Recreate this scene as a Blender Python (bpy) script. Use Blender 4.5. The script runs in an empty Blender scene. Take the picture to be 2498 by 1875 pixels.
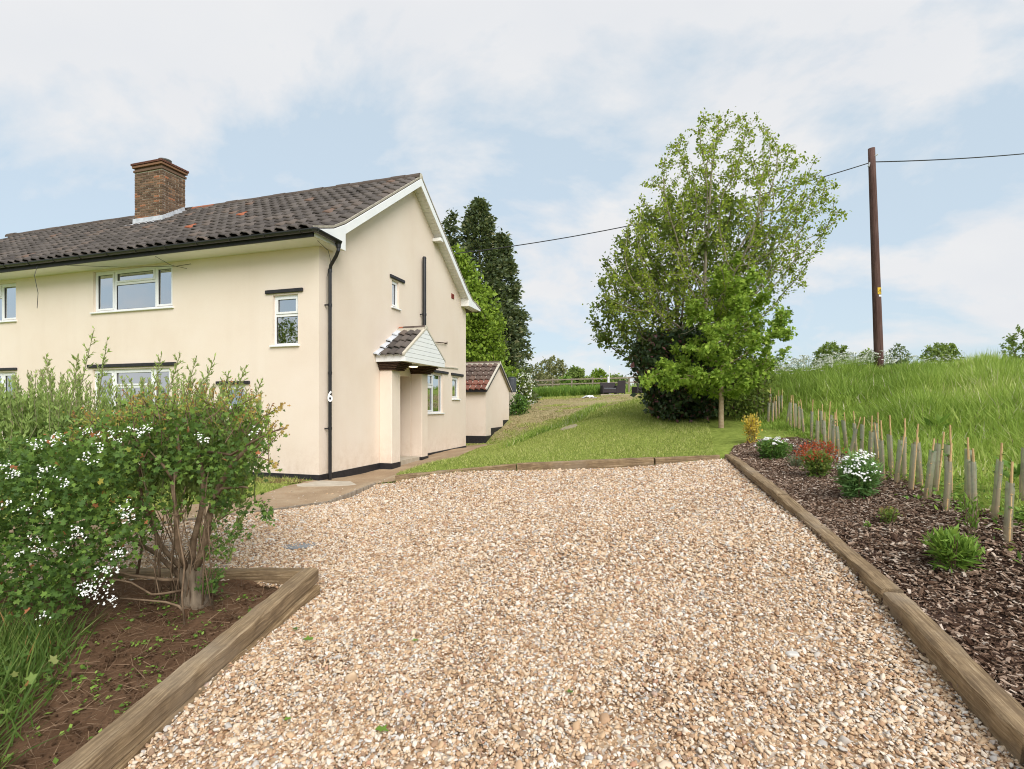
import bpy, bmesh, math, random
import numpy as np
from mathutils import Vector, Matrix, Euler
from mathutils.geometry import delaunay_2d_cdt
R = math.radians
rng = np.random.default_rng(7)
random.seed(7)
scene = bpy.context.scene
COL = scene.collection

# ------------------------------------------------------------------ camera
cd = bpy.data.cameras.new("camera")
cam = bpy.data.objects.new("camera", cd)
COL.objects.link(cam)
cam.location = (0, 0, 1.43)
cam.rotation_euler = (R(90), 0, 0)
cd.sensor_width = 36.0
cd.lens = 1241.0 / 2498.0 * 36.0
cd.shift_y = 50.5 / 2498.0
cd.clip_start = 0.05
cd.clip_end = 3000
scene.camera = cam

# ------------------------------------------------------------------ sky, sun, exposure
SUN_EL, SUN_AZ = 40.0, 158.0          # azimuth clockwise from +Y: behind the camera, a little to the right
EXPOSURE = 0.74
world = bpy.data.worlds.new("World")
scene.world = world
world.use_nodes = True
wt = world.node_tree
for n in list(wt.nodes):
    wt.nodes.remove(n)


def wn(t, **kw):
    n = wt.nodes.new(t)
    for k, v in kw.items():
        setattr(n, k, v)
    return n


def wl(a, b):
    wt.links.new(a, b)


w_out = wn("ShaderNodeOutputWorld")
w_bg = wn("ShaderNodeBackground")
w_bg.inputs["Strength"].default_value = 0.1
sky = wn("ShaderNodeTexSky", sky_type="NISHITA")
sky.sun_disc = False
sky.sun_elevation = R(SUN_EL)
sky.sun_rotation = R(SUN_AZ)
sky.altitude = 60
sky.air_density = 1.0
sky.dust_density = 1.6
sky.ozone_density = 1.2
tc = wn("ShaderNodeTexCoord")
sp = wn("ShaderNodeSeparateXYZ")
wl(tc.outputs["Generated"], sp.inputs[0])
zc = wn("ShaderNodeMath", operation="MAXIMUM")
zc.inputs[1].default_value = 0.0
wl(sp.outputs["Z"], zc.inputs[0])
za = wn("ShaderNodeMath", operation="ADD")
za.inputs[1].default_value = 0.42
wl(zc.outputs[0], za.inputs[0])
dx = wn("ShaderNodeMath", operation="DIVIDE")
wl(sp.outputs["X"], dx.inputs[0]); wl(za.outputs[0], dx.inputs[1])
dy = wn("ShaderNodeMath", operation="DIVIDE")
wl(sp.outputs["Y"], dy.inputs[0]); wl(za.outputs[0], dy.inputs[1])
cb = wn("ShaderNodeCombineXYZ")
wl(dx.outputs[0], cb.inputs[0]); wl(dy.outputs[0], cb.inputs[1])
mp = wn("ShaderNodeMapping")
mp.inputs["Location"].default_value = (3.1, 7.35, 0.4)
mp.inputs["Scale"].default_value = (1.0, 1.25, 1.0)
wl(cb.outputs[0], mp.inputs[0])
n1 = wn("ShaderNodeTexNoise")
n1.inputs["Scale"].default_value = 1.9
n1.inputs["Detail"].default_value = 9
n1.inputs["Roughness"].default_value = 0.57
n1.inputs["Distortion"].default_value = 0.25
wl(mp.outputs[0], n1.inputs["Vector"])
cr = wn("ShaderNodeValToRGB")
cr.color_ramp.elements[0].position = 0.45
cr.color_ramp.elements[0].color = (0.04, 0.04, 0.04, 1)
cr.color_ramp.elements[1].position = 0.57
cr.color_ramp.elements[1].color = (0.96, 0.96, 0.96, 1)
wl(n1.outputs["Fac"], cr.inputs[0])
n2 = wn("ShaderNodeTexNoise")
n2.inputs["Scale"].default_value = 2.7
n2.inputs["Detail"].default_value = 6
wl(mp.outputs[0], n2.inputs["Vector"])
cc = wn("ShaderNodeValToRGB")
cc.color_ramp.elements[0].position = 0.3
cc.color_ramp.elements[0].color = (4.8, 4.9, 5.1, 1)
cc.color_ramp.elements[1].position = 0.68
cc.color_ramp.elements[1].color = (5.25, 5.25, 5.28, 1)
wl(n2.outputs["Fac"], cc.inputs[0])
# thin even veil over the blue
veil = wn("ShaderNodeMix", data_type="RGBA")
veil.inputs[0].default_value = 0.78
veil.inputs[7].default_value = (3.95, 4.7, 5.25, 1)
wl(sky.outputs[0], veil.inputs[6])
mx = wn("ShaderNodeMix", data_type="RGBA")
wl(cr.outputs[0], mx.inputs[0])
wl(veil.outputs[2], mx.inputs[6])
wl(cc.outputs[0], mx.inputs[7])
wl(mx.outputs[2], w_bg.inputs["Color"])
wl(w_bg.outputs[0], w_out.inputs[0])

sd = bpy.data.lights.new("sun", "SUN")
sun = bpy.data.objects.new("sun", sd)
COL.objects.link(sun)
sd.energy = 2.25
sd.angle = R(45)
sd.color = (1.0, 0.965, 0.92)
az, el = R(SUN_AZ), R(SUN_EL)
sdir = Vector((math.sin(az) * math.cos(el), math.cos(az) * math.cos(el), math.sin(el)))
sun.rotation_euler = sdir.to_track_quat("Z", "Y").to_euler()
sun.location = sdir * 60

vs = scene.view_settings
vs.view_transform = "Standard"
vs.look = "None"
vs.exposure = EXPOSURE
vs.gamma = 1.0
vs.use_curve_mapping = False
scene.render.engine = "CYCLES"
scene.cycles.use_denoising = True
scene.cycles.denoiser = "OPENIMAGEDENOISE"
scene.cycles.denoising_prefilter = "ACCURATE"
scene.cycles.filter_width = 1.05
scene.cycles.max_bounces = 7
scene.cycles.transparent_max_bounces = 12
scene.cycles.caustics_reflective = False
scene.cycles.caustics_refractive = False
scene.cycles.sample_clamp_indirect = 6

# ------------------------------------------------------------------ helpers: materials
MATS = {}


def newmat(name):
    m = bpy.data.materials.new(name)
    m.use_nodes = True
    nt = m.node_tree
    for n in list(nt.nodes):
        nt.nodes.remove(n)
    out = nt.nodes.new("ShaderNodeOutputMaterial")
    MATS[name] = m
    return m, nt, out


def ramp(nt, fac, stops):
    r = nt.nodes.new("ShaderNodeValToRGB")
    e = r.color_ramp.elements
    while len(e) < len(stops):
        e.new(0.5)
    for i, (p, c) in enumerate(stops):
        e[i].position = p
        e[i].color = (c[0], c[1], c[2], 1)
    nt.links.new(fac, r.inputs[0])
    return r.outputs[0]


def noise_tex(nt, scale, detail=4, rough=0.55, coord="Object", stretch=None, dist=0.0):
    t = nt.nodes.new("ShaderNodeTexCoord")
    v = t.outputs[coord]
    if stretch:
        mpn = nt.nodes.new("ShaderNodeMapping")
        mpn.inputs["Scale"].default_value = stretch
        nt.links.new(v, mpn.inputs[0])
        v = mpn.outputs[0]
    n = nt.nodes.new("ShaderNodeTexNoise")
    n.inputs["Scale"].default_value = scale
    n.inputs["Detail"].default_value = detail
    n.inputs["Roughness"].default_value = rough
    n.inputs["Distortion"].default_value = dist
    nt.links.new(v, n.inputs["Vector"])
    return n.outputs["Fac"]


def mixc(nt, fac, a, b, mode="MIX"):
    n = nt.nodes.new("ShaderNodeMix")
    n.data_type = "RGBA"
    n.blend_type = mode
    for i, s in ((0, fac), (6, a), (7, b)):
        if isinstance(s, (int, float)):
            n.inputs[i].default_value = s
        elif isinstance(s, tuple):
            n.inputs[i].default_value = (s[0], s[1], s[2], 1)
        else:
            nt.links.new(s, n.inputs[i])
    return n.outputs[2]


def math_n(nt, op, a, b=None):
    n = nt.nodes.new("ShaderNodeMath")
    n.operation = op
    for i, s in enumerate((a, b)):
        if s is None:
            continue
        if isinstance(s, (int, float)):
            n.inputs[i].default_value = s
        else:
            nt.links.new(s, n.inputs[i])
    return n.outputs[0]


def bsdf(nt, out, color, rough=0.8, spec=0.3, bump=None, bump_s=0.3, bump_d=0.01):
    b = nt.nodes.new("ShaderNodeBsdfPrincipled")
    if isinstance(color, tuple):
        b.inputs["Base Color"].default_value = (*color, 1)
    else:
        nt.links.new(color, b.inputs["Base Color"])
    if isinstance(rough, (int, float)):
        b.inputs["Roughness"].default_value = rough
    else:
        nt.links.new(rough, b.inputs["Roughness"])
    b.inputs["Specular IOR Level"].default_value = spec
    if bump is not None:
        bn = nt.nodes.new("ShaderNodeBump")
        bn.inputs["Strength"].default_value = bump_s
        bn.inputs["Distance"].default_value = bump_d
        nt.links.new(bump, bn.inputs["Height"])
        nt.links.new(bn.outputs[0], b.inputs["Normal"])
    nt.links.new(b.outputs[0], out.inputs[0])
    return b


def obj_random(nt):
    return nt.nodes.new("ShaderNodeObjectInfo").outputs["Random"]


def attr(nt, name):
    a = nt.nodes.new("ShaderNodeAttribute")
    a.attribute_name = name
    return a.outputs["Fac"]


def plain(name, c1, c2=None, scale=6, rough=0.7, spec=0.3, bump_scale=None, bump_s=0.2, bump_d=0.005, coord="Object", stretch=None):
    m, nt, out = newmat(name)
    c2 = c2 or c1
    f = noise_tex(nt, scale, 5, 0.6, coord, stretch)
    col = ramp(nt, f, [(0.32, c1), (0.68, c2)])
    b = noise_tex(nt, bump_scale, 3, 0.6, coord, stretch) if bump_scale else None
    bsdf(nt, out, col, rough, spec, b, bump_s, bump_d)
    return m


def leafmat(name, stops, trans=0.35, rough=0.55, spec=0.25, gain=1.35):
    m, nt, out = newmat(name)
    col = ramp(nt, attr(nt, "rnd"), [(p, (min(.8, c[0] * gain * 1.02), min(.8, c[1] * gain * .97), min(.8, c[2] * gain * 1.2 + .003))) for p, c in stops])
    b = nt.nodes.new("ShaderNodeBsdfPrincipled")
    nt.links.new(col, b.inputs["Base Color"])
    b.inputs["Roughness"].default_value = rough
    b.inputs["Specular IOR Level"].default_value = spec
    t = nt.nodes.new("ShaderNodeBsdfTranslucent")
    tcol = mixc(nt, 0.4, col, (0.32, 0.40, 0.06), "MIX")
    nt.links.new(tcol, t.inputs["Color"])
    mxs = nt.nodes.new("ShaderNodeMixShader")
    mxs.inputs[0].default_value = trans
    nt.links.new(b.outputs[0], mxs.inputs[1])
    nt.links.new(t.outputs[0], mxs.inputs[2])
    nt.links.new(mxs.outputs[0], out.inputs[0])
    return m


def petalmat(name, stops):
    m, nt, out = newmat(name)
    bsdf(nt, out, ramp(nt, attr(nt, "rnd"), stops), 0.6, 0.2)
    return m


# ------------------------------------------------------------------ helpers: objects
def tag(o, label=None, cat=None, group=None, kind=None):
    if label:
        o["label"] = label
    if cat:
        o["category"] = cat
    if group:
        o["group"] = group
    if kind:
        o["kind"] = kind
    return o


def empty(name, loc=(0, 0, 0), rz=0.0):
    o = bpy.data.objects.new(name, None)
    o.empty_display_size = 0.2
    o.location = loc
    o.rotation_euler = (0, 0, rz)
    COL.objects.link(o)
    return o


def link_mesh(name, me, mat=None, parent=None, smooth=False):
    if mat is not None:
        me.materials.clear()
        me.materials.append(mat)
    o = bpy.data.objects.new(name, me)
    if parent is not None:
        o.parent = parent
    COL.objects.link(o)
    if smooth:
        me.polygons.foreach_set("use_smooth", np.ones(len(me.polygons), dtype=bool))
    return o


def np_mesh(name, V, F, rnd=None):
    """V (n,3), F (m,k) arrays -> mesh; rnd (n,) per-vertex attribute."""
    V = np.asarray(V, dtype=np.float32)
    F = np.asarray(F, dtype=np.int32)
    me = bpy.data.meshes.new(name)
    me.vertices.add(len(V))
    me.vertices.foreach_set("co", V.ravel())
    if len(F):
        k = F.shape[1]
        me.loops.add(F.size)
        me.loops.foreach_set("vertex_index", F.ravel())
        me.polygons.add(len(F))
        me.polygons.foreach_set("loop_start", np.arange(0, F.size, k, dtype=np.int32))
    if rnd is not None:
        a = me.attributes.new("rnd", "FLOAT", "POINT")
        a.data.foreach_set("value", np.asarray(rnd, dtype=np.float32))
    me.update(calc_edges=True)
    return me


class MB:
    """collects simple shapes, build() links them as one mesh object"""

    def __init__(self):
        self.v, self.f = [], []

    def add(self, vs, fs):
        b = len(self.v)
        self.v += [tuple(p) for p in vs]
        self.f += [tuple(i + b for i in q) for q in fs]
        return self

    def box(self, x0, x1, y0, y1, z0, z1):
        vs = [(x, y, z) for x in (x0, x1) for y in (y0, y1) for z in (z0, z1)]
        return self.add(vs, [(0, 1, 3, 2), (4, 6, 7, 5), (0, 4, 5, 1), (2, 3, 7, 6), (0, 2, 6, 4), (1, 5, 7, 3)])

    def prism(self, poly, axis, a, b):
        """poly = list of 2D points, extruded from a to b along axis ('x': (y,z), 'y': (x,z), 'z': (x,y))"""
        def P(p, t):
            return {"x": (t, p[0], p[1]), "y": (p[0], t, p[1]), "z": (p[0], p[1], t)}[axis]
        n = len(poly)
        vs = [P(p, a) for p in poly] + [P(p, b) for p in poly]
        fs = [tuple(range(n))[::-1], tuple(range(n, 2 * n))] + [(i, (i + 1) % n, n + (i + 1) % n, n + i) for i in range(n)]
        return self.add(vs, fs)

    def tube(self, pts, r, n=10, cap=True):
        pts = [Vector(p) for p in pts]
        rs = r if isinstance(r, (list, tuple)) else [r] * len(pts)
        vs, fs = [], []
        prev = None
        for i, p in enumerate(pts):
            d = (pts[min(i + 1, len(pts) - 1)] - pts[max(i - 1, 0)]).normalized()
            if prev is None:
                s = d.orthogonal().normalized()
            else:
                s = (prev - d * prev.dot(d)).normalized()
            prev = s
            t = d.cross(s)
            for k in range(n):
                a = 2 * math.pi * k / n
                vs.append(p + (s * math.cos(a) + t * math.sin(a)) * rs[i])
        for i in range(len(pts) - 1):
            for k in range(n):
                k2 = (k + 1) % n
                fs.append((i * n + k, i * n + k2, (i + 1) * n + k2, (i + 1) * n + k))
        if cap:
            fs.append(tuple(range(n))[::-1])
            fs.append(tuple((len(pts) - 1) * n + k for k in range(n)))
        return self.add(vs, fs)

    def lathe(self, prof, c=(0, 0, 0), n=20):
        vs, fs = [], []
        for r, z in prof:
            for k in range(n):
                a = 2 * math.pi * k / n
                vs.append((c[0] + r * math.cos(a), c[1] + r * math.sin(a), c[2] + z))
        for i in range(len(prof) - 1):
            for k in range(n):
                k2 = (k + 1) % n
                fs.append((i * n + k, i * n + k2, (i + 1) * n + k2, (i + 1) * n + k))
        fs.append(tuple(range(n))[::-1])
        fs.append(tuple((len(prof) - 1) * n + k for k in range(n)))
        return self.add(vs, fs)

    def mesh(self, name, bevel=0.0, segs=1):
        me = bpy.data.meshes.new(name)
        bm = bmesh.new()
        vv = [bm.verts.new(p) for p in self.v]
        for q in self.f:
            try:
                bm.faces.new([vv[i] for i in q])
            except ValueError:
                pass
        bmesh.ops.recalc_face_normals(bm, faces=bm.faces)
        if bevel:
            bmesh.ops.bevel(bm, geom=[e for e in bm.edges if len(e.link_faces) == 2 and e.calc_face_angle(0) > 0.6],
                            offset=bevel, segments=segs, affect="EDGES", profile=0.6)
        bm.to_mesh(me)
        bm.free()
        return me

    def build(self, name, mat, parent=None, bevel=0.0, smooth=False, segs=1):
        return link_mesh(name, self.mesh(name, bevel, segs), mat, parent, smooth)


def unit(a):
    return a / np.maximum(np.linalg.norm(a, axis=-1, keepdims=True), 1e-9)


TEMPL = {
    # (side, along, normal) coordinates and triangles
    "leaf": (np.array([(0, 0, 0), (.34, .42, .07), (0, 1, -.05), (-.34, .42, .07)]), np.array([(0, 1, 2), (0, 2, 3)])),
    "long": (np.array([(0, 0, 0), (.13, .4, .03), (0, 1, -.1), (-.13, .4, .03)]), np.array([(0, 1, 2), (0, 2, 3)])),
    "lobed": (np.array([(0, .38, 0), (0, 0, 0), (.30, .12, .06), (.22, .36, .02), (.52, .62, .10), (.17, .66, .02), (0, 1, -.06),
                        (-.17, .66, .02), (-.52, .62, .10), (-.22, .36, .02), (-.30, .12, .06)]),
              np.array([(0, i, i + 1 if i < 10 else 1) for i in range(1, 11)])),
    "blade": (np.array([(-.5, 0, 0), (.5, 0, 0), (.38, .5, .10), (-.38, .5, .10), (0, 1, .42)]), np.array([(0, 1, 2), (0, 2, 3), (3, 2, 4)])),
    "tri": (np.array([(-.5, 0, 0), (.5, 0, 0), (0, 1, .2)]), np.array([(0, 1, 2)])),
    "star": (np.array([(0, 0, .02)] + [(math.cos(a) * r, math.sin(a) * r, 0) for k in range(5) for a, r in
                                        ((2 * math.pi * k / 5, .5), (2 * math.pi * (k + .5) / 5, .22))]),
             np.array([(0, i, i % 10 + 1) for i in range(1, 11)])),
    "disc": (np.array([(math.cos(a) * .5, math.sin(a) * .5, 0) for a in np.arange(6) * math.pi / 3]), np.array([(0, 1, 2), (0, 2, 3), (0, 3, 4), (0, 4, 5)])),
}


def leaf_arrays(P, D, Nn, size, kind="leaf", width=None):
    P = np.asarray(P, float)
    n = len(P)
    D = unit(np.asarray(D, float))
    S = unit(np.cross(D, Nn))
    N3 = np.cross(S, D)
    T, F = TEMPL[kind]
    size = np.broadcast_to(np.asarray(size, float), (n,))
    wd = size if width is None else np.broadcast_to(np.asarray(width, float), (n,))
    V = P[:, None, :] + (T[None, :, 0, None] * wd[:, None, None] * S[:, None, :] + T[None, :, 1, None] * size[:, None, None] * D[:, None, :]
                         + T[None, :, 2, None] * size[:, None, None] * N3[:, None, :])
    FF = F[None] + (np.arange(n) * len(T))[:, None, None]
    return V.reshape(-1, 3), FF.reshape(-1, 3), len(T)


def leaf_object(name, P, D, Nn, size, kind, mat, parent=None, width=None, rnd=None):
    V, F, k = leaf_arrays(P, D, Nn, size, kind, width)
    r = rng.random(len(P)) if rnd is None else rnd
    return link_mesh(name, np_mesh(name, V, F, np.repeat(r, k)), mat, parent)


def rand_dir(n, up=0.0):
    d = rng.normal(size=(n, 3))
    d[:, 2] += up
    return unit(d)


def tubes_arrays(P0, P1, R0, R1, n=5):
    d = unit(P1 - P0)
    h = np.where(np.abs(d[:, 2:3]) > .9, np.array([[1., 0, 0]]), np.array([[0, 0, 1.]]))
    s = unit(np.cross(d, h))
    t = np.cross(d, s)
    a = np.arange(n) * 2 * math.pi / n
    ring = np.cos(a)[None, :, None] * s[:, None] + np.sin(a)[None, :, None] * t[:, None]
    V = np.concatenate([P0[:, None] + ring * R0[:, None, None], P1[:, None] + ring * R1[:, None, None]], 1)
    k = np.arange(n)
    F = np.stack([k, (k + 1) % n, n + (k + 1) % n, n + k], 1)
    FF = F[None] + (np.arange(len(P0)) * 2 * n)[:, None, None]
    return V.reshape(-1, 3), FF.reshape(-1, 4)


def pip(x, y, poly):
    x = np.asarray(x); y = np.asarray(y)
    ins = np.zeros(np.shape(x), bool)
    n = len(poly)
    for i in range(n):
        x0, y0 = poly[i]
        x1, y1 = poly[(i + 1) % n]
        if y0 == y1:
            continue
        c = ((y0 > y) != (y1 > y)) & (x < (x1 - x0) * (y - y0) / (y1 - y0) + x0)
        ins ^= c
    return ins


# ------------------------------------------------------------------ terrain height: smooth surface through surveyed spots
CP = np.array([(2.23, 2.22, -0.14), (2.57, 3.53, 0.02), (3.06, 5.88, 0.27), (3.5, 8.2, 0.46), (0.0, 2.3, -0.3), (-2.0, 2.3, -0.42), (-1.7, 4.5, -0.25),
    (0.0, 5.5, 0.03), (0.07, 8.55, 0.31), (2.4, 8.5, 0.42), (-2.05, 8.8, 0.08), (-3.42, 7.27, -0.1), (-5.5, 6.0, -0.22), (0.0, -0.5, -0.5), (0.0, -8.0, -0.9),
    (8.0, -8.0, 0.1), (-10.0, -8.0, -1.1), (4.0, -1.0, 0.0), (-2.6, 4.0, -0.22), (-4.0, 4.0, -0.3), (-3.0, 2.0, -0.42), (-8.0, 5.0, -0.35), (-12.0, 3.0, -0.6),
    (-3.95, 10.42, -0.13), (-2.78, 14.24, -0.11), (-1.63, 17.97, -0.08), (-7.78, 11.6, -0.17), (-12.56, 13.06, -0.2), (-21.16, 15.71, -0.25), (-1.16, 22.43, -0.22),
    (-0.83, 19.92, -0.12), (-0.96, 23.1, 0.0), (-0.46, 24.73, 0.4), (-0.19, 25.59, 0.67), (-6.75, 21.74, -0.1), (-18.52, 24.31, -0.1), (-3.45, 29.1, 0.7),
    (-17.2, 35.41, 0.8), (-0.61, 18.5, -0.05), (-2.3, 10.2, 0.0), (0.0, 9.1, 0.40), (3.7, 9.0, 0.58), (-1.9, 9.3, 0.15), (4.77, 11.6, 0.9), (1.64, 14.5, 0.79),
    (2.52, 17.0, 0.88), (0.58, 14.2, 0.43), (2.92, 24.0, 1.0), (6.67, 33.0, 1.51), (1.64, 40.0, 1.85), (7.92, 42.0, 2.24), (10.53, 42.0, 2.31), (1.0, 50.0, 2.5),
    (8.0, 50.0, 2.7), (-8.0, 45.0, 1.7), (-30.0, 50.0, 1.5), (0.0, 80.0, 3.0), (-60.0, 120.0, 2.5), (60.0, 120.0, 4.0), (0.0, 200.0, 4.0), (150.0, 300.0, 5.0),
    (-150.0, 300.0, 4.0), (0.0, 500.0, 5.0), (3.73, 3.84, 0.38), (3.98, 4.9, 0.47), (4.39, 6.0, 0.53), (4.96, 7.5, 0.61), (5.4, 9.1, 0.76), (5.8, 10.6, 0.95),
    (6.0, 11.9, 1.0), (2.75, 3.5, 0.09), (3.25, 5.85, 0.33), (3.75, 8.1, 0.51), (6.29, 6.5, 0.84), (7.88, 9.3, 1.3), (7.75, 12.8, 1.66), (10.9, 15.0, 2.27),
    (16.1, 16.0, 2.34), (7.99, 16.5, 2.1), (14.0, 22.0, 2.45), (25.0, 30.0, 2.6), (20.0, 10.0, 2.4), (14.0, 4.0, 1.8), (9.0, 3.0, 1.0), (7.0, -2.0, 0.4),
    (6.0, 22.0, 1.9), (14.0, 38.0, 2.7), (40.0, 60.0, 3.3), (8.05, 8.0, 1.3)])


def _phi(a, b):
    return -np.sqrt(((a[:, None, :] - b[None]) ** 2).sum(-1) + 1.44)


_n = len(CP)
_A = np.zeros((_n + 1, _n + 1))
_A[:_n, :_n] = _phi(CP[:, :2], CP[:, :2]) - np.eye(_n) * .02
_A[:_n, _n] = 1
_A[_n, :_n] = 1
_w = np.linalg.solve(_A, np.r_[CP[:, 2], 0])


def HH(x, y):
    x = np.asarray(x, float); y = np.asarray(y, float)
    q = np.stack([x.ravel(), y.ravel()], -1)
    out = np.empty(len(q))
    for i in range(0, len(q), 20000):
        out[i:i + 20000] = _phi(q[i:i + 20000], CP[:, :2]) @ _w[:_n] + _w[_n]
    return out.reshape(x.shape)


def hz(x, y):
    return float(HH(np.array([x]), np.array([y]))[0])


# house frame: origin at the front corner of the gable wall
YAW = R(17.08)
HO = (-3.9537, 10.4208)
_c, _s = math.cos(YAW), math.sin(YAW)


def L2W(x, y):
    return (HO[0] + x * _c + y * _s, HO[1] - x * _s + y * _c)


# plan outlines (metres, camera stands over 0,0)
DRIVE = [(0.9, -4), (1.62, 0.0), (2.23, 2.22), (2.57, 3.53), (3.06, 5.88), (3.52, 8.2), (3.58, 8.5), (2.39, 8.52), (.07, 8.6), (-2.05, 8.9), (-2.44, 9.1), (-3.42, 7.27),
         (-5.2, 6.2), (-6.6, 5.9), (-6.6, 5.2), (-4.5, 4.82), (-1.80, 4.6), (-2.10, 2.3), (-2.35, 0), (-2.9, -4)]
BED = [(0.9, -4), (1.62, 0.0), (2.23, 2.22), (2.57, 3.53), (3.06, 5.88), (3.52, 8.2), (3.58, 8.5), (3.75, 8.75), (4.1, 9.4), (4.7, 9.75), (5.35, 9.6), (5.45, 9.0), (5.05, 7.6), (4.6, 6.2),
       (4.2, 5.0), (4.0, 4.0), (3.9, 2.5), (3.9, 0), (3.7, -4)]
SOIL = [(-1.80, 4.6), (-4.5, 4.82), (-6.0, 4.6), (-6.0, 2.9), (-4.2, 2.4), (-3.1, 2.3), (-2.75, 1.0), (-2.75, -.5), (-2.35, 0), (-2.10, 2.3)]
PATH = [(-2.06, 8.96), (-2.28, 10.2), (-1.55, 13.6), (-.62, 18.4), (-.45, 21.5), (-1.2, 22.3), (-3.0, 22.3), (-1.9, 18.0), (-4.05, 10.5), (-4.25, 9.7), (-4.35, 8.3),
        (-5.6, 7.2), (-7.5, 6.9), (-7.5, 6.2), (-5.25, 6.28), (-3.5, 7.32), (-2.5, 9.16)]


def patch(x, y, s, seed):
    """cheap smooth value noise 0..1 for clumping"""
    a = np.sin(x * s + seed) * np.cos(y * s * 1.13 + seed * 1.7) + .5 * np.sin(x * s * 2.3 - y * s * 1.9 + seed * 3.1) + .35 * np.cos(x * s * 4.1 + y * s * 3.7 + seed)
    return np.clip(.5 + a / 3.0, 0, 1)



# ------------------------------------------------------------------ materials
def mk_render():
    m, nt, out = newmat("cream_render")
    f = noise_tex(nt, 0.55, 6, 0.62)
    col = ramp(nt, f, [(0.3, (0.77, 0.642, 0.535)), (0.5, (0.81, 0.692, 0.588)), (0.72, (0.835, 0.73, 0.637))])
    g = noise_tex(nt, 55, 3, 0.7)
    col = mixc(nt, 0.12, col, ramp(nt, g, [(0.3, (0.55, 0.46, 0.34)), (0.7, (0.85, 0.76, 0.63))]))
    st = noise_tex(nt, 1.6, 5, 0.65, stretch=(1, 1, 0.12))
    col = mixc(nt, math_n(nt, "MULTIPLY", ramp(nt, st, [(0.52, (0, 0, 0)), (0.78, (1, 1, 1))]), 0.15), col, (0.60, 0.48, 0.36))
    # mud splashed up the foot of the walls
    tcn = nt.nodes.new("ShaderNodeTexCoord")
    sz = nt.nodes.new("ShaderNodeSeparateXYZ")
    nt.links.new(tcn.outputs["Object"], sz.inputs[0])
    up = nt.nodes.new("ShaderNodeMapRange")
    up.inputs[1].default_value = 0.0; up.inputs[2].default_value = 0.75; up.inputs[3].default_value = 0.75; up.inputs[4].default_value = 0.0
    nt.links.new(sz.outputs["Z"], up.inputs[0])
    sp2 = noise_tex(nt, 5, 7, 0.75)
    fac = math_n(nt, "MULTIPLY", up.outputs[0], ramp(nt, sp2, [(0.42, (0, 0, 0)), (0.7, (1, 1, 1))]))
    col = mixc(nt, math_n(nt, "MULTIPLY", fac, 0.6), col, (0.52, 0.38, 0.26))
    pt = noise_tex(nt, 0.23, 3, 0.5)
    col = mixc(nt, math_n(nt, "MULTIPLY", ramp(nt, pt, [(0.5, (0, 0, 0)), (0.56, (1, 1, 1))]), 0.10), col, (0.66, 0.53, 0.42))
    bsdf(nt, out, col, 0.93, 0.15, noise_tex(nt, 130, 4, 0.75), 0.55, 0.006)


mk_render()
plain("white_plastic", (0.80, 0.81, 0.82), (0.86, 0.86, 0.86), 3, 0.35, 0.45)
plain("soffit_white", (0.78, 0.77, 0.74), (0.84, 0.83, 0.80), 2, 0.5, 0.35)
plain("black_paint", (0.014, 0.013, 0.016), (0.028, 0.026, 0.030), 14, 0.55, 0.4, 60, 0.25, 0.002)
plain("black_plastic", (0.012, 0.012, 0.014), (0.022, 0.021, 0.024), 5, 0.32, 0.5)
plain("lead", (0.40, 0.42, 0.45), (0.60, 0.62, 0.66), 7, 0.5, 0.5, 25, 0.2, 0.003)
plain("mortar", (0.30, 0.27, 0.22), (0.44, 0.40, 0.33), 12, 0.95, 0.1, 70, 0.6, 0.006)
plain("lime_mortar", (0.50, 0.46, 0.38), (0.62, 0.57, 0.48), 12, 0.95, 0.1, 70, 0.6, 0.006)
plain("concrete", (0.40, 0.34, 0.26), (0.55, 0.48, 0.39), 5, 0.95, 0.1, 60, 0.5, 0.004)
plain("dark_room", (0.10, 0.095, 0.09), (0.14, 0.135, 0.13), 2, 0.9, 0.1)
plain("tie", (0.02, 0.02, 0.02), None, 4, 0.6, 0.3)
plain("curtain", (0.62, 0.63, 0.64), (0.78, 0.79, 0.80), 2, 0.9, 0.1)
plain("dark_timber", (0.035, 0.020, 0.014), (0.11, 0.065, 0.042), 18, 0.9, 0.15, 30, 0.8, 0.02, stretch=(1, 1, 3))
plain("galvanised", (0.30, 0.31, 0.32), (0.42, 0.43, 0.44), 8, 0.45, 0.5)
plain("terracotta_vent", (0.20, 0.045, 0.035), (0.26, 0.06, 0.045), 8, 0.8, 0.2)
plain("rattan", (0.018, 0.014, 0.016), (0.05, 0.04, 0.044), 40, 0.7, 0.3, 90, 0.6, 0.006)
plain("cushion_grey", (0.10, 0.10, 0.12), (0.14, 0.14, 0.16), 6, 0.9, 0.1)
plain("fence_wood", (0.17, 0.135, 0.10), (0.33, 0.28, 0.22), 3, 0.9, 0.15, 20, 0.4, 0.01, stretch=(6, 6, 1))
plain("bin_plastic", (0.045, 0.05, 0.06), (0.07, 0.075, 0.085), 4, 0.5, 0.4)
plain("bark", (0.10, 0.074, 0.05), (0.25, 0.195, 0.14), 9, 0.95, 0.1, 30, 0.7, 0.02, stretch=(1, 1, 0.25))
plain("pale_bark", (0.24, 0.20, 0.14), (0.40, 0.35, 0.27), 8, 0.9, 0.1, 26, 0.4, 0.01, stretch=(1, 1, 0.3))
plain("young_bark", (0.28, 0.20, 0.12), (0.42, 0.33, 0.22), 8, 0.9, 0.1, 26, 0.4, 0.006, stretch=(1, 1, 2.5))
plain("twig", (0.11, 0.072, 0.045), (0.25, 0.175, 0.115), 14, 0.9, 0.15, 60, 0.3, 0.004)
plain("cane", (0.46, 0.29, 0.13), (0.62, 0.43, 0.22), 20, 0.6, 0.3, 40, 0.2, 0.002)
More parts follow.
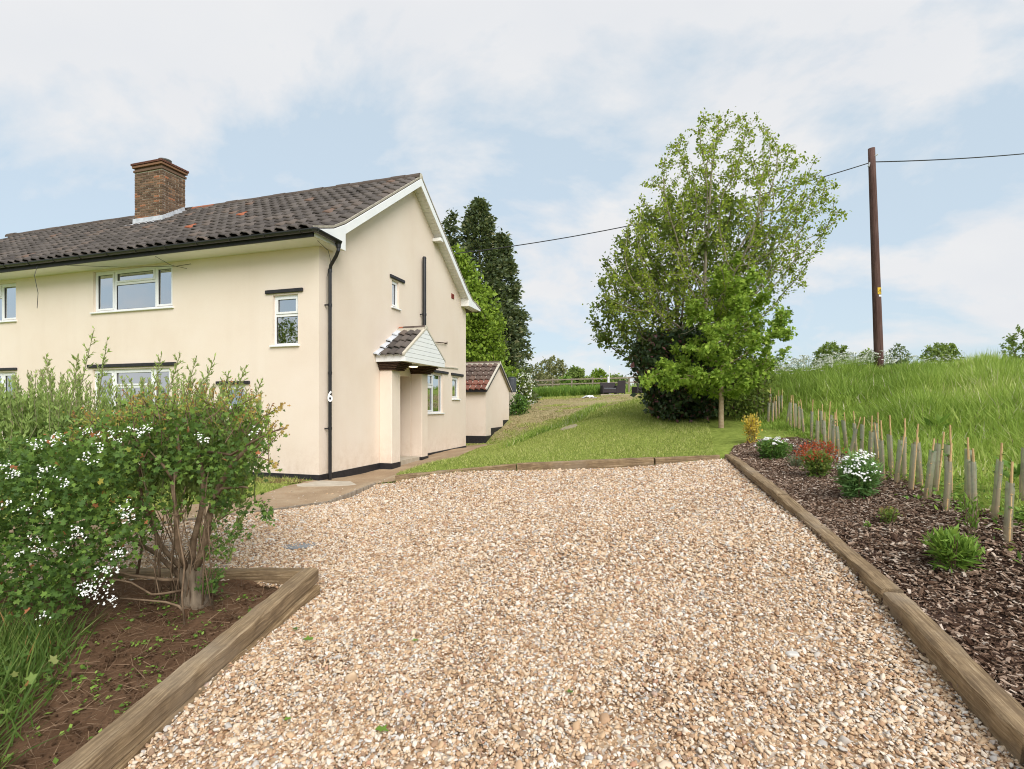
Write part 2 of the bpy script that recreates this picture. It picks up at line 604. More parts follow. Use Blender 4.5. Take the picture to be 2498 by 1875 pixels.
plain("cable_black", (0.02, 0.02, 0.024), (0.03, 0.03, 0.034), 5, 0.5, 0.4)
plain("paving_stone", (0.33, 0.27, 0.20), (0.46, 0.39, 0.30), 6, 0.95, 0.1, 40, 0.4, 0.006)
plain("slate_grey", (0.15, 0.16, 0.17), (0.26, 0.27, 0.28), 9, 0.7, 0.3, 30, 0.3, 0.004)
plain("white_cloth", (0.70, 0.71, 0.74), (0.82, 0.82, 0.84), 4, 0.9, 0.1)
plain("blind", (0.50, 0.50, 0.47), (0.58, 0.58, 0.55), 2, 0.9, 0.1)


def mk_tile(name, stops, lichen=0.25):
    m, nt, out = newmat(name)
    rv = math_n(nt, "FRACT", math_n(nt, "ADD", obj_random(nt), attr(nt, "rnd")))
    col = ramp(nt, rv, stops)
    f = noise_tex(nt, 7, 6, 0.7)
    col = mixc(nt, math_n(nt, "MULTIPLY", ramp(nt, f, [(0.45, (0, 0, 0)), (0.75, (1, 1, 1))]), 0.55), col, (0.13, 0.115, 0.10))
    l = noise_tex(nt, 24, 4, 0.7)
    col = mixc(nt, math_n(nt, "MULTIPLY", ramp(nt, l, [(0.64, (0, 0, 0)), (0.70, (1, 1, 1))]), lichen), col, (0.36, 0.34, 0.29))
    bsdf(nt, out, col, 0.88, 0.2, noise_tex(nt, 60, 4, 0.7), 0.4, 0.004)


mk_tile("roof_tile", [(0.0, (0.062, 0.053, 0.049)), (0.45, (0.088, 0.075, 0.068)), (0.85, (0.12, 0.102, 0.092)), (0.97, (0.14, 0.108, 0.09)), (1.0, (0.18, 0.11, 0.08))])
mk_tile("orange_tile", [(0.0, (0.30, 0.085, 0.040)), (1.0, (0.42, 0.135, 0.065))], 0.1)
mk_tile("shed_tile", [(0.0, (0.085, 0.058, 0.048)), (0.6, (0.125, 0.085, 0.068)), (1.0, (0.16, 0.10, 0.075))], 0.3)
mk_tile("red_tile", [(0.0, (0.16, 0.06, 0.042)), (1.0, (0.25, 0.10, 0.07))], 0.2)
mk_tile("ridge_tile", [(0.0, (0.075, 0.055, 0.046)), (1.0, (0.11, 0.082, 0.068))], 0.3)
plain("cap_tile", (0.10, 0.045, 0.032), (0.19, 0.085, 0.058), 30, 0.85, 0.2)
plain("roof_mortar", (0.10, 0.085, 0.07), (0.20, 0.17, 0.135), 14, 0.95, 0.1, 70, 0.6, 0.006)


def mk_brick():
    m, nt, out = newmat("chimney_brick")
    rv = math_n(nt, "FRACT", math_n(nt, "ADD", obj_random(nt), attr(nt, "rnd")))
    col = ramp(nt, rv, [(0.0, (0.10, 0.062, 0.042)), (0.35, (0.16, 0.10, 0.066)), (0.75, (0.22, 0.14, 0.09)), (0.92, (0.28, 0.15, 0.085)), (1.0, (0.42, 0.16, 0.08))])
    f = noise_tex(nt, 20, 5, 0.7)
    col = mixc(nt, math_n(nt, "MULTIPLY", ramp(nt, f, [(0.4, (0, 0, 0)), (0.7, (1, 1, 1))]), 0.5), col, (0.10, 0.07, 0.052))
    bsdf(nt, out, col, 0.92, 0.15, noise_tex(nt, 60, 4, 0.7), 0.5, 0.006)


mk_brick()


def mk_glass():
    m, nt, out = newmat("window_glass")
    g = nt.nodes.new("ShaderNodeBsdfGlossy")
    g.inputs["Roughness"].default_value = 0.015
    g.inputs["Color"].default_value = (0.92, 0.95, 0.97, 1)
    bn = nt.nodes.new("ShaderNodeBump")
    bn.inputs["Strength"].default_value = 0.04
    bn.inputs["Distance"].default_value = 0.02
    nt.links.new(noise_tex(nt, 1.3, 2), bn.inputs["Height"])
    nt.links.new(bn.outputs[0], g.inputs["Normal"])
    t = nt.nodes.new("ShaderNodeBsdfTransparent")
    t.inputs["Color"].default_value = (0.78, 0.82, 0.82, 1)
    fr = nt.nodes.new("ShaderNodeFresnel")
    fr.inputs["IOR"].default_value = 1.5
    fac = math_n(nt, "MINIMUM", math_n(nt, "ADD", math_n(nt, "MULTIPLY", fr.outputs[0], 2.5), 0.46), 1.0)
    ms = nt.nodes.new("ShaderNodeMixShader")
    nt.links.new(fac, ms.inputs[0])
    nt.links.new(t.outputs[0], ms.inputs[1])
    nt.links.new(g.outputs[0], ms.inputs[2])
    nt.links.new(ms.outputs[0], out.inputs[0])


mk_glass()


def mk_sleeper():
    m, nt, out = newmat("weathered_sleeper")
    t = nt.nodes.new("ShaderNodeTexCoord")
    oi = nt.nodes.new("ShaderNodeObjectInfo")
    mpn = nt.nodes.new("ShaderNodeMapping")
    mpn.inputs["Scale"].default_value = (2.6, 60, 60)
    nt.links.new(t.outputs["Object"], mpn.inputs[0])
    cbn = nt.nodes.new("ShaderNodeCombineXYZ")
    nt.links.new(math_n(nt, "MULTIPLY", oi.outputs["Random"], 37.0), cbn.inputs[0])
    nt.links.new(cbn.outputs[0], mpn.inputs["Location"])
    g = nt.nodes.new("ShaderNodeTexNoise")
    g.inputs["Scale"].default_value = 1.0
    g.inputs["Detail"].default_value = 8
    g.inputs["Roughness"].default_value = 0.7
    g.inputs["Distortion"].default_value = 0.6
    nt.links.new(mpn.outputs[0], g.inputs["Vector"])
    col = ramp(nt, g.outputs["Fac"], [(0.30, (0.055, 0.034, 0.017)), (0.44, (0.18, 0.118, 0.062)), (0.56, (0.32, 0.225, 0.125)), (0.72, (0.50, 0.39, 0.26))])
    d = noise_tex(nt, 4.5, 8, 0.75)
    col = mixc(nt, math_n(nt, "MULTIPLY", ramp(nt, d, [(0.44, (0, 0, 0)), (0.62, (1, 1, 1))]), 0.65), col, (0.115, 0.072, 0.04))
    d2 = noise_tex(nt, 1.1, 4, 0.6)
    col = mixc(nt, math_n(nt, "MULTIPLY", ramp(nt, d2, [(0.5, (0, 0, 0)), (0.7, (1, 1, 1))]), 0.4), col, (0.42, 0.36, 0.28))
    col = mixc(nt, math_n(nt, "MULTIPLY", oi.outputs["Random"], 0.22), col, (0.34, 0.27, 0.19))
    bsdf(nt, out, col, 0.92, 0.15, g.outputs["Fac"], 0.7, 0.012)


mk_sleeper()


def mk_gravel():
    stops = [(0.0, (0.17, 0.088, 0.042)), (0.14, (0.37, 0.195, 0.088)), (0.32, (0.51, 0.32, 0.165)), (0.50, (0.60, 0.435, 0.275)), (0.66, (0.655, 0.53, 0.395)), (0.80, (0.72, 0.64, 0.54)),
             (0.89, (0.76, 0.72, 0.66)), (0.94, (0.33, 0.33, 0.33)), (0.97, (0.50, 0.47, 0.43)), (1.0, (0.38, 0.15, 0.07))]
    m, nt, out = newmat("gravel_pebble")
    col = ramp(nt, obj_random(nt), stops)
    f = noise_tex(nt, 60, 3, 0.6, coord="Object")
    col = mixc(nt, 0.25, col, ramp(nt, f, [(0.3, (0.36, 0.21, 0.11)), (0.7, (0.82, 0.74, 0.62))]))
    bsdf(nt, out, col, 0.72, 0.25)
    m, nt, out = newmat("gravel_ground")
    v = nt.nodes.new("ShaderNodeTexVoronoi")
    v.inputs["Scale"].default_value = 42
    t = nt.nodes.new("ShaderNodeTexCoord")
    nt.links.new(t.outputs["Object"], v.inputs["Vector"])
    s3 = nt.nodes.new("ShaderNodeSeparateColor")
    nt.links.new(v.outputs["Color"], s3.inputs[0])
    col = ramp(nt, s3.outputs[0], stops)
    col = mixc(nt, 0.5, col, (0.20, 0.13, 0.08))
    bsdf(nt, out, col, 0.85, 0.2, v.outputs["Distance"], 0.8, 0.01)


mk_gravel()


def mk_chip():
    st = [(0.0, (0.05, 0.026, 0.016)), (0.25, (0.10, 0.058, 0.037)), (0.48, (0.18, 0.115, 0.078)), (0.7, (0.29, 0.20, 0.145)), (0.88, (0.42, 0.32, 0.245)), (1.0, (0.55, 0.46, 0.38))]
    m, nt, out = newmat("bark_chip")
    bsdf(nt, out, ramp(nt, obj_random(nt), st), 0.9, 0.15)
    m, nt, out = newmat("mulch_ground")
    f = noise_tex(nt, 70, 5, 0.7)
    bsdf(nt, out, ramp(nt, f, [(0.3, (0.03, 0.017, 0.012)), (0.55, (0.085, 0.05, 0.036)), (0.75, (0.20, 0.14, 0.11))]), 0.95, 0.1, f, 0.8, 0.02)


mk_chip()


def mk_soil():
    m, nt, out = newmat("bare_soil")
    f = noise_tex(nt, 2.2, 8, 0.7)
    g = noise_tex(nt, 34, 6, 0.75)
    col = ramp(nt, f, [(0.3, (0.11, 0.060, 0.034)), (0.55, (0.18, 0.103, 0.060)), (0.75, (0.27, 0.168, 0.105))])
    col = mixc(nt, 0.35, col, ramp(nt, g, [(0.3, (0.05, 0.024, 0.013)), (0.7, (0.22, 0.13, 0.075))]))
    bsdf(nt, out, col, 0.97, 0.1, g, 0.9, 0.03)
    m, nt, out = newmat("path_ground")
    f = noise_tex(nt, 1.4, 7, 0.65)
    g = noise_tex(nt, 48, 5, 0.75)
    col = ramp(nt, f, [(0.3, (0.25, 0.165, 0.09)), (0.5, (0.37, 0.25, 0.145)), (0.66, (0.46, 0.34, 0.22)), (0.78, (0.60, 0.52, 0.42))])
    col = mixc(nt, 0.35, col, ramp(nt, g, [(0.3, (0.16, 0.105, 0.065)), (0.7, (0.52, 0.43, 0.33))]))
    bsdf(nt, out, col, 0.96, 0.1, g, 0.6, 0.015)


mk_soil()


def mk_lawn():
    m, nt, out = newmat("lawn_ground")
    geo = nt.nodes.new("ShaderNodeNewGeometry")
    sx = nt.nodes.new("ShaderNodeSeparateXYZ")
    nt.links.new(geo.outputs["Position"], sx.inputs[0])
    f = noise_tex(nt, 0.55, 8, 0.68)
    g = noise_tex(nt, 9, 7, 0.75)
    green = ramp(nt, g, [(0.25, (0.085, 0.105, 0.020)), (0.5, (0.21, 0.265, 0.05)), (0.75, (0.33, 0.37, 0.09))])
    straw = ramp(nt, g, [(0.25, (0.16, 0.12, 0.055)), (0.5, (0.34, 0.28, 0.14)), (0.75, (0.52, 0.45, 0.26))])
    # mown hay lies on the upper lawn: the dry share rises with distance up the slope
    d = nt.nodes.new("ShaderNodeMapRange")
    d.inputs[1].default_value = 15.0; d.inputs[2].default_value = 27.0
    d.inputs[3].default_value = -0.26; d.inputs[4].default_value = 0.16
    nt.links.new(sx.outputs["Y"], d.inputs[0])
    x2 = nt.nodes.new("ShaderNodeMapRange")
    x2.inputs[1].default_value = 10.0; x2.inputs[2].default_value = 13.0
    x2.inputs[3].default_value = 0.0; x2.inputs[4].default_value = -0.6
    nt.links.new(sx.outputs["X"], x2.inputs[0])
    far = nt.nodes.new("ShaderNodeMapRange")
    far.inputs[1].default_value = 43.0; far.inputs[2].default_value = 46.0
    far.inputs[3].default_value = 0.0; far.inputs[4].default_value = -0.6
    nt.links.new(sx.outputs["Y"], far.inputs[0])
    s = math_n(nt, "ADD", math_n(nt, "ADD", math_n(nt, "ADD", f, d.outputs[0]), x2.outputs[0]), far.outputs[0])
    col = mixc(nt, ramp(nt, s, [(0.42, (0, 0, 0)), (0.60, (1, 1, 1))]), green, straw)
    bsdf(nt, out, col, 0.95, 0.1, g, 0.9, 0.05)


mk_lawn()
leafmat("lawn_blade", [(0.0, (0.09, 0.12, 0.02)), (0.45, (0.18, 0.225, 0.038)), (0.75, (0.27, 0.32, 0.065)), (1.0, (0.40, 0.38, 0.14))], 0.3, gain=1.75)
leafmat("hay_blade", [(0.0, (0.13, 0.145, 0.04)), (0.4, (0.26, 0.225, 0.095)), (1.0, (0.46, 0.38, 0.19))], 0.2)
leafmat("meadow_blade", [(0.0, (0.065, 0.115, 0.014)), (0.4, (0.145, 0.225, 0.03)), (0.75, (0.23, 0.32, 0.05)), (0.9, (0.34, 0.38, 0.10)), (1.0, (0.52, 0.43, 0.24))], 0.4, gain=1.75)
leafmat("verge_blade", [(0.0, (0.04, 0.085, 0.012)), (0.5, (0.09, 0.165, 0.025)), (0.9, (0.17, 0.25, 0.045)), (0.97, (0.26, 0.28, 0.08)), (1.0, (0.45, 0.22, 0.07))], 0.35, gain=1.25)
leafmat("bed_weed", [(0.0, (0.06, 0.13, 0.015)), (0.6, (0.13, 0.24, 0.03)), (1.0, (0.24, 0.36, 0.05))], 0.3)


# ------------------------------------------------------------------ ground sheets
def cdt_region(poly, step, jitter=0.3):
    xs = [p[0] for p in poly]; ys = [p[1] for p in poly]
    ring = []
    n = len(poly)
    for i in range(n):
        a, b = np.array(poly[i]), np.array(poly[(i + 1) % n])
        k = max(1, int(np.linalg.norm(b - a) / step))
        for j in range(k):
            ring.append(tuple(a + (b - a) * j / k))
    gx, gy = np.meshgrid(np.arange(min(xs), max(xs), step), np.arange(min(ys), max(ys), step))
    q = np.stack([gx.ravel(), gy.ravel()], -1) + rng.uniform(-jitter, jitter, (gx.size, 2)) * step
    q = q[pip(q[:, 0], q[:, 1], poly)]
    rr = np.array(ring)
    dmin = np.array([np.min(np.hypot(rr[:, 0] - a, rr[:, 1] - b)) for a, b in q])
    q = q[dmin > step * .5]
    pts = [Vector(p) for p in ring] + [Vector((float(a), float(b))) for a, b in q]
    r = delaunay_2d_cdt(pts, [], [list(range(len(ring)))], 1, 1e-5)
    V = np.array([(v[0], v[1]) for v in r[0]])
    F = np.array([f for f in r[2] if len(f) == 3])
    return V, F


def sheet(name, poly, step, off, mat, amp=0.0, label=None):
    V, F = cdt_region(poly, step)
    z = HH(V[:, 0], V[:, 1]) + off
    if amp:
        z = z + rng.normal(0, amp, len(V))
    o = link_mesh(name, np_mesh(name, np.c_[V, z], F), MATS[mat], None, True)
    tag(o, label, kind="structure")
    return o


sheet("gravel_drive", DRIVE, 0.25, 0.0, "gravel_ground", 0.006)
sheet("planting_bed", BED, 0.22, 0.012, "mulch_ground", 0.012)
sheet("soil_bed", SOIL, 0.14, 0.02, "bare_soil", 0.016)
sheet("bare_earth", [(-4.02, 10.36), (-5.6, 10.85), (-5.7, 10.3), (-4.9, 9.95), (-4.3, 9.85)], 0.15, 0.012, "bare_soil", 0.01)
sheet("path", PATH, 0.25, 0.012, "path_ground", 0.004)


def build_ground():
    pts = []
    inner = []
    regs = [DRIVE, BED, SOIL, PATH]
    ringpts = []
    for poly in regs:
        n = len(poly)
        cx = np.array(poly)
        for i in range(n):
            a, b = cx[i], cx[(i + 1) % n]
            k = max(1, int(np.linalg.norm(b - a) / 0.3))
            d = (b - a) / max(np.linalg.norm(b - a), 1e-6)
            nrm = np.array([-d[1], d[0]])
            for j in range(k):
                p = a + (b - a) * (j + .5) / k
                for sgn in (1, -1):
                    q = p + nrm * sgn * 0.05
                    ringpts.append(q)
    ringpts = np.array(ringpts)
    g1 = np.stack(np.meshgrid(np.arange(-14, 20, .42), np.arange(-5, 30, .42)), -1).reshape(-1, 2)
    g1 = g1 + rng.uniform(-.1, .1, g1.shape)
    g2 = np.stack(np.meshgrid(np.arange(-70, 71, 3.0), np.arange(-30, 81, 3.0)), -1).reshape(-1, 2)
    g2 = g2[~((g2[:, 0] > -15) & (g2[:, 0] < 21) & (g2[:, 1] > -6) & (g2[:, 1] < 31))]
    g3 = np.stack(np.meshgrid(np.arange(-900, 901, 45.0), np.arange(-300, 1201, 45.0)), -1).reshape(-1, 2)
    g3 = g3[~((np.abs(g3[:, 0]) < 75) & (g3[:, 1] > -35) & (g3[:, 1] < 86))]
    P = np.concatenate([ringpts, g1, g2, g3])
    r = delaunay_2d_cdt([Vector((float(a), float(b))) for a, b in P], [], [], 0, 1e-4)
    V = np.array([(v[0], v[1]) for v in r[0]])
    F = np.array([f for f in r[2] if len(f) == 3])
    ins = np.zeros(len(V), bool)
    for poly in regs:
        ins |= pip(V[:, 0], V[:, 1], poly)
    z = HH(V[:, 0], V[:, 1])
    near = (np.abs(V[:, 0]) < 25) & (V[:, 1] < 45)
    z = z + np.where(near & ~ins, rng.normal(0, .012, len(V)), 0)
    z = np.where(ins, z - 0.13, z)
    o = link_mesh("ground", np_mesh("ground", np.c_[V, z], F), MATS["lawn_ground"], None, True)
    tag(o, kind="structure")


build_ground()


# ------------------------------------------------------------------ gravel and bark chips: loose stones on the sheets
def gn_scatter(name, P, rot, scl, mat, shape, kind="stuff", label=None, cat=None):
    me = bpy.data.meshes.new(name)
    me.vertices.add(len(P))
    me.vertices.foreach_set("co", np.asarray(P, np.float32).ravel())
    for nm, arr in (("rot", rot), ("scl", scl)):
        a = me.attributes.new(nm, "FLOAT_VECTOR", "POINT")
        a.data.foreach_set("vector", np.asarray(arr, np.float32).ravel())
    me.materials.append(mat)
    o = bpy.data.objects.new(name, me)
    COL.objects.link(o)
    tag(o, label, cat, kind=kind)
    ng = bpy.data.node_groups.new(name + "_nodes", "GeometryNodeTree")
    ng.interface.new_socket("Geometry", in_out="INPUT", socket_type="NodeSocketGeometry")
    ng.interface.new_socket("Geometry", in_out="OUTPUT", socket_type="NodeSocketGeometry")
    N = ng.nodes.new
    gi, go = N("NodeGroupInput"), N("NodeGroupOutput")
    join = N("GeometryNodeGeometryToInstance")
    for k in range(5):
        if shape == "pebble":
            g = N("GeometryNodeMeshIcoSphere")
            g.inputs["Radius"].default_value = 0.5
            g.inputs["Subdivisions"].default_value = 2
            nscale, namp = 1.5, 0.5
        else:
            g = N("GeometryNodeMeshCube")
            g.inputs["Size"].default_value = (1, 1, 1)
            g.inputs["Vertices X"].default_value = 4
            nscale, namp = 2.2, 0.55
        sp_ = N("GeometryNodeSetPosition")
        nz = N("ShaderNodeTexNoise")
        nz.inputs["Scale"].default_value = nscale
        nz.inputs["Detail"].default_value = 1.5
        ps = N("GeometryNodeInputPosition")
        va = N("ShaderNodeVectorMath"); va.operation = "ADD"
        va.inputs[1].default_value = (k * 7.3, k * 3.1, k * 5.7)
        ng.links.new(ps.outputs[0], va.inputs[0])
        ng.links.new(va.outputs[0], nz.inputs["Vector"])
        vb = N("ShaderNodeVectorMath"); vb.operation = "SUBTRACT"
        vb.inputs[1].default_value = (.5, .5, .5)
        ng.links.new(nz.outputs["Color"], vb.inputs[0])
        vc = N("ShaderNodeVectorMath"); vc.operation = "SCALE"
        vc.inputs["Scale"].default_value = namp * 2
        ng.links.new(vb.outputs[0], vc.inputs[0])
        ng.links.new(vc.outputs[0], sp_.inputs["Offset"])
        ng.links.new(g.outputs["Mesh"], sp_.inputs["Geometry"])
        last = sp_.outputs[0]
        if shape == "pebble":
            sm = N("GeometryNodeSetShadeSmooth")
            ng.links.new(last, sm.inputs[0])
            last = sm.outputs[0]
        mt = N("GeometryNodeSetMaterial")
        mt.inputs["Material"].default_value = mat
        ng.links.new(last, mt.inputs[0])
        ng.links.new(mt.outputs[0], join.inputs[0])
    iop = N("GeometryNodeInstanceOnPoints")
    iop.inputs["Pick Instance"].default_value = True
    ng.links.new(gi.outputs[0], iop.inputs["Points"])
    ng.links.new(join.outputs[0], iop.inputs["Instance"])
    ra = N("GeometryNodeInputNamedAttribute"); ra.data_type = "FLOAT_VECTOR"
    ra.inputs["Name"].default_value = "rot"
    e2r = N("FunctionNodeEulerToRotation")
    ng.links.new(ra.outputs["Attribute"], e2r.inputs[0])
    ng.links.new(e2r.outputs[0], iop.inputs["Rotation"])
    sa = N("GeometryNodeInputNamedAttribute"); sa.data_type = "FLOAT_VECTOR"
    sa.inputs["Name"].default_value = "scl"
    ng.links.new(sa.outputs["Attribute"], iop.inputs["Scale"])
    ng.links.new(iop.outputs[0], go.inputs[0])
    md = o.modifiers.new("scatter", "NODES")
    md.node_group = ng
    return o


def sample_poly(poly, n, x0=None, x1=None, y0=None, y1=None):
    xs = [p[0] for p in poly]; ys = [p[1] for p in poly]
    ax, bx = max(min(xs), x0 if x0 is not None else -1e9), min(max(xs), x1 if x1 is not None else 1e9)
    ay, by = max(min(ys), y0 if y0 is not None else -1e9), min(max(ys), y1 if y1 is not None else 1e9)
    q = np.c_[rng.uniform(ax, bx, n), rng.uniform(ay, by, n)]
    return q[pip(q[:, 0], q[:, 1], poly)]


def make_gravel():
    parts = []
    for (y0, y1, dens, s) in ((0.3, 4.0, 7200, .0153), (4.0, 6.3, 5000, .0176), (6.3, 9.3, 3400, .0205)):
        q = sample_poly(DRIVE, int(dens * 10.2 * (y1 - y0)), y0=y0, y1=y1)
        keep = rng.random(len(q)) < .62 + .5 * patch(q[:, 0], q[:, 1], 2.1, 6.0)
        q = q[keep]
        parts.append(np.c_[q, np.full(len(q), s)])
    # strays on the path and against the timbers
    q = sample_poly(PATH, 2600, y0=6, y1=9.4)
    parts.append(np.c_[q, np.full(len(q), .018)][: 260])
    Q = np.concatenate(parts)
    n = len(Q)
    s = Q[:, 2] * np.exp(rng.normal(0, .34, n))
    P = np.c_[Q[:, :2], HH(Q[:, 0], Q[:, 1]) + rng.uniform(-.002, .016, n)]
    rot = np.c_[rng.normal(0, .45, n), rng.normal(0, .45, n), rng.uniform(0, 6.28, n)]
    scl = np.c_[s * rng.uniform(1.0, 1.6, n), s * rng.uniform(.75, 1.1, n), s * rng.uniform(.42, .75, n)]
    gn_scatter("gravel_stones", P, rot, scl, MATS["gravel_pebble"], "pebble", "stuff", "loose golden and white gravel covering the driveway", "gravel")
    # a few larger flat grey stones
    q = sample_poly(BED, 170000, y0=1.2, y1=9.8)
    n = len(q)
    P = np.c_[q, HH(q[:, 0], q[:, 1]) + rng.uniform(.016, .042, n)]
    rot = np.c_[rng.normal(0, .35, n), rng.normal(0, .35, n), rng.uniform(0, 6.28, n)]
    big = np.exp(rng.normal(0, .38, n))
    scl = np.c_[.024 * big, .0088 * big, .004 * big]
    gn_scatter("bark_mulch", P, rot, scl, MATS["bark_chip"], "chip", "stuff", "brown bark chips covering the planting bed", "mulch")


make_gravel()


# ------------------------------------------------------------------ grass
def blades(name, q, hmin, hmax, w, mat, kind="blade", lean=.35, label=None, cat="grass", rnd=None, zoff=0.0):
    n = len(q)
    P = np.c_[q, HH(q[:, 0], q[:, 1]) - .01 + zoff]
    h = rng.uniform(hmin, hmax, n) * np.exp(rng.normal(0, .15, n))
    D = np.c_[rng.normal(0, lean, (n, 2)), np.ones(n)]
    Nn = rng.normal(size=(n, 3)); Nn[:, 2] *= .2
    o = leaf_object(name, P, D, Nn, h, kind, MATS[mat], None, w, rnd)
    tag(o, label, cat, kind="stuff")
    return o


HOUSE_FP = [L2W(-17, -.05), L2W(.05, -.05), L2W(.05, 8.0), L2W(-17, 8.0)]
SHED_FP = [L2W(-5, 12.2), L2W(-.8, 12.2), L2W(-.8, 16.0), L2W(-5, 16.0)]
NOGRASS = [DRIVE, BED, SOIL, PATH, HOUSE_FP, SHED_FP]


def keep_out(q, regs):
    k = np.ones(len(q), bool)
    for r in regs:
        k &= ~pip(q[:, 0], q[:, 1], r)
    return q[k]


def make_grass():
    q = np.c_[rng.uniform(-3, 6.2, 150000), rng.uniform(8.6, 17, 150000)]
    q = keep_out(q, NOGRASS)
    q = q[q[:, 0] < 3.4 + (q[:, 1] - 8.4) * .34]
    blades("lawn_grass", q, .03, .075, .011, "lawn_blade", "tri", .6, "short mown green grass of the near lawn", "grass")
    q = np.c_[rng.uniform(-3, 12, 120000), rng.uniform(17, 46, 120000)]
    q = keep_out(q, NOGRASS)
    pv = patch(q[:, 0], q[:, 1], .9, 2.0)
    hay = (q[:, 1] > 20 + 7 * patch(q[:, 0], q[:, 1], .35, 5)) & (pv > .25) & (q[:, 1] < 40)
    blades("lawn_grass", q[~hay], .05, .13, .035, "lawn_blade", "tri", .6, "green grass of the upper lawn", "grass")
    blades("cut_hay", q[hay], .03, .09, .04, "hay_blade", "tri", 1.2, "straw coloured cut grass lying on the upper lawn", "grass")
    # longer tufts along the bank by the stepping stones
    q = np.c_[rng.normal(0, .5, 9000), rng.uniform(0, 1, 9000)]
    t = q[:, 1]
    q = np.c_[.6 + t * 3.2 + q[:, 0] * .8, 15.2 + t * 9 + q[:, 0]]
    blades("tufted_grass", q, .10, .26, .03, "meadow_blade", "blade", .4, "longer bright green grass beside the stepping stones", "grass")
    # rough grass of the bank
    q = np.c_[rng.uniform(3.8, 19, 330000), rng.uniform(1.5, 22, 330000)]
    keep = q[:, 0] > np.interp(q[:, 1], [1, 3.8, 6, 9, 12, 15, 22], [4.0, 3.95, 4.5, 5.3, 5.6, 5.9, 6.0]) + rng.normal(0, .12, len(q))
    q = q[keep]
    q = q[q[:, 0] < 1.35 * q[:, 1] + 2.0]
    pv = patch(q[:, 0], q[:, 1], 1.4, 1.0)
    q = q[rng.random(len(q)) < .35 + .65 * pv]
    d0 = q[:, 0] - np.interp(q[:, 1], [1, 3.8, 6, 9, 12, 15, 22], [4.0, 3.95, 4.5, 5.3, 5.6, 5.9, 6.0])
    pv = patch(q[:, 0], q[:, 1], 1.4, 1.0)
    hgt = np.clip(.09 + d0 * .15, .07, .40) * (.45 + .95 * pv)
    n = len(q)
    P = np.c_[q, HH(q[:, 0], q[:, 1]) - .02]
    D = np.c_[rng.normal(0, .33, (n, 2)), np.ones(n)]
    Nn = rng.normal(size=(n, 3)); Nn[:, 2] *= .2
    rr = np.clip(patch(q[:, 0], q[:, 1], .8, 4.0) * .55 + rng.random(n) * .45 + (rng.random(n) > .97) * .5, 0, 1)
    o = leaf_object("meadow_grass", P, D, Nn, hgt * rng.uniform(.6, 1.3, n), "blade", MATS["meadow_blade"], None, .011 + q[:, 1] * .0009, rr)
    tag(o, "long bright green grass covering the bank on the right", "grass", kind="stuff")
    # dry seed stalks standing in the bank
    q = q[rng.random(len(q)) < .012]
    q = q[q[:, 0] > np.interp(q[:, 1], [1, 3.8, 6, 9, 12, 22], [5.2, 5.2, 5.8, 6.4, 6.8, 7.0])]
    blades("seed_stalks", q, .30, .55, .007, "hay_blade", "blade", .3, "dry straw coloured stalks standing in the long grass of the bank", "grass")
    # fine grass and weeds at the left edge of the soil bed
    q = np.c_[rng.uniform(-4.4, -2.25, 15000), rng.uniform(1.5, 3.7, 15000)]
    q = q[(q[:, 0] < -2.56 - .45 * np.clip((q[:, 1] - 2.3), 0, 2) + rng.normal(0, .10, len(q)))]
    blades("verge_grass", q, .10, .33, .010, "verge_blade", "blade", .45, "tufts of long green grass in the lower left corner beside the soil bed", "grass")
    n = 1500
    q = np.c_[rng.uniform(-3.7, -2.3, n), rng.uniform(1.7, 3.2, n)]
    q = q[q[:, 0] < -2.50 - .40 * np.clip((q[:, 1] - 2.3), 0, 2) + rng.normal(0, .09, n)]
    n = len(q)
    o = leaf_object("verge_weeds", np.c_[q, HH(q[:, 0], q[:, 1]) + rng.uniform(.02, .18, n)], rng.normal(size=(n, 3)) * [1, 1, .4] + [0, 0, .35], rand_dir(n, 1.6), rng.uniform(.03, .08, n), "lobed",
                    MATS["verge_blade"], None, rng.uniform(.02, .06, n))
    tag(o, "broad green weed leaves in the grass at the lower left corner", "weeds", kind="stuff")
    q = np.c_[rng.uniform(-9, -4.0, 26000), rng.uniform(6.6, 12.2, 26000)]
    q = keep_out(q, NOGRASS)
    blades("front_lawn_grass", q, .04, .11, .014, "lawn_blade", "tri", .6, "short grass between the path and the front wall", "grass")


make_grass()


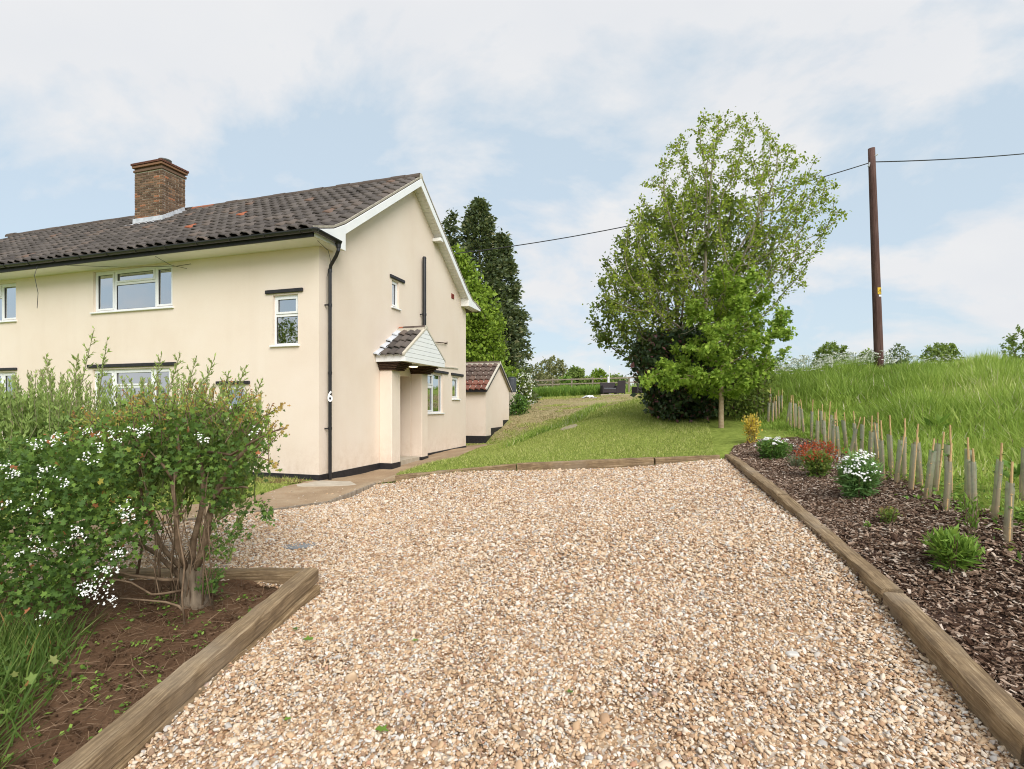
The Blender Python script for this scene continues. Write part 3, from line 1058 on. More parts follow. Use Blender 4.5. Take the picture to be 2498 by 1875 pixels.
# ------------------------------------------------------------------ railway sleepers
def sleeper(p0, p1, w, h, label, dz=0.0, tilt=0.0, side=1, seed=0):
    """p0, p1: ends of the top inner edge (x, y, z); the timber extends to the outer side"""
    a, b = Vector(p0), Vector(p1)
    d = (b - a)
    L = d.length
    u = d.normalized()
    s = Vector((u.y, -u.x, 0)).normalized() * side
    up = Vector((0, 0, 1))
    r_ = random.Random(seed)
    nseg = max(4, int(L / .12))
    bm = bmesh.new()
    rings = []
    sec = [(0, 0), (0, -h), (w, -h), (w, 0)]
    # slightly rounded section
    c = .014
    sec = [(0, -c), (0, -h), (w, -h), (w, -c), (w - c, 0), (c, 0)]
    for i in range(nseg + 1):
        t = i / nseg
        ring = []
        for k, (q, zz) in enumerate(sec):
            j = .006 if k != 1 and k != 2 else .003
            ring.append(bm.verts.new((t * L + (r_.uniform(-.004, .004) if 0 < i < nseg else 0), side * q + r_.gauss(0, j * .6) - side * w / 2, zz + r_.gauss(0, j * .6))))
        rings.append(ring)
    n = len(sec)
    for i in range(nseg):
        for k in range(n):
            k2 = (k + 1) % n
            bm.faces.new((rings[i][k], rings[i][k2], rings[i + 1][k2], rings[i + 1][k]))
    bm.faces.new(rings[0][::-1])
    bm.faces.new(rings[-1])
    bmesh.ops.recalc_face_normals(bm, faces=bm.faces)
    me = bpy.data.meshes.new("railway_sleeper")
    bm.to_mesh(me)
    bm.free()
    o = link_mesh("railway_sleeper", me, MATS["weathered_sleeper"])
    # local +X along the timber, local Y across
    yv = up.cross(u).normalized()
    M = Matrix.Identity(4)
    zv = u.cross(yv)
    for i in range(3):
        M[i][0], M[i][1], M[i][2] = u[i], yv[i], zv[i]
    off = -yv * 0.0
    # inner edge at y = -side*w/2 (+side*q outward). outward direction in world is s; local y -> yv
    sg = 1 if yv.dot(s) > 0 else -1
    M.translation = a + yv * (sg * w / 2)
    if sg * side < 0:
        for v in me.vertices:
            v.co.y = -v.co.y
        me.flip_normals()
    o.matrix_world = M
    tag(o, label, "sleeper", "old timber sleepers edging the drive")
    return o


def zt(x, y, d):
    return (x, y, hz(x, y) + d)


sleeper((1.68, 0.05, -.215), (2.19, 2.16, .005), .135, .24, "timber sleeper at the bottom right corner of the gravel, running out of the frame", seed=1)
sleeper((2.20, 2.20, .005), (2.565, 3.51, .145), .135, .24, "short pale sleeper with a saw cut, nearer than the wide joint", seed=2)
sleeper((2.575, 3.545, .155), (3.055, 5.86, .40), .13, .24, "long weathered sleeper beside the bright green leafy plant and the white flowering shrub", seed=3)
sleeper((3.065, 5.89, .41), (3.51, 8.1, .575), .13, .24, "mossy brown sleeper on the right edge, beside the red tipped shrub", seed=4)
sleeper((3.515, 8.12, .58), (3.60, 8.62, .60), .13, .24, "short end sleeper at the far right corner of the gravel", seed=5)
sleeper((3.50, 8.56, .585), (2.41, 8.55, .545), .12, .22, "dark sleeper at the right end of the far gravel edge below the lawn", side=1, seed=6)
sleeper((2.38, 8.545, .55), (.085, 8.61, .44), .12, .22, "long pale sleeper in the middle of the far gravel edge below the lawn", side=1, seed=7)
sleeper((.06, 8.62, .435), (-2.05, 8.91, .20), .12, .22, "sleeper at the left end of the far gravel edge, tapering to the path", side=1, seed=8)
sleeper((-1.745, 4.58, -.035), (-2.045, 1.95, -.295), .14, .125, "heavy weathered upper sleeper beside the soil bed in the left foreground", side=1, seed=9)
sleeper((-1.71, 4.52, -.172), (-2.03, 1.9, -.43), .155, .16, "grey lower sleeper under the heavy one beside the soil bed", side=1, seed=10)
sleeper((-1.89, 4.64, -.09), (-4.4, 4.86, -.16), .12, .22, "thin dark sleeper behind the soil bed, at the foot of the hawthorn", side=1, seed=11)


def edging_board():
    pts = [(-2.44, 9.12), (-2.95, 8.15), (-3.44, 7.25), (-4.3, 6.72), (-5.2, 6.2)]
    for i in range(len(pts) - 1):
        (x0, y0), (x1, y1) = pts[i], pts[i + 1]
        a, b = Vector((x0, y0, hz(x0, y0) + .045)), Vector((x1, y1, hz(x1, y1) + .045))
        u = (b - a).normalized()
        s = Vector((u.y, -u.x, 0)) * .018
        m = MB()
        up = Vector((0, 0, .12))
        a = a + u * .01; b = b - u * .01
        m.add([a + s, a - s, b - s, b + s, a + s - up, a - s - up, b - s - up, b + s - up],
              [(0, 1, 2, 3), (7, 6, 5, 4), (0, 4, 5, 1), (1, 5, 6, 2), (2, 6, 7, 3), (3, 7, 4, 0)])
        o = m.build("edging_board", MATS["fence_wood"], bevel=.006)
        lab = ["thin timber edging between path and gravel, nearest the house door", "thin timber edging between path and gravel, below the house corner",
               "thin timber edging between path and gravel, right of the hawthorn", "thin timber edging between path and gravel, hidden behind the hawthorn"][i]
        tag(o, lab, "edging", "boards between path and gravel")


edging_board()

# ------------------------------------------------------------------ the house
house = empty("house", (HO[0], HO[1], 0), -YAW)
tag(house, "cream rendered semi-detached house with brown tiled roof and brick chimney", "house")
M_ = MATS


def wall_holes(mb, axis, u0, u1, z0, z1, holes, face, back, ends=True):
    """wall slab with rectangular openings; axis 'x': wall runs along x at y=face..back; axis 'y': runs along y at x=face..back"""
    us = sorted({u0, u1, *[h[0] for h in holes], *[h[1] for h in holes]})
    zs = sorted({z0, z1, *[h[2] for h in holes], *[h[3] for h in holes]})

    def P(u, w, z):
        return (u, w, z) if axis == "x" else (w, u, z)

    for i in range(len(us) - 1):
        for j in range(len(zs) - 1):
            a, b, c, d = us[i], us[i + 1], zs[j], zs[j + 1]
            um, zm = (a + b) / 2, (c + d) / 2
            if any(h[0] < um < h[1] and h[2] < zm < h[3] for h in holes):
                continue
            for w in (face, back):
                mb.add([P(a, w, c), P(b, w, c), P(b, w, d), P(a, w, d)], [(0, 1, 2, 3)])
    for (a, b, c, d) in holes:
        mb.add([P(a, face, c), P(b, face, c), P(b, face, d), P(a, face, d), P(a, back, c), P(b, back, c), P(b, back, d), P(a, back, d)],
               [(0, 1, 5, 4), (1, 2, 6, 5), (2, 3, 7, 6), (3, 0, 4, 7)])
    if ends:
        mb.add([P(u0, face, z0), P(u0, back, z0), P(u0, back, z1), P(u0, face, z1), P(u1, face, z0), P(u1, back, z0), P(u1, back, z1), P(u1, face, z1)],
               [(0, 1, 2, 3), (4, 5, 6, 7), (3, 2, 6, 7), (0, 1, 5, 4)])
    return mb


TH = .28
XL = -16.2
FW = [(-6.48, -3.95, 3.67, 4.66), (-1.16, -.52, 2.69, 3.75), (-6.5, -4.02, 1.05, 2.29), (-2.48, -1.88, 1.32, 1.87), (-11.8, -9.27, 3.62, 4.61), (-11.8, -9.3, 1.05, 2.29),
      (-14.6, -14.0, 2.69, 3.75)]
GW = [(2.88, 3.24, 3.98, 4.69), (4.87, 5.99, 1.19, 2.40), (6.73, 7.29, 1.64, 2.38)]
DOOR = (2.72, 3.88, -.06, 2.22)
m = MB(); wall_holes(m, "x", XL, 0.0, -.5, 4.73, FW, 0.0, TH)
m.build("front_wall", M_["cream_render"], house)
m = MB(); wall_holes(m, "y", TH, 7.91, -.5, 4.73, GW + [DOOR], 0.0, -TH)
m.prism([(TH, 4.73), (TH, 5.02), (3.95, 7.60), (7.63, 5.02), (7.91, 4.73)], "x", -TH, 0.0)
m.build("gable_wall", M_["cream_render"], house)
m = MB(); m.box(XL, -TH - .002, 7.91 - TH, 7.91, -.5, 4.73)
m.build("rear_wall", M_["cream_render"], house)
m = MB(); m.prism([(TH, -.5), (TH, 5.02), (3.95, 7.60), (7.63, 5.02), (7.63, -.5)], "x", XL, XL + TH)
m.build("party_end_wall", M_["cream_render"], house)
m = MB(); m.box(XL + TH, -TH, TH, 7.63, 2.42, 2.56); m.box(XL + TH, -TH, TH, 7.63, 4.70, 4.76); m.box(XL + TH, -TH, TH, 7.63, -.4, -.1)
m.box(-3.0, -2.9, TH, 7.63, -.1, 2.42); m.box(-3.3, -3.2, TH, 7.63, 2.56, 4.7); m.box(-8.2, -8.0, TH, 7.63, -.1, 4.7); m.box(-8.0, -2.95, 3.9, 4.0, -.1, 4.7)
m.build("interior_partition", M_["dark_room"], house)
# plinth
m = MB(); m.box(XL, .014, -.014, -.001, -.5, 0.0); m.box(.001, .014, -.001, 2.276, -.5, 0.0)
m.box(.001, .354, 2.276, 2.289, -.5, 0); m.box(.341, .354, 2.289, 2.70, -.5, 0)
m.box(.001, .354, 3.876, 3.889, -.5, 0); m.box(.341, .354, 3.889, 4.264, -.5, 0); m.box(.014, .341, 4.251, 4.264, -.5, 0)
m.box(.001, .014, 4.265, 7.924, -.5, 0.0)
m.build("plinth", M_["black_paint"], house)
# porch pillars, recess, door, step
m = MB(); m.box(.0005, .34, 2.29, 2.71, -.5, 2.33); m.build("porch_pillar", M_["cream_render"], house, bevel=.012)
m = MB(); m.box(.0005, .34, 3.89, 4.25, -.5, 2.33); m.build("porch_pillar", M_["cream_render"], house, bevel=.012)
m = MB(); m.box(-.9, -TH - .001, 2.60, 2.715, -.1, 2.3); m.box(-.9, -TH - .001, 3.885, 4.0, -.1, 2.3); m.box(-.9, -TH - .001, 2.715, 3.885, 2.23, 2.3)
m.build("porch_recess", M_["cream_render"], house)
m = MB(); m.box(-.86, -.80, 2.73, 3.87, .03, 2.2)
door = m.build("front_door", M_["white_plastic"], house, bevel=.004)
m = MB(); m.box(-.8, -.79, 2.9, 3.7, 1.1, 2.0); m.build("door_pane", M_["window_glass"], door)
m = MB(); m.tube([(-.80, 2.83, .98), (-.75, 2.83, .98), (-.75, 2.96, .98)], .012, 8); m.build("door_handle", M_["galvanised"], door)
m = MB(); m.box(-.85, .28, 2.73, 3.87, -.3, .02); m.build("door_step", M_["concrete"], house, bevel=.01)


def corbel(y0, y1):
    mb = MB()
    r_ = random.Random(int(y0 * 100))
    for k in range(5):
        z0 = 2.295 + k * .040
        ext = .44 + k * .045
        mb.box(.004 + r_.uniform(0, .004), ext + r_.uniform(-.01, .01), y0 - .02 - k * .018 + r_.uniform(-.008, .008), y1 + .02 + k * .012, z0, z0 + .034)
    mb.build("porch_corbel", M_["dark_timber"], house, bevel=.006)


corbel(2.27, 2.73)
corbel(3.87, 4.27)


# windows ---------------------------------------------------------------
def window(plane, u0, u1, z0, z1, lights, lintel=None, sill=True, blind=None, curtain=False):
    """lights: list of (ua,ub,za,zb,opening) panes in fractions; plane F faces -y, G faces +x"""
    rec = .055

    def box(mb, a, b, d0, d1, c, d):
        if plane == "F":
            mb.box(a, b, d0, d1, c, d)
        else:
            mb.box(-d1, -d0, a, b, c, d)

    fr = MB()
    t = .045
    box(fr, u0, u1, rec, rec + .07, z0, z0 + t); box(fr, u0, u1, rec, rec + .07, z1 - t, z1)
    box(fr, u0, u0 + t, rec, rec + .07, z0 + t, z1 - t); box(fr, u1 - t, u1, rec, rec + .07, z0 + t, z1 - t)
    win = fr.build("window", M_["white_plastic"], house, bevel=.004)
    W_, Hh = u1 - u0, z1 - z0
    done = set()
    for (a, b, c, d, op) in lights:
        A, B, C_, D_ = u0 + a * W_, u0 + b * W_, z0 + c * Hh, z0 + d * Hh
        # mullions and transoms between lights
        for key, cond in ((("v", round(A, 3)), a > .01), (("h", round(C_, 3), round(A, 2)), c > .01)):
            if cond and key not in done:
                done.add(key)
                mb = MB()
                if key[0] == "v":
                    box(mb, A - .03, A + .03, rec + .004, rec + .066, z0 + t, z1 - t)
                    mb.build("mullion", M_["white_plastic"], win, bevel=.004)
                else:
                    box(mb, A + .0, B - .0, rec + .006, rec + .064, C_ - .028, C_ + .028)
                    mb.build("transom", M_["white_plastic"], win, bevel=.004)
        ia, ib = A + (.046 if a < .01 else .031), B - (.046 if b > .99 else .031)
        ic, id_ = C_ + (.046 if c < .01 else .029), D_ - (.046 if d > .99 else .029)
        if op:
            mb = MB()
            s = .045
            box(mb, ia, ib, rec - .012, rec + .05, ic, ic + s); box(mb, ia, ib, rec - .012, rec + .05, id_ - s, id_)
            box(mb, ia, ia + s, rec - .012, rec + .05, ic + s, id_ - s); box(mb, ib - s, ib, rec - .012, rec + .05, ic + s, id_ - s)
            mb.build("sash", M_["white_plastic"], win, bevel=.004)
            mb = MB()
            um = (ia + ib) / 2 if (ib - ia) > (id_ - ic) else ib - s * .5
            zm = ic + s * .5 if (ib - ia) > (id_ - ic) else (ic + id_) / 2
            box(mb, um - .012, um + .012, rec + .052, rec + .075, zm - .05, zm + .05)
            mb.build("handle", M_["white_plastic"], win, bevel=.004)
            ia += s; ib -= s; ic += s; id_ -= s
        mb = MB()
        box(mb, ia - .004, ib + .004, rec + .024, rec + .032, ic - .004, id_ + .004)
        mb.build("pane", M_["window_glass"], win)
        g = MB()
        w_ = .006
        box(g, ia, ib, rec + .014, rec + .02, ic, ic + w_); box(g, ia, ib, rec + .014, rec + .02, id_ - w_, id_)
        box(g, ia, ia + w_, rec + .014, rec + .02, ic + w_, id_ - w_); box(g, ib - w_, ib, rec + .014, rec + .02, ic + w_, id_ - w_)
        g.build("gasket", M_["black_plastic"], win)
    if sill:
        mb = MB()
        box(mb, u0 - .05, u1 + .05, -.05, rec - .001, z0 - .035, z0 - .002)
        mb.build("sill", M_["white_plastic"], win, bevel=.006)
    if lintel:
        mb = MB()
        la, lb, lz0, lz1 = lintel
        box(mb, la, lb, -.045, -.001, lz0, lz1)
        mb.build("lintel", M_["black_paint"], win, bevel=.008)
    if blind:
        mb = MB()
        box(mb, u0 + .03, u1 - .03, rec + .12, rec + .125, z1 - blind * Hh, z1 - .03)
        mb.build("roller_blind", M_["blind"], win)
    if curtain:
        mb = MB()
        n = 40
        cu = []
        for i in range(n + 1):
            u = u0 + .03 + (W_ - .06) * i / n
            dd = rec + .17 + .018 * math.sin(i * 1.9)
            cu.append((u, dd))
        for i in range(n):
            (a, da), (b, db) = cu[i], cu[i + 1]
            q = [(a, da, z0 + .02), (b, db, z0 + .02), (b, db, z1 - .02), (a, da, z1 - .02)]
            if plane == "G":
                q = [(-p[1], p[0], p[2]) for p in q]
            mb.add(q, [(0, 1, 2, 3)])
        mb.build("net_curtain", M_["curtain"], win)
    return win


three = [(0, .262, 0, 1, True), (.262, .775, 0, .66, False), (.262, .775, .66, 1, True), (.775, 1, 0, 1, True)]
window("F", *FW[0], three, curtain=False, blind=.12)
window("F", *FW[1], [(0, 1, 0, .60, False), (0, 1, .60, 1, True)], (-1.33, -.38, 3.785, 3.86))
window("F", *FW[2], three, (-6.64, -3.82, 2.33, 2.41))
window("F", *FW[3], [(0, 1, 0, 1, True)], (-2.66, -1.75, 1.885, 1.955))
window("F", *FW[4], [(0, .25, 0, 1, True), (.25, .75, 0, .66, False), (.25, .75, .66, 1, True), (.75, 1, 0, 1, True)], curtain=True)
window("F", *FW[5], three, (-11.9, -9.21, 2.33, 2.40))
window("F", *FW[6], [(0, 1, 0, .6, False), (0, 1, .6, 1, True)])
window("G", *GW[0], [(0, 1, 0, 1, True)], (2.76, 3.50, 4.72, 4.80), curtain=False)
window("G", *GW[1], [(0, .45, 0, .68, True), (0, .45, .68, 1, True), (.45, 1, 0, 1, False)], (4.45, 6.35, 2.43, 2.51), blind=.38)
window("G", *GW[2], [(0, 1, 0, 1, True)], (6.61, 7.62, 2.42, 2.50), blind=.5)

# eaves -----------------------------------------------------------------
XV = .30       # verge plane
XW = XL - .3
FP = [(-.52, 4.865), (-.25, 4.955), (.10, 5.075), (.5, 5.30), (3.95, 7.74)]        # top of the front roof deck, eaves to ridge


def off_profile(pts, d):
    out = []
    for i, p in enumerate(pts):
        a, b = pts[max(i - 1, 0)], pts[min(i + 1, len(pts) - 1)]
        t = Vector((b[0] - a[0], b[1] - a[1])).normalized()
        out.append((p[0] + t.y * d, p[1] - t.x * d))
    return out


low = off_profile(FP, .06)
low[-1] = (3.95, 7.66)
RP = [(7.9 - y + .0, z) for y, z in FP]
RP[0] = (8.60, 4.90); RP[1] = (8.2, 5.01)
rlow = [(p[0], p[1] - .075) for p in RP]
m = MB()
prof = FP + RP[::-1][1:] + rlow + low[::-1][1:] if False else FP + RP[::-1][1:] + rlow[:-1] + [(3.95, 7.66)] + low[::-1][1:]
m.prism(prof, "x", XW, XV - .03)
roof = m.build("roof", M_["roof_mortar"], house)
# bargeboard with its shaped ends
bb = [(-.50, 4.70), (.48, 4.70), (.48, 5.06), (3.93, 7.50), (7.45, 5.05), (7.45, 4.84), (8.57, 4.84), (8.585, 4.885), (8.2, 4.985), (7.4, 5.275), (3.95, 7.715), (.5, 5.275), (.10, 5.05), (-.25, 4.93), (-.50, 4.85)]
m = MB(); m.prism(bb, "x", XV - .028, XV); m.build("bargeboard", M_["white_plastic"], house, bevel=.004)
m = MB(); m.prism([(-.49, 4.705), (.47, 4.705), (.47, 5.0), (.05, 5.0), (-.49, 4.80)], "x", .003, XV - .03)
m.build("eaves_box", M_["soffit_white"], house)
m = MB(); m.prism([(7.46, 4.845), (8.56, 4.845), (8.56, 4.86), (7.6, 5.12), (7.46, 5.14)], "x", .003, XV - .03)
m.build("eaves_box", M_["soffit_white"], house)
# verge soffit boards between the gable wall and the bargeboard
m = MB()
for s_ in (0, 1):
    A = Vector((.48, 5.12)) if s_ == 0 else Vector((7.44, 5.12))
    B = Vector((3.93, 7.555)) if s_ == 0 else Vector((3.95, 7.555))
    nb = 34
    d = (B - A) / nb
    for k in range(nb):
        a = A + d * (k + .05); b = A + d * (k + .97)
        m.prism([(a.x, a.y), (b.x, b.y), (b.x, b.y + .02), (a.x, a.y + .02)], "x", .003, XV - .03)
m.build("verge_soffit", M_["soffit_white"], house)
m = MB(); m.box(.003, XV - .03, 5.24, 5.44, 6.40, 6.50); m.build("purlin_end", M_["soffit_white"], house, bevel=.004)
m = MB(); m.box(XW, .262, -.49, -.003, 4.695, 4.715); m.build("soffit", M_["soffit_white"], house)
m = MB(); m.box(XW, .268, -.52, -.492, 4.70, 4.855); m.build("fascia", M_["black_paint"], house)


def half_pipe(mb, p0, p1, r, up=Vector((0, 0, 1))):
    p0, p1 = Vector(p0), Vector(p1)
    d = (p1 - p0).normalized()
    s = d.cross(up).normalized()
    n = 9
    vs = []
    for p in (p0, p1):
        for rad in (r, r - .006):
            for k in range(n):
                a = math.pi * k / (n - 1)
                vs.append(p + s * math.cos(a) * rad - up * math.sin(a) * rad)
    fs = []
    for L in (0, 1):
        for k in range(n - 1):
            a = L * n + k
            fs.append((a, a + 1, 2 * n + a + 1, 2 * n + a))
    fs += [(0, n, 3 * n, 2 * n), (n - 1, 2 * n - 1, 4 * n - 1, 3 * n - 1)]
    for e in (0, 2 * n):
        for k in range(n - 1):
            fs.append((e + k, e + k + 1, e + n + k + 1, e + n + k))
    mb.add(vs, fs)


m = MB()
half_pipe(m, (XW, -.585, 4.86), (.36, -.585, 4.82), .062)
half_pipe(m, (.375, -.62, 4.82), (.375, .17, 4.80), .062)
m.lathe([(.0, -.066), (.06, -.062), (.075, -.02), (.075, .004), (.066, .004), (.0, -.05)], (.375, -.585, 4.82), 14)
gut = m.build("gutter", M_["black_plastic"], house)
for k in range(19):
    x = .05 - k * .86
    m = MB(); z = 4.82 + .04 * (-x / 16.5)
    m.tube([(x, -.525, z + .02), (x, -.55, z - .05), (x, -.585, z - .068), (x, -.63, z - .05), (x, -.652, z + .004)], .009, 6)
    m.build("gutter_bracket", M_["black_plastic"], gut)
m = MB()
m.lathe([(.05, -.09), (.055, -.03), (.066, .0)], (.375, .12, 4.745), 12)
m.tube([(.375, .12, 4.68), (.375, .12, 4.60), (.30, .15, 4.50), (.12, .22, 4.34), (.09, .235, 4.24), (.09, .235, 3.4), (.09, .235, -.12)], .036, 14)
for z in (4.24, 3.52, 2.1, .95):
    m.tube([(.09, .235, z - .03), (.09, .235, z + .03)], .043, 14)
m.box(.0, .09, .17, .185, 3.50, 3.53); m.box(0, .09, .17, .185, .93, .96)
dp = m.build("downpipe", M_["black_plastic"], house)
# the house number painted on the downpipe
cu = bpy.data.curves.new("number", "FONT")
cu.body = "6"
cu.size = .31
cu.extrude = .001
cu.offset = .006
cu.align_x = "CENTER"
to = bpy.data.objects.new("number_text", cu)
me = bpy.data.meshes.new_from_object(to)
bpy.data.objects.remove(to)
num = link_mesh("house_number", me, M_["white_plastic"], dp)
num.rotation_euler = Euler((R(90), 0, R(38)))
num.location = (.09 + .029, .235 - .037, 1.51)
for v in me.vertices:
    v.co.x *= .7
m = MB(); m.tube([(.10, 4.51, 2.9), (.10, 4.51, 5.66)], .055, 16)
m.lathe([(.058, 0), (.058, .03), (.045, .06), (.0, .075)], (.10, 4.51, 5.66), 14)
m.tube([(.10, 4.51, 4.02), (.10, 4.51, 4.08)], .064, 16); m.box(0, .1, 4.42, 4.44, 4.03, 4.06)
m.build("soil_pipe", M_["black_plastic"], house)
m = MB(); m.box(.0, .012, 6.64, 6.86, 4.96, 5.12)
av = m.build("air_vent", M_["terracotta_vent"], house)
for k in range(3):
    m = MB(); m.box(.012, .02, 6.66, 6.84, 4.975 + k * .05, 4.99 + k * .05); m.build("vent_bar", M_["terracotta_vent"], av)
m = MB(); m.tube([(0, 5.40, 3.36), (.05, 5.40, 3.36), (.05, 6.2, 3.42)], .014, 8); m.tube([(.0, 6.12, 3.41), (.06, 6.12, 3.41)], .022, 8); m.tube([(.05, 6.2, 3.38), (.05, 6.2, 3.47)], .014, 8)
m.build("wall_bracket", M_["dark_timber"], house)
m = MB(); m.prism([(5.1, 2.60), (7.18, 2.665), (7.18, 2.70), (5.1, 2.64)], "x", .001, .03); m.build("drip_strip", M_["lime_mortar"], house)


def wire(name, pts, r=.006):
    mb = MB(); mb.tube(pts, r, 6)
    return mb.build(name, M_["cable_black"], house)


wire("loose_wire", [(-7.5, -.54, 4.80), (-7.52, -.60, 4.5), (-7.48, -.55, 4.1), (-7.60, -.5, 3.75)])
wire("loose_wire", [(-6.6, -.5, 4.70), (-5.2, -.2, 4.62), (-3.8, -.02, 4.58), (-3.4, -.01, 4.60)], .005)
wire("loose_wire", [(-3.9, -.45, 4.69), (-3.75, -.2, 4.55), (-3.5, -.02, 4.50)], .005)
wire("loose_wire", [(.2, -.3, 4.69), (.26, -.05, 4.56), (.15, .18, 4.42), (.05, .19, 4.1), (.05, .19, 3.5)], .005)

# pantiles --------------------------------------------------------------
def pantile(w=.315, L=.43, amp=.050, th=.028):
    n = 9
    V, F = [], []
    for yy, lift in ((0.0, .040), (L * .5, .018), (L, 0.0)):
        for k in range(n):
            x = w * (k / (n - 1) - .5)
            ph = 2 * math.pi * k / (n - 1)
            z = amp * (math.sin(ph - .6) * .8 + .35 * math.sin(2 * ph - .4)) + lift
            V.append((x, yy, z))
    for k in range(n):
        x, yy, z = V[k]
        V.append((x, 0, z - th))
    for r_ in range(2):
        for k in range(n - 1):
            F.append((r_ * n + k, r_ * n + k + 1, (r_ + 1) * n + k + 1, (r_ + 1) * n + k))
    for k in range(n - 1):
        F.append((3 * n + k, 3 * n + k + 1, k + 1, k))
    # right-hand edge thickness
    V += [(V[n - 1][0], 0, V[n - 1][2] - th), (V[2 * n - 1][0], L * .5, V[2 * n - 1][2] - th), (V[3 * n - 1][0], L, V[3 * n - 1][2] - th)]
    b = 4 * n
    F += [(b, b + 1, 2 * n - 1, n - 1), (b + 1, b + 2, 3 * n - 1, 2 * n - 1)]
    return np.array(V), np.array(F)


TV, TF = pantile()
tile_me = np_mesh("roof_tile", TV, TF)
tile_me.materials.append(M_["roof_tile"])
tile_or = np_mesh("roof_tile_orange", TV, TF)
tile_or.materials.append(M_["orange_tile"])


def arc(profile):
    P = np.array(profile, float)
    d = np.r_[0, np.cumsum(np.linalg.norm(np.diff(P, axis=0), axis=1))]
    return P, d


def at_s(P, d, s):
    return np.array([np.interp(s, d, P[:, 0]), np.interp(s, d, P[:, 1])])


def tile_matrix(x, p, q, flip=1, jit=None):
    """tile sitting at house-local (x, p) with its up-slope direction towards q"""
    t = (q - p) / np.linalg.norm(q - p)
    u = Vector((0, t[0], t[1]))
    xv = Vector((1, 0, 0)) * flip
    nz = xv.cross(u)
    M = Matrix.Identity(4)
    for i in range(3):
        M[i][0], M[i][1], M[i][2] = xv[i], u[i], nz[i]
    M.translation = Vector((x, p[0], p[1])) + nz * .034
    if jit:
        M = M @ Euler((jit.gauss(0, .008), jit.gauss(0, .014), jit.gauss(0, .010))).to_matrix().to_4x4() @ Matrix.Translation((jit.gauss(0, .003), jit.gauss(0, .006), jit.gauss(0, .003)))
    return M


def lay_roof():
    P, d = arc(FP)
    rows = 15
    gauge = (d[-1] - .02) / rows
    cw = .285
    ncol = int((XV - XW) / cw)
    jit = random.Random(3)
    cand = []
    for r_ in range(rows):
        s0 = r_ * gauge - .03
        p, q = at_s(P, d, max(s0, 0)), at_s(P, d, min(s0 + .40, d[-1]))
        if s0 < 0:
            p = p - (q - p) / np.linalg.norm(q - p) * (-s0)
        for c in range(ncol):
            x = XV - .05 - (c + .5) * cw
            M = tile_matrix(x, p, q, 1, jit)
            cand.append((c, r_, M))
    orange = {(15, 9), (19, 7)}
    objs = [k for k in cand if k[0] < 20]
    rest = [k for k in cand if k[0] >= 20]
    for c, r_, M in objs:
        o = bpy.data.objects.new("roof_tile", tile_or if (c, r_) in orange else tile_me)
        o.parent = roof
        COL.objects.link(o)
        o.matrix_local = M
    Vs, Fs, rn = [], [], []
    for i, (c, r_, M) in enumerate(rest):
        A = np.array(M)
        Vs.append(TV @ A[:3, :3].T + A[:3, 3])
        Fs.append(TF + i * len(TV))
        rn.append(np.full(len(TV), jit.random()))
    o = link_mesh("roof_tiling", np_mesh("roof_tiling", np.concatenate(Vs), np.concatenate(Fs), np.concatenate(rn)), M_["roof_tile"], roof)
    o["kind"] = "stuff"
    # rear slope
    P2, d2 = arc(RP)
    Vs, Fs, rn = [], [], []
    i = 0
    for r_ in range(rows):
        s0 = r_ * (d2[-1] - .02) / rows
        p, q = at_s(P2, d2, s0), at_s(P2, d2, min(s0 + .4, d2[-1]))
        for c in range(ncol):
            A = np.array(tile_matrix(XV - .05 - (c + .5) * cw, p, q, -1, jit))
            Vs.append(TV @ A[:3, :3].T + A[:3, 3]); Fs.append(TF + i * len(TV)); rn.append(np.full(len(TV), jit.random())); i += 1
    o = link_mesh("rear_roof_tiling", np_mesh("rear_roof_tiling", np.concatenate(Vs), np.concatenate(Fs), np.concatenate(rn)), M_["roof_tile"], roof)
    o["kind"] = "stuff"


lay_roof()


def ridge_mesh(name, L, r, mat):
    mb = MB()
    n = 9
    vs = []
    for x in (0, L):
        for rad in (r, r - .02):
            for k in range(n):
                a = math.pi * (k / (n - 1) * 1.1 - .05)
                vs.append((x, math.cos(a) * rad, math.sin(a) * rad))
    fs = []
    for k in range(n - 1):
        fs.append((k, k + 1, 2 * n + k + 1, 2 * n + k))
        fs.append((n + k, n + k + 1, 3 * n + k + 1, 3 * n + k))
        fs.append((k, k + 1, n + k + 1, n + k)); fs.append((2 * n + k, 2 * n + k + 1, 3 * n + k + 1, 3 * n + k))
    mb.add(vs, fs)
    me = mb.mesh(name)
    me.materials.append(mat)
    return me


rm1 = ridge_mesh("ridge_tile", .44, .13, M_["ridge_tile"])
rm2 = ridge_mesh("ridge_tile_orange", .44, .13, M_["orange_tile"])
x = XV - .01
k = 0
jr = random.Random(5)
while x > XW:
    x -= .452
    if -9.1 < x + .2 < -8.1:
        continue
    o = bpy.data.objects.new("ridge_tile", rm2 if -7.85 < x + .22 < -6.9 else rm1)
    o.parent = roof
    COL.objects.link(o)
    o.location = (x, 3.95 + jr.gauss(0, .004), 7.735 + jr.gauss(0, .005))
    o.rotation_euler = (jr.gauss(0, .02), jr.gauss(0, .006), jr.gauss(0, .006))
m = MB(); m.box(XW + .05, XV - .04, 3.83, 4.07, 7.62, 7.775); m.build("ridge_bedding", M_["roof_mortar"], roof)
m = MB(); m.lathe([(.0, -.005), (.10, -.004), (.10, .0), (.0, .004)], (0, 0, 0), 16)
o = m.build("ridge_end", M_["lime_mortar"], roof); o.rotation_euler = (0, R(90), 0); o.location = (XV - .004, 3.95, 7.755)
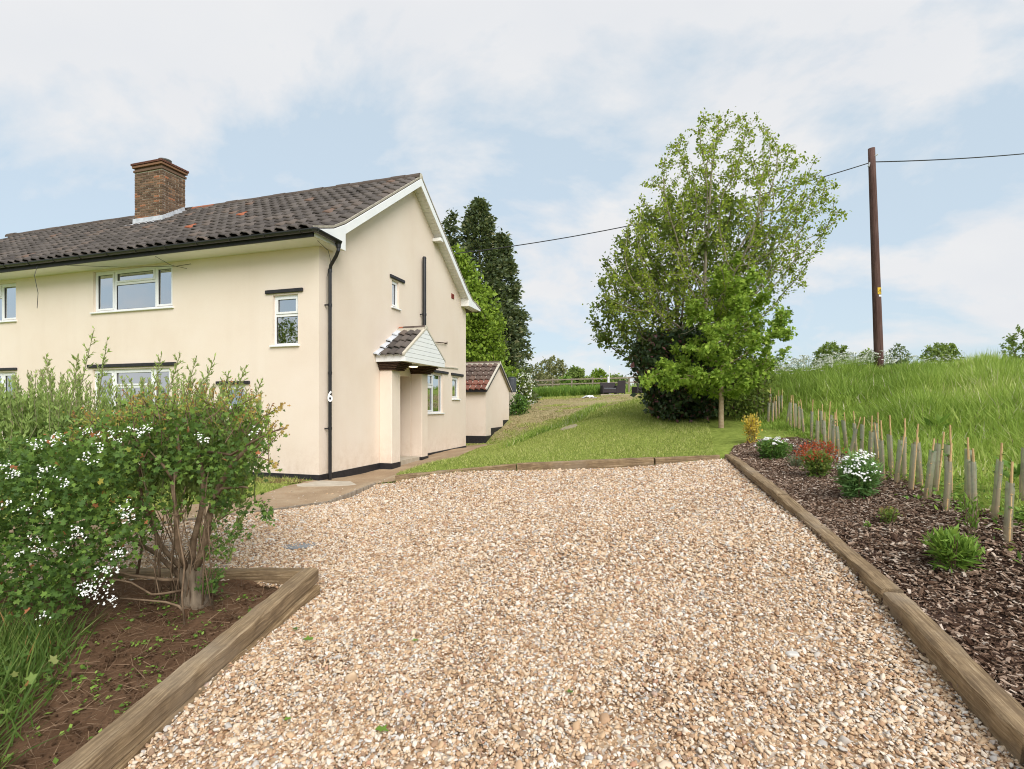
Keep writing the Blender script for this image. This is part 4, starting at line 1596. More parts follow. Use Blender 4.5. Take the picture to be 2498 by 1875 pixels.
# mortar along the verge under the tiles
m = MB()
v0 = [(p[0], p[1] + .0) for p in FP]; v1 = [(p[0], p[1] + .045) for p in FP]
m.prism(v0 + v1[::-1], "x", XV - .06, XV - .012)
v0 = RP; v1 = [(p[0], p[1] + .05) for p in RP]
m.prism(v0 + v1[::-1], "x", XV - .06, XV + .006)
m.build("verge_mortar", M_["mortar"], roof)

# chimney ----------------------------------------------------------------
CX0, CX1, CY0, CY1 = -9.06, -7.93, 2.90, 3.69
m = MB(); m.box(CX0 + .012, CX1 - .012, CY0 + .012, CY1 - .012, 6.6, 8.9)
chim = m.build("chimney", M_["lime_mortar"], roof)


def brick_mesh(lx, ly, lz, seed):
    me = MB().box(-lx / 2, lx / 2, -ly / 2, ly / 2, -lz / 2, lz / 2).mesh("brick", .004)
    me.materials.append(M_["chimney_brick"])
    return me


bf = brick_mesh(.215, .1025, .063, 1)
bs = brick_mesh(.1025, .215, .063, 2)
bh = brick_mesh(.1025, .1025, .063, 3)
jb = random.Random(11)


def put_brick(me, x, y, z, par):
    o = bpy.data.objects.new("brick", me)
    o.parent = par
    COL.objects.link(o)
    o.location = (x + jb.gauss(0, .0015), y + jb.gauss(0, .0015), z + jb.gauss(0, .001))
    return o


def chimney():
    courses = 22
    z0 = 6.98
    back = MB()
    for i in range(courses):
        z = z0 + i * .075 + .0375
        if z + .04 > 8.66:
            break
        offx = .1125 if i % 2 else 0
        # front face
        x = CX0 + offx
        if offx:
            put_brick(bh, CX0 + .051, CY0 + .051, z, chim)
        while x + .2 < CX1 + .02:
            put_brick(bf, x + .1075, CY0 + .051, z, chim)
            x += .2275
        if CX1 - x > .07:
            put_brick(bh, CX1 - .051, CY0 + .051, z, chim)
        # right face
        y = CY0 + (.1125 if not i % 2 else .1125 + .1125)
        if i % 2:
            put_brick(bh, CX1 - .051, CY0 + .1125 + .051, z, chim)
        while y + .2 < CY1 + .03:
            put_brick(bs, CX1 - .051, min(y + .1075, CY1 - .1075), z, chim)
            y += .2275
        if CY1 - y > .07:
            put_brick(bh, CX1 - .051, CY1 - .051, z, chim)
        for yy in np.arange(CY0 + .22, CY1 - .05, .2275):
            back.box(CX0, CX0 + .1, yy - .1, yy + .1, z - .031, z + .031)
        for xx in np.arange(CX0 + .12, CX1 - .15, .2275):
            back.box(xx - .1, xx + .1, CY1 - .1, CY1, z - .031, z + .031)
    o = back.build("rear_brickwork", M_["chimney_brick"], chim)
    o["kind"] = "stuff"
    # oversailing courses
    for j, (e, z) in enumerate(((.028, 8.66), (.0, 8.735), (.05, 8.79))):
        ring = MB()
        ring.box(CX0 - e, CX1 + e, CY0 - e, CY1 + e, z, z + (.07 if j != 1 else .05))
        ring.build("oversailing_course", M_["chimney_brick"], chim, bevel=.006)
    ring = MB(); e = .075
    ring.box(CX0 - e, CX1 + e, CY0 - e, CY1 + e, 8.865, 8.895)
    ring.build("capping", M_["cap_tile"], chim, bevel=.004)
    teeth = MB()
    for k in range(26):
        xx = CX0 - e + (CX1 - CX0 + 2 * e) * (k + .5) / 26
        teeth.box(xx - .015, xx + .015, CY0 - e - .004, CY0 - e + .05, 8.896, 8.925)
    for k in range(18):
        yy = CY0 - e + (CY1 - CY0 + 2 * e) * (k + .5) / 18
        teeth.box(CX1 + e - .05, CX1 + e + .004, yy - .015, yy + .015, 8.896, 8.925)
    teeth.build("capping_course", M_["cap_tile"], chim)
    fl = MB(); fl.prism([(CX0 - .02, 8.896), (CX1 + .02, 8.896), (CX1 - .3, 8.96), (CX0 + .3, 8.96)], "y", CY0 + .0, CY1)
    fl.build("flaunching", M_["mortar"], chim)
    c = MB(); cx, cy = -8.30, 3.3
    c.lathe([(.11, 0), (.12, .02), (.11, .12)], (cx, cy, 8.93), 16)
    c.lathe([(.0, .17), (.17, .165), (.185, .185), (.1, .215), (.0, .225)], (cx, cy, 8.95), 18)
    for a in (0, 2.1, 4.2):
        c.tube([(cx + .1 * math.cos(a), cy + .1 * math.sin(a), 9.03), (cx + .12 * math.cos(a), cy + .12 * math.sin(a), 9.13)], .008, 6)
    c.build("chimney_cowl", M_["slate_grey"], chim, smooth=False)
    # lead flashing: apron on the slope in front, stepped pieces up the side
    ap = MB()
    yb = CY0
    zb = 7.74 - .707 * (3.95 - yb) + .06
    ap.add([(CX0 - .06, yb - .015, zb + .17), (CX1 + .05, yb - .015, zb + .17), (CX1 + .05, yb - .02, zb + .02), (CX0 - .06, yb - .02, zb + .02),
            (CX0 - .16, yb - .22, zb - .10), (CX1 + .08, yb - .22, zb - .10)], [(0, 1, 2, 3), (3, 2, 5, 4)])
    ap.build("lead_apron", M_["lead"], chim)
    for k in range(6):
        y = CY0 + .02 + k * .125
        z = 7.74 - .707 * (3.95 - y) + .06
        t_ = MB()
        t_.prism([(y, z), (y + .15, z + .10), (y + .10, z + .24), (y - .005, z + .17)], "x", CX1 + .003, CX1 + .009 + .002 * (k % 2))
        t_.build("lead_step", M_["lead"], chim)
    sl = MB()
    a, b = CY0 - .15, CY1
    za_, zb_ = 7.74 - .707 * (3.95 - a) + .075, 7.74 - .707 * (3.95 - b) + .075
    sl.add([(CX1 + .03, a, za_), (CX1 + .20, a, za_), (CX1 + .20, b, zb_), (CX1 + .03, b, zb_)], [(0, 1, 2, 3)])
    sl.build("lead_soaker", M_["lead"], chim)


chimney()
chim.name = "chimney"

# porch canopy -------------------------------------------------------------
PX1, PY0, PY1, PYM, PZE, PZA = .80, 2.13, 4.33, 3.23, 2.66, 3.40
m = MB(); m.prism([(PY0, 2.50), (PY1, 2.50), (PY1, 2.655), (PYM, PZA - .03), (PY0, 2.655)], "x", .002, PX1 - .03)
can = m.build("porch_canopy", M_["soffit_white"], house)
m = MB(); m.box(.003, PX1, PY0 - .022, PY0 - .002, 2.49, 2.665); m.build("fascia_board", M_["white_plastic"], can, bevel=.003)
m = MB(); m.box(.003, PX1, PY1 + .002, PY1 + .022, 2.49, 2.665); m.build("fascia_board", M_["white_plastic"], can, bevel=.003)
nb = 8
for k in range(nb):
    za_, zb_ = 2.488 + k * .112, 2.488 + (k + 1) * .112 - .006
    zb_ = min(zb_, PZA - .02)

    def yl(z):
        return PY0 - .022 + max(0, (z - 2.66)) / (PZA - 2.66) * (PYM - PY0 + .022)
    if zb_ <= za_:
        continue
    a0, a1 = yl(za_), yl(zb_)
    pts = [(a0, za_), (2 * PYM - a0, za_), (2 * PYM - a1, zb_), (a1, zb_)]
    if za_ < 2.66 < zb_:
        pts = [(a0, za_), (2 * PYM - a0, za_), (2 * PYM - a0, 2.66), (2 * PYM - a1, zb_), (a1, zb_), (a0, 2.66)]
    m = MB(); m.prism(pts, "x", PX1 + .001, PX1 + .016)
    m.build("cladding_board", M_["white_plastic"], can, bevel=.003)


def small_tile_roof(par, mat_fn, x0, x1, prof, rows, cw, flip, jit, meshes):
    P, d = arc(prof)
    g = d[-1] / rows
    nc = max(1, round((x1 - x0) / cw))
    for r_ in range(rows):
        s0 = r_ * g - .02
        p, q = at_s(P, d, max(0, s0)), at_s(P, d, min(d[-1], max(0, s0) + .3))
        if s0 < 0:
            p = p + (p - q) / np.linalg.norm(q - p) * .02
        for c in range(nc):
            x = x1 - (c + .5) * cw
            o = bpy.data.objects.new("roof_tile", meshes(c, r_))
            o.parent = par
            COL.objects.link(o)
            o.matrix_local = tile_matrix(x, p, q, flip, jit)


TVs, TFs = pantile(.285, .38, .050, .022)
st_dark = np_mesh("porch_tile", TVs, TFs); st_dark.materials.append(M_["shed_tile"])
st_red = np_mesh("porch_tile_red", TVs, TFs); st_red.materials.append(M_["red_tile"])
TVp, TFp = pantile(.215, .34, .036, .018)
st_por = np_mesh("canopy_tile", TVp, TFp); st_por.materials.append(M_["roof_tile"])
st_lead = np_mesh("canopy_lead", TVp, TFp); st_lead.materials.append(M_["lead"])
jt = random.Random(17)
small_tile_roof(can, None, .03, PX1 - .05, [(PY0 - .07, 2.625), (PYM, PZA)], 4, .195, 1, jt, lambda c, r_: st_lead if c == 3 else st_por)
small_tile_roof(can, None, .03, PX1 - .05, [(PY1 + .07, 2.625), (PYM, PZA)], 4, .195, -1, jt, lambda c, r_: st_lead if c == 3 else st_por)
rs1 = ridge_mesh("canopy_ridge_tile", .31, .10, M_["ridge_tile"])
rs2 = ridge_mesh("canopy_ridge_tile_orange", .12, .095, M_["orange_tile"])
for x, me in ((.49, rs1), (.165, rs1), (.03, rs2)):
    o = bpy.data.objects.new("ridge_tile", me); o.parent = can; COL.objects.link(o); o.location = (x, PYM, PZA + .015)
m = MB(); m.box(.02, PX1 + .0, PYM - .10, PYM + .10, PZA - .06, PZA + .05); m.build("ridge_bedding", M_["lime_mortar"], can)
m = MB(); m.lathe([(.0, -.006), (.098, -.004), (.098, .004), (.0, .006)], (0, 0, 0), 14)
o = m.build("ridge_end", M_["lime_mortar"], can); o.rotation_euler = (0, R(90), 0); o.location = (PX1 + .008, PYM, PZA + .02)
for s_ in (0, 1):
    a, b = (PY0 - .07, 2.64), (PYM, PZA + .015)
    p4 = [a, (b[0], b[1]), (b[0], b[1] + .05), (a[0], a[1] + .05)]
    if s_:
        p4 = [(2 * PYM - p[0], p[1]) for p in p4]
    m = MB(); m.prism(p4, "x", PX1 - .05, PX1 + .022); m.build("verge_mortar", M_["lime_mortar"], can)


def porch_lamp():
    mb = MB(); mb.lathe([(.125, .0), (.13, .02), (.125, .045)], (.42, 3.25, 2.452), 24)
    lp = mb.build("porch_lamp", M_["galvanised"], can)
    mm, nt, out = newmat("lamp_diffuser")
    e = nt.nodes.new("ShaderNodeEmission")
    e.inputs[0].default_value = (1.0, 0.80, 0.52, 1)
    e.inputs[1].default_value = 1.5
    nt.links.new(e.outputs[0], out.inputs[0])
    mb = MB(); mb.lathe([(.06, -.026), (.105, -.018), (.118, .0), (.118, .004)], (.42, 3.25, 2.449), 24)
    mb.build("diffuser", mm, lp)


porch_lamp()

# ------------------------------------------------------------------ outbuilding
shed = empty("outbuilding", (HO[0], HO[1], 0), -YAW)
tag(shed, "small cream rendered outbuilding with red and brown pantile roof behind the house", "outbuilding")
SX0, SX1, SY0, SY1, SYM = -5.0, -.86, 12.3, 15.75, 14.05
m = MB(); m.prism([(SY0, -.5), (SY0, 2.16), (SYM, 3.34), (SY1, 2.16), (SY1, -.5)], "x", SX0, SX1)
m.build("wall", M_["cream_render"], shed)
m = MB(); m.box(SX0, SX1 + .012, SY0 - .012, SY0 - .001, -.5, .07); m.box(SX1 + .001, SX1 + .012, SY0 - .001, 13.0, -.5, .07)
m.box(SX1 + .001, SX1 + .012, 13.0, 14.75, -.5, .39); m.box(SX1 + .001, SX1 + .012, 14.75, 15.76, -.5, .70)
m.build("plinth", M_["black_paint"], shed)
SE = .10
zf = 2.16 - .07
m = MB(); m.prism([(SY0 - .16, 2.09), (SYM, 3.36), (SY1 + .16, 2.09), (SY1 + .16, 2.13), (SYM, 3.42), (SY0 - .16, 2.13)], "x", SX0, SX1 + SE)
srf = m.build("roof", M_["lime_mortar"], shed)
m = MB(); m.box(SX0, SX1 + SE, SY0 - .19, SY0 - .162, 2.0, 2.12); m.build("fascia_board", M_["black_paint"], shed)
for s_ in (0, 1):
    p4 = [(SY0 - .17, 2.02), (SYM, 3.30), (SYM, 3.40), (SY0 - .17, 2.11)]
    if s_:
        p4 = [(2 * 14.025 - p[0] if i in (0, 3) else p[0], p[1]) for i, p in enumerate(p4)]
    m = MB(); m.prism(p4, "x", SX1 + SE + .001, SX1 + SE + .026); m.build("bargeboard", M_["black_paint"], shed)
    p5 = [(p[0], p[1]) for p in p4]
    p5 = [p5[3], p5[2], (p5[2][0], p5[2][1] + .06), (p5[3][0], p5[3][1] + .06)]
    m = MB(); m.prism(p5, "x", SX1 + SE - .06, SX1 + SE + .03); m.build("verge_mortar", M_["lime_mortar"], shed)
small_tile_roof(srf, None, SX1 + SE - 9 * .265, SX1 + SE - .02, [(SY0 - .20, 2.10), (SYM, 3.42)], 6, .265, 1, jt, lambda c, r_: st_red if r_ < 2 else st_dark)
small_tile_roof(srf, None, SX1 + SE - 4 * .265, SX1 + SE - .02, [(SY1 + .20, 2.10), (SYM, 3.42)], 6, .265, -1, jt, lambda c, r_: st_dark)
rs3 = ridge_mesh("shed_ridge_tile", .40, .12, M_["shed_tile"])
for k in range(6):
    o = bpy.data.objects.new("ridge_tile", rs3); o.parent = srf; COL.objects.link(o); o.location = (SX1 + SE - .41 * (k + 1), SYM, 3.40)
m = MB(); m.box(SX0, SX1 + SE - .01, SYM - .13, SYM + .13, 3.32, 3.44); m.build("ridge_bedding", M_["lime_mortar"], srf)
m = MB(); m.lathe([(.0, -.006), (.115, -.004), (.115, .004), (.0, .006)], (0, 0, 0), 14)
o = m.build("ridge_end", M_["lime_mortar"], srf); o.rotation_euler = (0, R(90), 0); o.location = (SX1 + SE + .005, SYM, 3.40)

# ------------------------------------------------------------------ vegetation materials
leafmat("hawthorn_leaf", [(0.0, (0.035, 0.075, 0.014)), (0.5, (0.075, 0.145, 0.022)), (0.82, (0.15, 0.25, 0.035)), (0.93, (0.28, 0.26, 0.04)), (1.0, (0.34, 0.13, 0.045))], 0.3, gain=1.3)
leafmat("hawthorn_young", [(0.0, (0.11, 0.20, 0.03)), (0.45, (0.20, 0.30, 0.045)), (0.65, (0.33, 0.28, 0.05)), (1.0, (0.36, 0.12, 0.045))], 0.35)
leafmat("willow_leaf", [(0.0, (0.10, 0.15, 0.035)), (0.5, (0.19, 0.27, 0.06)), (0.9, (0.29, 0.37, 0.10)), (1.0, (0.24, 0.21, 0.11))], 0.4, gain=1.65)
leafmat("maple_leaf", [(0.0, (0.09, 0.16, 0.016)), (0.5, (0.165, 0.265, 0.026)), (0.85, (0.25, 0.365, 0.042)), (1.0, (0.34, 0.45, 0.07))], 0.42, 0.65, 0.15, gain=1.45)
leafmat("ash_leaf", [(0.0, (0.085, 0.125, 0.014)), (0.5, (0.165, 0.23, 0.022)), (0.85, (0.255, 0.33, 0.035)), (1.0, (0.34, 0.38, 0.06))], 0.45, 0.7, 0.1, gain=1.6)
leafmat("dark_leaf", [(0.0, (0.05, 0.08, 0.016)), (0.5, (0.095, 0.14, 0.024)), (0.85, (0.15, 0.205, 0.035)), (1.0, (0.22, 0.26, 0.05))], 0.4, 0.7, 0.1, gain=1.55)
leafmat("laurel_leaf", [(0.0, (0.016, 0.034, 0.012)), (0.6, (0.036, 0.065, 0.020)), (0.85, (0.06, 0.095, 0.028)), (0.93, (0.13, 0.055, 0.05)), (1.0, (0.19, 0.085, 0.075))], 0.18, 0.4, 0.4)
leafmat("lime_leaf", [(0.0, (0.085, 0.15, 0.012)), (0.5, (0.17, 0.27, 0.022)), (1.0, (0.27, 0.38, 0.04))], 0.4)
leafmat("conifer_leaf", [(0.0, (0.022, 0.034, 0.014)), (0.5, (0.042, 0.060, 0.022)), (0.85, (0.075, 0.095, 0.032)), (1.0, (0.12, 0.12, 0.05))], 0.2, gain=2.3)
leafmat("far_leaf", [(0.0, (0.085, 0.13, 0.025)), (0.5, (0.15, 0.22, 0.04)), (1.0, (0.23, 0.31, 0.06))], 0.35)
leafmat("olive_leaf", [(0.0, (0.10, 0.11, 0.04)), (0.5, (0.17, 0.18, 0.065)), (1.0, (0.26, 0.26, 0.10))], 0.35)
leafmat("grey_leaf", [(0.0, (0.07, 0.10, 0.045)), (0.6, (0.12, 0.165, 0.07)), (1.0, (0.19, 0.24, 0.10))], 0.3)
leafmat("golden_leaf", [(0.0, (0.30, 0.22, 0.02)), (0.5, (0.50, 0.38, 0.04)), (1.0, (0.62, 0.50, 0.10))], 0.35)
leafmat("shrub_leaf", [(0.0, (0.035, 0.09, 0.015)), (0.6, (0.08, 0.17, 0.025)), (1.0, (0.17, 0.29, 0.04))], 0.3)
leafmat("bright_leaf", [(0.0, (0.07, 0.15, 0.018)), (0.5, (0.14, 0.26, 0.03)), (1.0, (0.26, 0.40, 0.06))], 0.35, gain=1.2)
leafmat("choisya_leaf", [(0.0, (0.045, 0.10, 0.022)), (0.6, (0.085, 0.165, 0.04)), (1.0, (0.17, 0.27, 0.075))], 0.35, gain=1.9)
leafmat("red_leaf", [(0.0, (0.20, 0.03, 0.012)), (0.6, (0.34, 0.05, 0.022)), (1.0, (0.46, 0.13, 0.05))], 0.35)
leafmat("mixed_leaf", [(0.0, (0.05, 0.10, 0.015)), (0.5, (0.11, 0.18, 0.025)), (0.75, (0.20, 0.24, 0.04)), (1.0, (0.26, 0.10, 0.04))], 0.3)
petalmat("white_petal", [(0.0, (0.62, 0.62, 0.56)), (0.4, (0.80, 0.80, 0.77)), (1.0, (0.88, 0.88, 0.86))])
petalmat("parsley_petal", [(0.0, (0.50, 0.53, 0.42)), (1.0, (0.80, 0.81, 0.74))])


# ------------------------------------------------------------------ tree growth: branches reach for points spread through the crown
def colonize(A, start, di, dk, step, iters, tropism=(0, 0, 0.05), jit=.08):
    nodes = [np.array(p, float) for p in start]
    par = [-1] + list(range(len(start) - 1))
    A = np.array(A, float)
    kids = [0] * len(nodes)
    best = np.full(len(A), 1e9)
    bi = np.zeros(len(A), int)
    alive = np.ones(len(A), bool)

    def upd(k0):
        N = np.array(nodes[k0:])
        for s in range(0, len(N), 400):
            blk = N[s:s + 400]
            d = np.linalg.norm(A[:, None] - blk[None], axis=2)
            j = d.argmin(1)
            dm = d[np.arange(len(A)), j]
            m = dm < best
            best[m] = dm[m]
            bi[m] = j[m] + k0 + s

    upd(0)
    trop = np.array(tropism)
    for it in range(iters):
        act = alive & (best < di)
        if not act.any():
            break
        k0 = len(nodes)
        idx = bi[act]
        vec = unit(A[act] - np.array(nodes)[idx])
        for u in np.unique(idx):
            if kids[u] > 3:
                best[bi == u] = 1e8
                continue
            kids[u] += 1
            kids.append(0)
            v = vec[idx == u].sum(0)
            v = v / (np.linalg.norm(v) + 1e-9) + trop + rng.normal(0, jit, 3)
            v = v / np.linalg.norm(v)
            nodes.append(nodes[u] + v * step)
            par.append(int(u))
        upd(k0)
        alive &= best > dk
        if len(nodes) > 6000:
            break
    return np.array(nodes), np.array(par)


def radii(nodes, par, tip, power=2.3, rmax=None):
    n = len(nodes)
    acc = np.zeros(n)
    nch = np.zeros(n, int)
    for i in range(n):
        if par[i] >= 0:
            nch[par[i]] += 1
    for i in range(n - 1, -1, -1):
        if nch[i] == 0:
            acc[i] += tip ** power
        if par[i] >= 0:
            acc[par[i]] += acc[i]
    r = acc ** (1 / power)
    if rmax:
        r = np.minimum(r, rmax)
    return r, nch


def profile_points(prof, n, base, depth=.9, hollow=.25):
    """prof: (z, xl, xr) silhouette offsets from the stem; random points inside the crown it sweeps out"""
    P = np.array(prof, float)
    z = rng.uniform(P[0, 0], P[-1, 0], n * 3)
    xl, xr = np.interp(z, P[:, 0], P[:, 1]), np.interp(z, P[:, 0], P[:, 2])
    w = (xr - xl)
    k = rng.random(len(z)) < (w / w.max()) ** 1.2
    z, xl, xr = z[k][:n], xl[k][:n], xr[k][:n]
    a = rng.uniform(0, 2 * math.pi, len(z))
    r = np.sqrt(rng.uniform(hollow ** 2, 1, len(z)))
    cx, hw = (xl + xr) / 2, (xr - xl) / 2
    return np.c_[base[0] + cx + np.cos(a) * r * hw, base[1] + np.sin(a) * r * hw * depth, base[2] + z]


def branch_object(name, nodes, par, r, mat, root, n=5):
    i = np.where(par >= 0)[0]
    V, F = tubes_arrays(nodes[par[i]], nodes[i], np.minimum(r[par[i]], r[i] * 1.35), r[i], n)
    return link_mesh(name, np_mesh(name, V, F), MATS[mat], root, True)


def tree(name, label, base, prof, trunk, nattr, di, dk, step, tip, leaf, lmat, bmat, nleaf, lsize, spread, depth=.9, kind="leaf", up=.2, droop=0.0,
         cat="tree", group=None, hollow=.25, trunk_r=None, leafmax=2.2, iters=90, trop=(0, 0, .05), leaf_zmin=None):
    root = empty(name, (base[0], base[1], base[2]))
    tag(root, label, cat, group)
    b0 = np.array([0, 0, 0.])
    A = profile_points(prof, nattr, b0, depth, hollow)
    nodes, par = colonize(A, trunk, di, dk, step, iters, trop)
    r, nch = radii(nodes, par, tip)
    if trunk_r:
        t_ = len(trunk)
        for i in range(t_):
            r[i] = max(r[i], trunk_r * (1 - .45 * i / t_))
        r[:t_] = np.minimum(r[:t_], trunk_r * 1.15)
    branch_object("trunk", nodes, par, r, bmat, root, 6)
    cand = np.where((r < tip * leafmax) & (par >= 0))[0]
    if leaf_zmin is not None:
        cand = cand[nodes[cand, 2] > leaf_zmin]
    w = np.ones(len(cand)) + 1.5 * (nch[cand] == 0)
    pick = rng.choice(cand, nleaf, p=w / w.sum())
    t = rng.random((nleaf, 1))
    pos = nodes[pick] * (1 - t) + nodes[par[pick]] * t + rng.normal(0, spread, (nleaf, 3))
    D = unit(nodes[pick] - nodes[par[pick]]) * .7 + rng.normal(0, .6, (nleaf, 3))
    D[:, 2] -= droop
    Nn = rand_dir(nleaf, 1.2)
    sz = lsize * np.exp(rng.normal(0, .25, nleaf))
    leaf_object("crown", pos, D, Nn, sz, kind, MATS[lmat], root)
    return root


def prof_px(rows, cx, dep, zb):
    """silhouette rows measured as (height above base, left, right) in metres"""
    return rows


# tall thin-leaved tree ------------------------------------------------------
TALL = (5.05, 13.2, hz(5.05, 13.2))
tall_prof = [(1.8, -1.6, 1.0), (2.5, -2.6, 1.6), (3.1, -2.9, 2.2), (4.0, -2.6, 2.8), (4.8, -2.3, 3.4), (5.6, -2.0, 3.1), (6.4, -1.6, 2.5), (7.1, -1.1, 1.9), (7.6, -.5, 1.3), (7.9, .0, .7)]
tree("tall_tree", "tall sparse light green tree with bare outer twigs on the lawn", TALL, tall_prof,
     [(0, 0, -.1), (.0, 0, .4), (.02, 0, .8), (0, 0, 1.2), (-.03, 0, 1.6), (0, .05, 2.0), (.03, .05, 2.4)], 2500, 3.2, .22, .15, .0052,
     None, "ash_leaf", "pale_bark", 22000, .066, .05, .85, "leaf", droop=.15, trunk_r=.10, leafmax=2.2, trop=(0, 0, .16), leaf_zmin=2.2)

# darker dense tree behind ------------------------------------------------------
DARK = (4.75, 14.6, hz(4.75, 14.6))
dark_prof = [(1.3, -1.7, 1.5), (2.0, -2.4, 2.2), (2.9, -2.6, 2.3), (3.8, -2.3, 2.8), (4.6, -2.1, 3.0), (5.3, -1.5, 2.6), (5.9, -.9, 1.9), (6.3, -.3, 1.0)]
tree("dense_tree", "dark leafed rounded tree standing behind the tall sparse tree", DARK, dark_prof,
     [(0, 0, -.1), (0, 0, .5), (0, 0, 1.0), (.03, 0, 1.5)], 1500, 3.0, .32, .22, .008, None, "dark_leaf", "bark", 18500, .10, .10, .8, "leaf", droop=.2, trunk_r=.12)

# maple in front ------------------------------------------------------
MAP = (4.77, 11.6, hz(4.77, 11.6))
map_prof = [(.75, -1.3, .8), (1.0, -1.95, .95), (1.3, -1.8, 1.15), (1.75, -1.35, 1.5), (2.3, -.95, 1.85), (2.6, -.85, 1.5), (3.1, -.75, 1.15), (3.6, -.45, .8), (4.1, -.2, .4)]
tree("maple_tree", "young maple with slim pale trunk and fresh green leaves in front of the taller trees", MAP, map_prof,
     [(0, 0, -.1), (0, 0, .35), (.005, 0, .75), (.0, .0, 1.1), (.01, 0, 1.4)], 400, 2.6, .24, .13, .0055, None, "maple_leaf", "young_bark", 10500, .085, .058, .8, "lobed",
     droop=.5, trunk_r=.062, leaf_zmin=.62)

# copper and laurel shrubs at the foot ------------------------------------------------------
LAU = (4.2, 13.4, hz(4.2, 13.4))
tree("laurel_bush", "dark glossy evergreen bush with purplish tips left of the maple trunk", LAU,
     [(0.05, -.55, 1.3), (.5, -.75, 1.5), (1.0, -.9, 1.45), (1.5, -1.0, 1.3), (1.95, -1.0, 1.1), (2.3, -.8, .8)],
     [(0, 0, -.1), (0, 0, .2)], 1000, 2.0, .22, .16, .007, None, "laurel_leaf", "bark", 14000, .125, .10, .85, "leaf", cat="bush", droop=.2)
SCR = (5.75, 13.1, hz(5.75, 13.1))
tree("scrub_bush", "loose dark green scrub between the maple trunk and the tree guards", SCR,
     [(0.05, -.9, .9), (.5, -1.0, 1.0), (1.0, -1.0, .95), (1.5, -.85, .7), (1.9, -.5, .4)],
     [(0, 0, -.1), (0, 0, .2)], 700, 2.0, .22, .16, .006, None, "dark_leaf", "bark", 6000, .085, .11, .85, "leaf", cat="bush", droop=.1)


# conifers ------------------------------------------------------
def conifer(label, base, h, rad, n, seed, lump=1.0):
    root = empty("conifer", base)
    tag(root, label, "conifer", "conifers behind the house")
    m = MB(); m.tube([(0, 0, -.3), (0, 0, h * .5), (0, 0, h * .97)], [.22, .13, .02], 7)
    m.build("trunk", MATS["bark"], root)
    r_ = np.random.default_rng(seed)
    nb = int(n / 46)
    P, D, S = [], [], []
    for i in range(nb):
        t = r_.random() ** .9
        a0 = r_.uniform(0, 6.28)
        z = h * (.05 + .93 * t)
        env = rad * (1 - t) ** .62 * (.78 + .22 * math.sin(t * 17 + a0 * 2 + seed) ** 2)
        L = max(.25, env * r_.uniform(.75, 1.15))
        a = a0
        dirv = np.array([math.cos(a), math.sin(a), r_.uniform(-.05, .45)])
        k = int(16 + 34 * L / rad)
        u = np.sqrt(r_.uniform(.12, 1, k))
        base_ = np.array([0, 0, z]) + dirv * (u * L)[:, None]
        base_[:, 2] -= .18 * (u * L) ** 1.4
        side = np.cross(dirv, [0, 0, 1])
        base_ += side * (r_.normal(0, .26, k) * (.45 + L * .25))[:, None] + r_.normal(0, .13, (k, 3))
        P.append(base_)
        D.append(dirv + r_.normal(0, .45, (k, 3)) + [0, 0, -.1])
        S.append(r_.uniform(.20, .38, k))
    P = np.concatenate(P); D = np.concatenate(D); S = np.concatenate(S)
    leaf_object("foliage", P, D, r_.normal(size=P.shape) + [0, 0, .8], S, "leaf", MATS["conifer_leaf"], root, S * .8)
    return root


def gz(x, y, d=0.0):
    return (x, y, hz(x, y) + d)


conifer("tallest dark conifer rising above the rear roof slope", gz(-2.3, 36), 14.9, 3.6, 26000, 3)
conifer("broad dark conifer on the right of the tallest one", gz(-.75, 37), 12.4, 2.75, 24000, 8)
conifer("small pointed conifer just showing left of the tallest one", gz(-4.5, 37), 14.2, 1.6, 7000, 12)
LIM = gz(-2.3, 29.5)
tree("lime_tree", "bright yellow-green leafy tree between the house and the conifers", LIM,
     [(.5, -2.0, 2.3), (1.8, -2.4, 2.55), (3.0, -2.4, 2.2), (4.4, -2.3, 2.0), (6.2, -2.1, 1.55), (7.4, -1.9, .9), (8.6, -1.6, .2), (9.6, -1.2, -.4)],
     [(0, 0, -.2), (0, 0, .8), (0, 0, 1.6)], 900, 4.0, .4, .32, .012, None, "lime_leaf", "bark", 19000, .21, .20, .8, "leaf", droop=.15, trunk_r=.18)


def blossom_cloud(name, mat, root, centers, rad, n_per, size, kind="disc", flat=1.0):
    C = np.repeat(np.asarray(centers), n_per, 0)
    o = rng.normal(0, 1, C.shape) * rad
    o[:, 2] *= flat
    P = C + o
    n = len(P)
    D = rng.normal(size=(n, 3)); D[:, 2] *= .3
    Nn = rand_dir(n, 1.0)
    D = D - Nn * (D * Nn).sum(1, keepdims=True)
    return leaf_object(name, P, D, Nn, size * rng.uniform(.7, 1.25, n), kind, MATS[mat], root)


HW = gz(.25, 30.5)
hw = tree("blossom_bush", "hawthorn bush with white blossom beside the outbuilding", HW, [(.1, -.5, .75), (.8, -.7, 1.0), (1.6, -.6, .9), (2.4, -.4, .5)],
          [(0, 0, -.1), (0, 0, .3)], 250, 2.0, .3, .2, .008, None, "dark_leaf", "bark", 2600, .16, .12, .85, cat="bush")
cen = np.c_[rng.uniform(-.5, .95, 90), rng.uniform(-.9, .3, 90), rng.uniform(.4, 2.3, 90)]
blossom_cloud("blossom", "parsley_petal", hw, cen, .09, 9, .09)


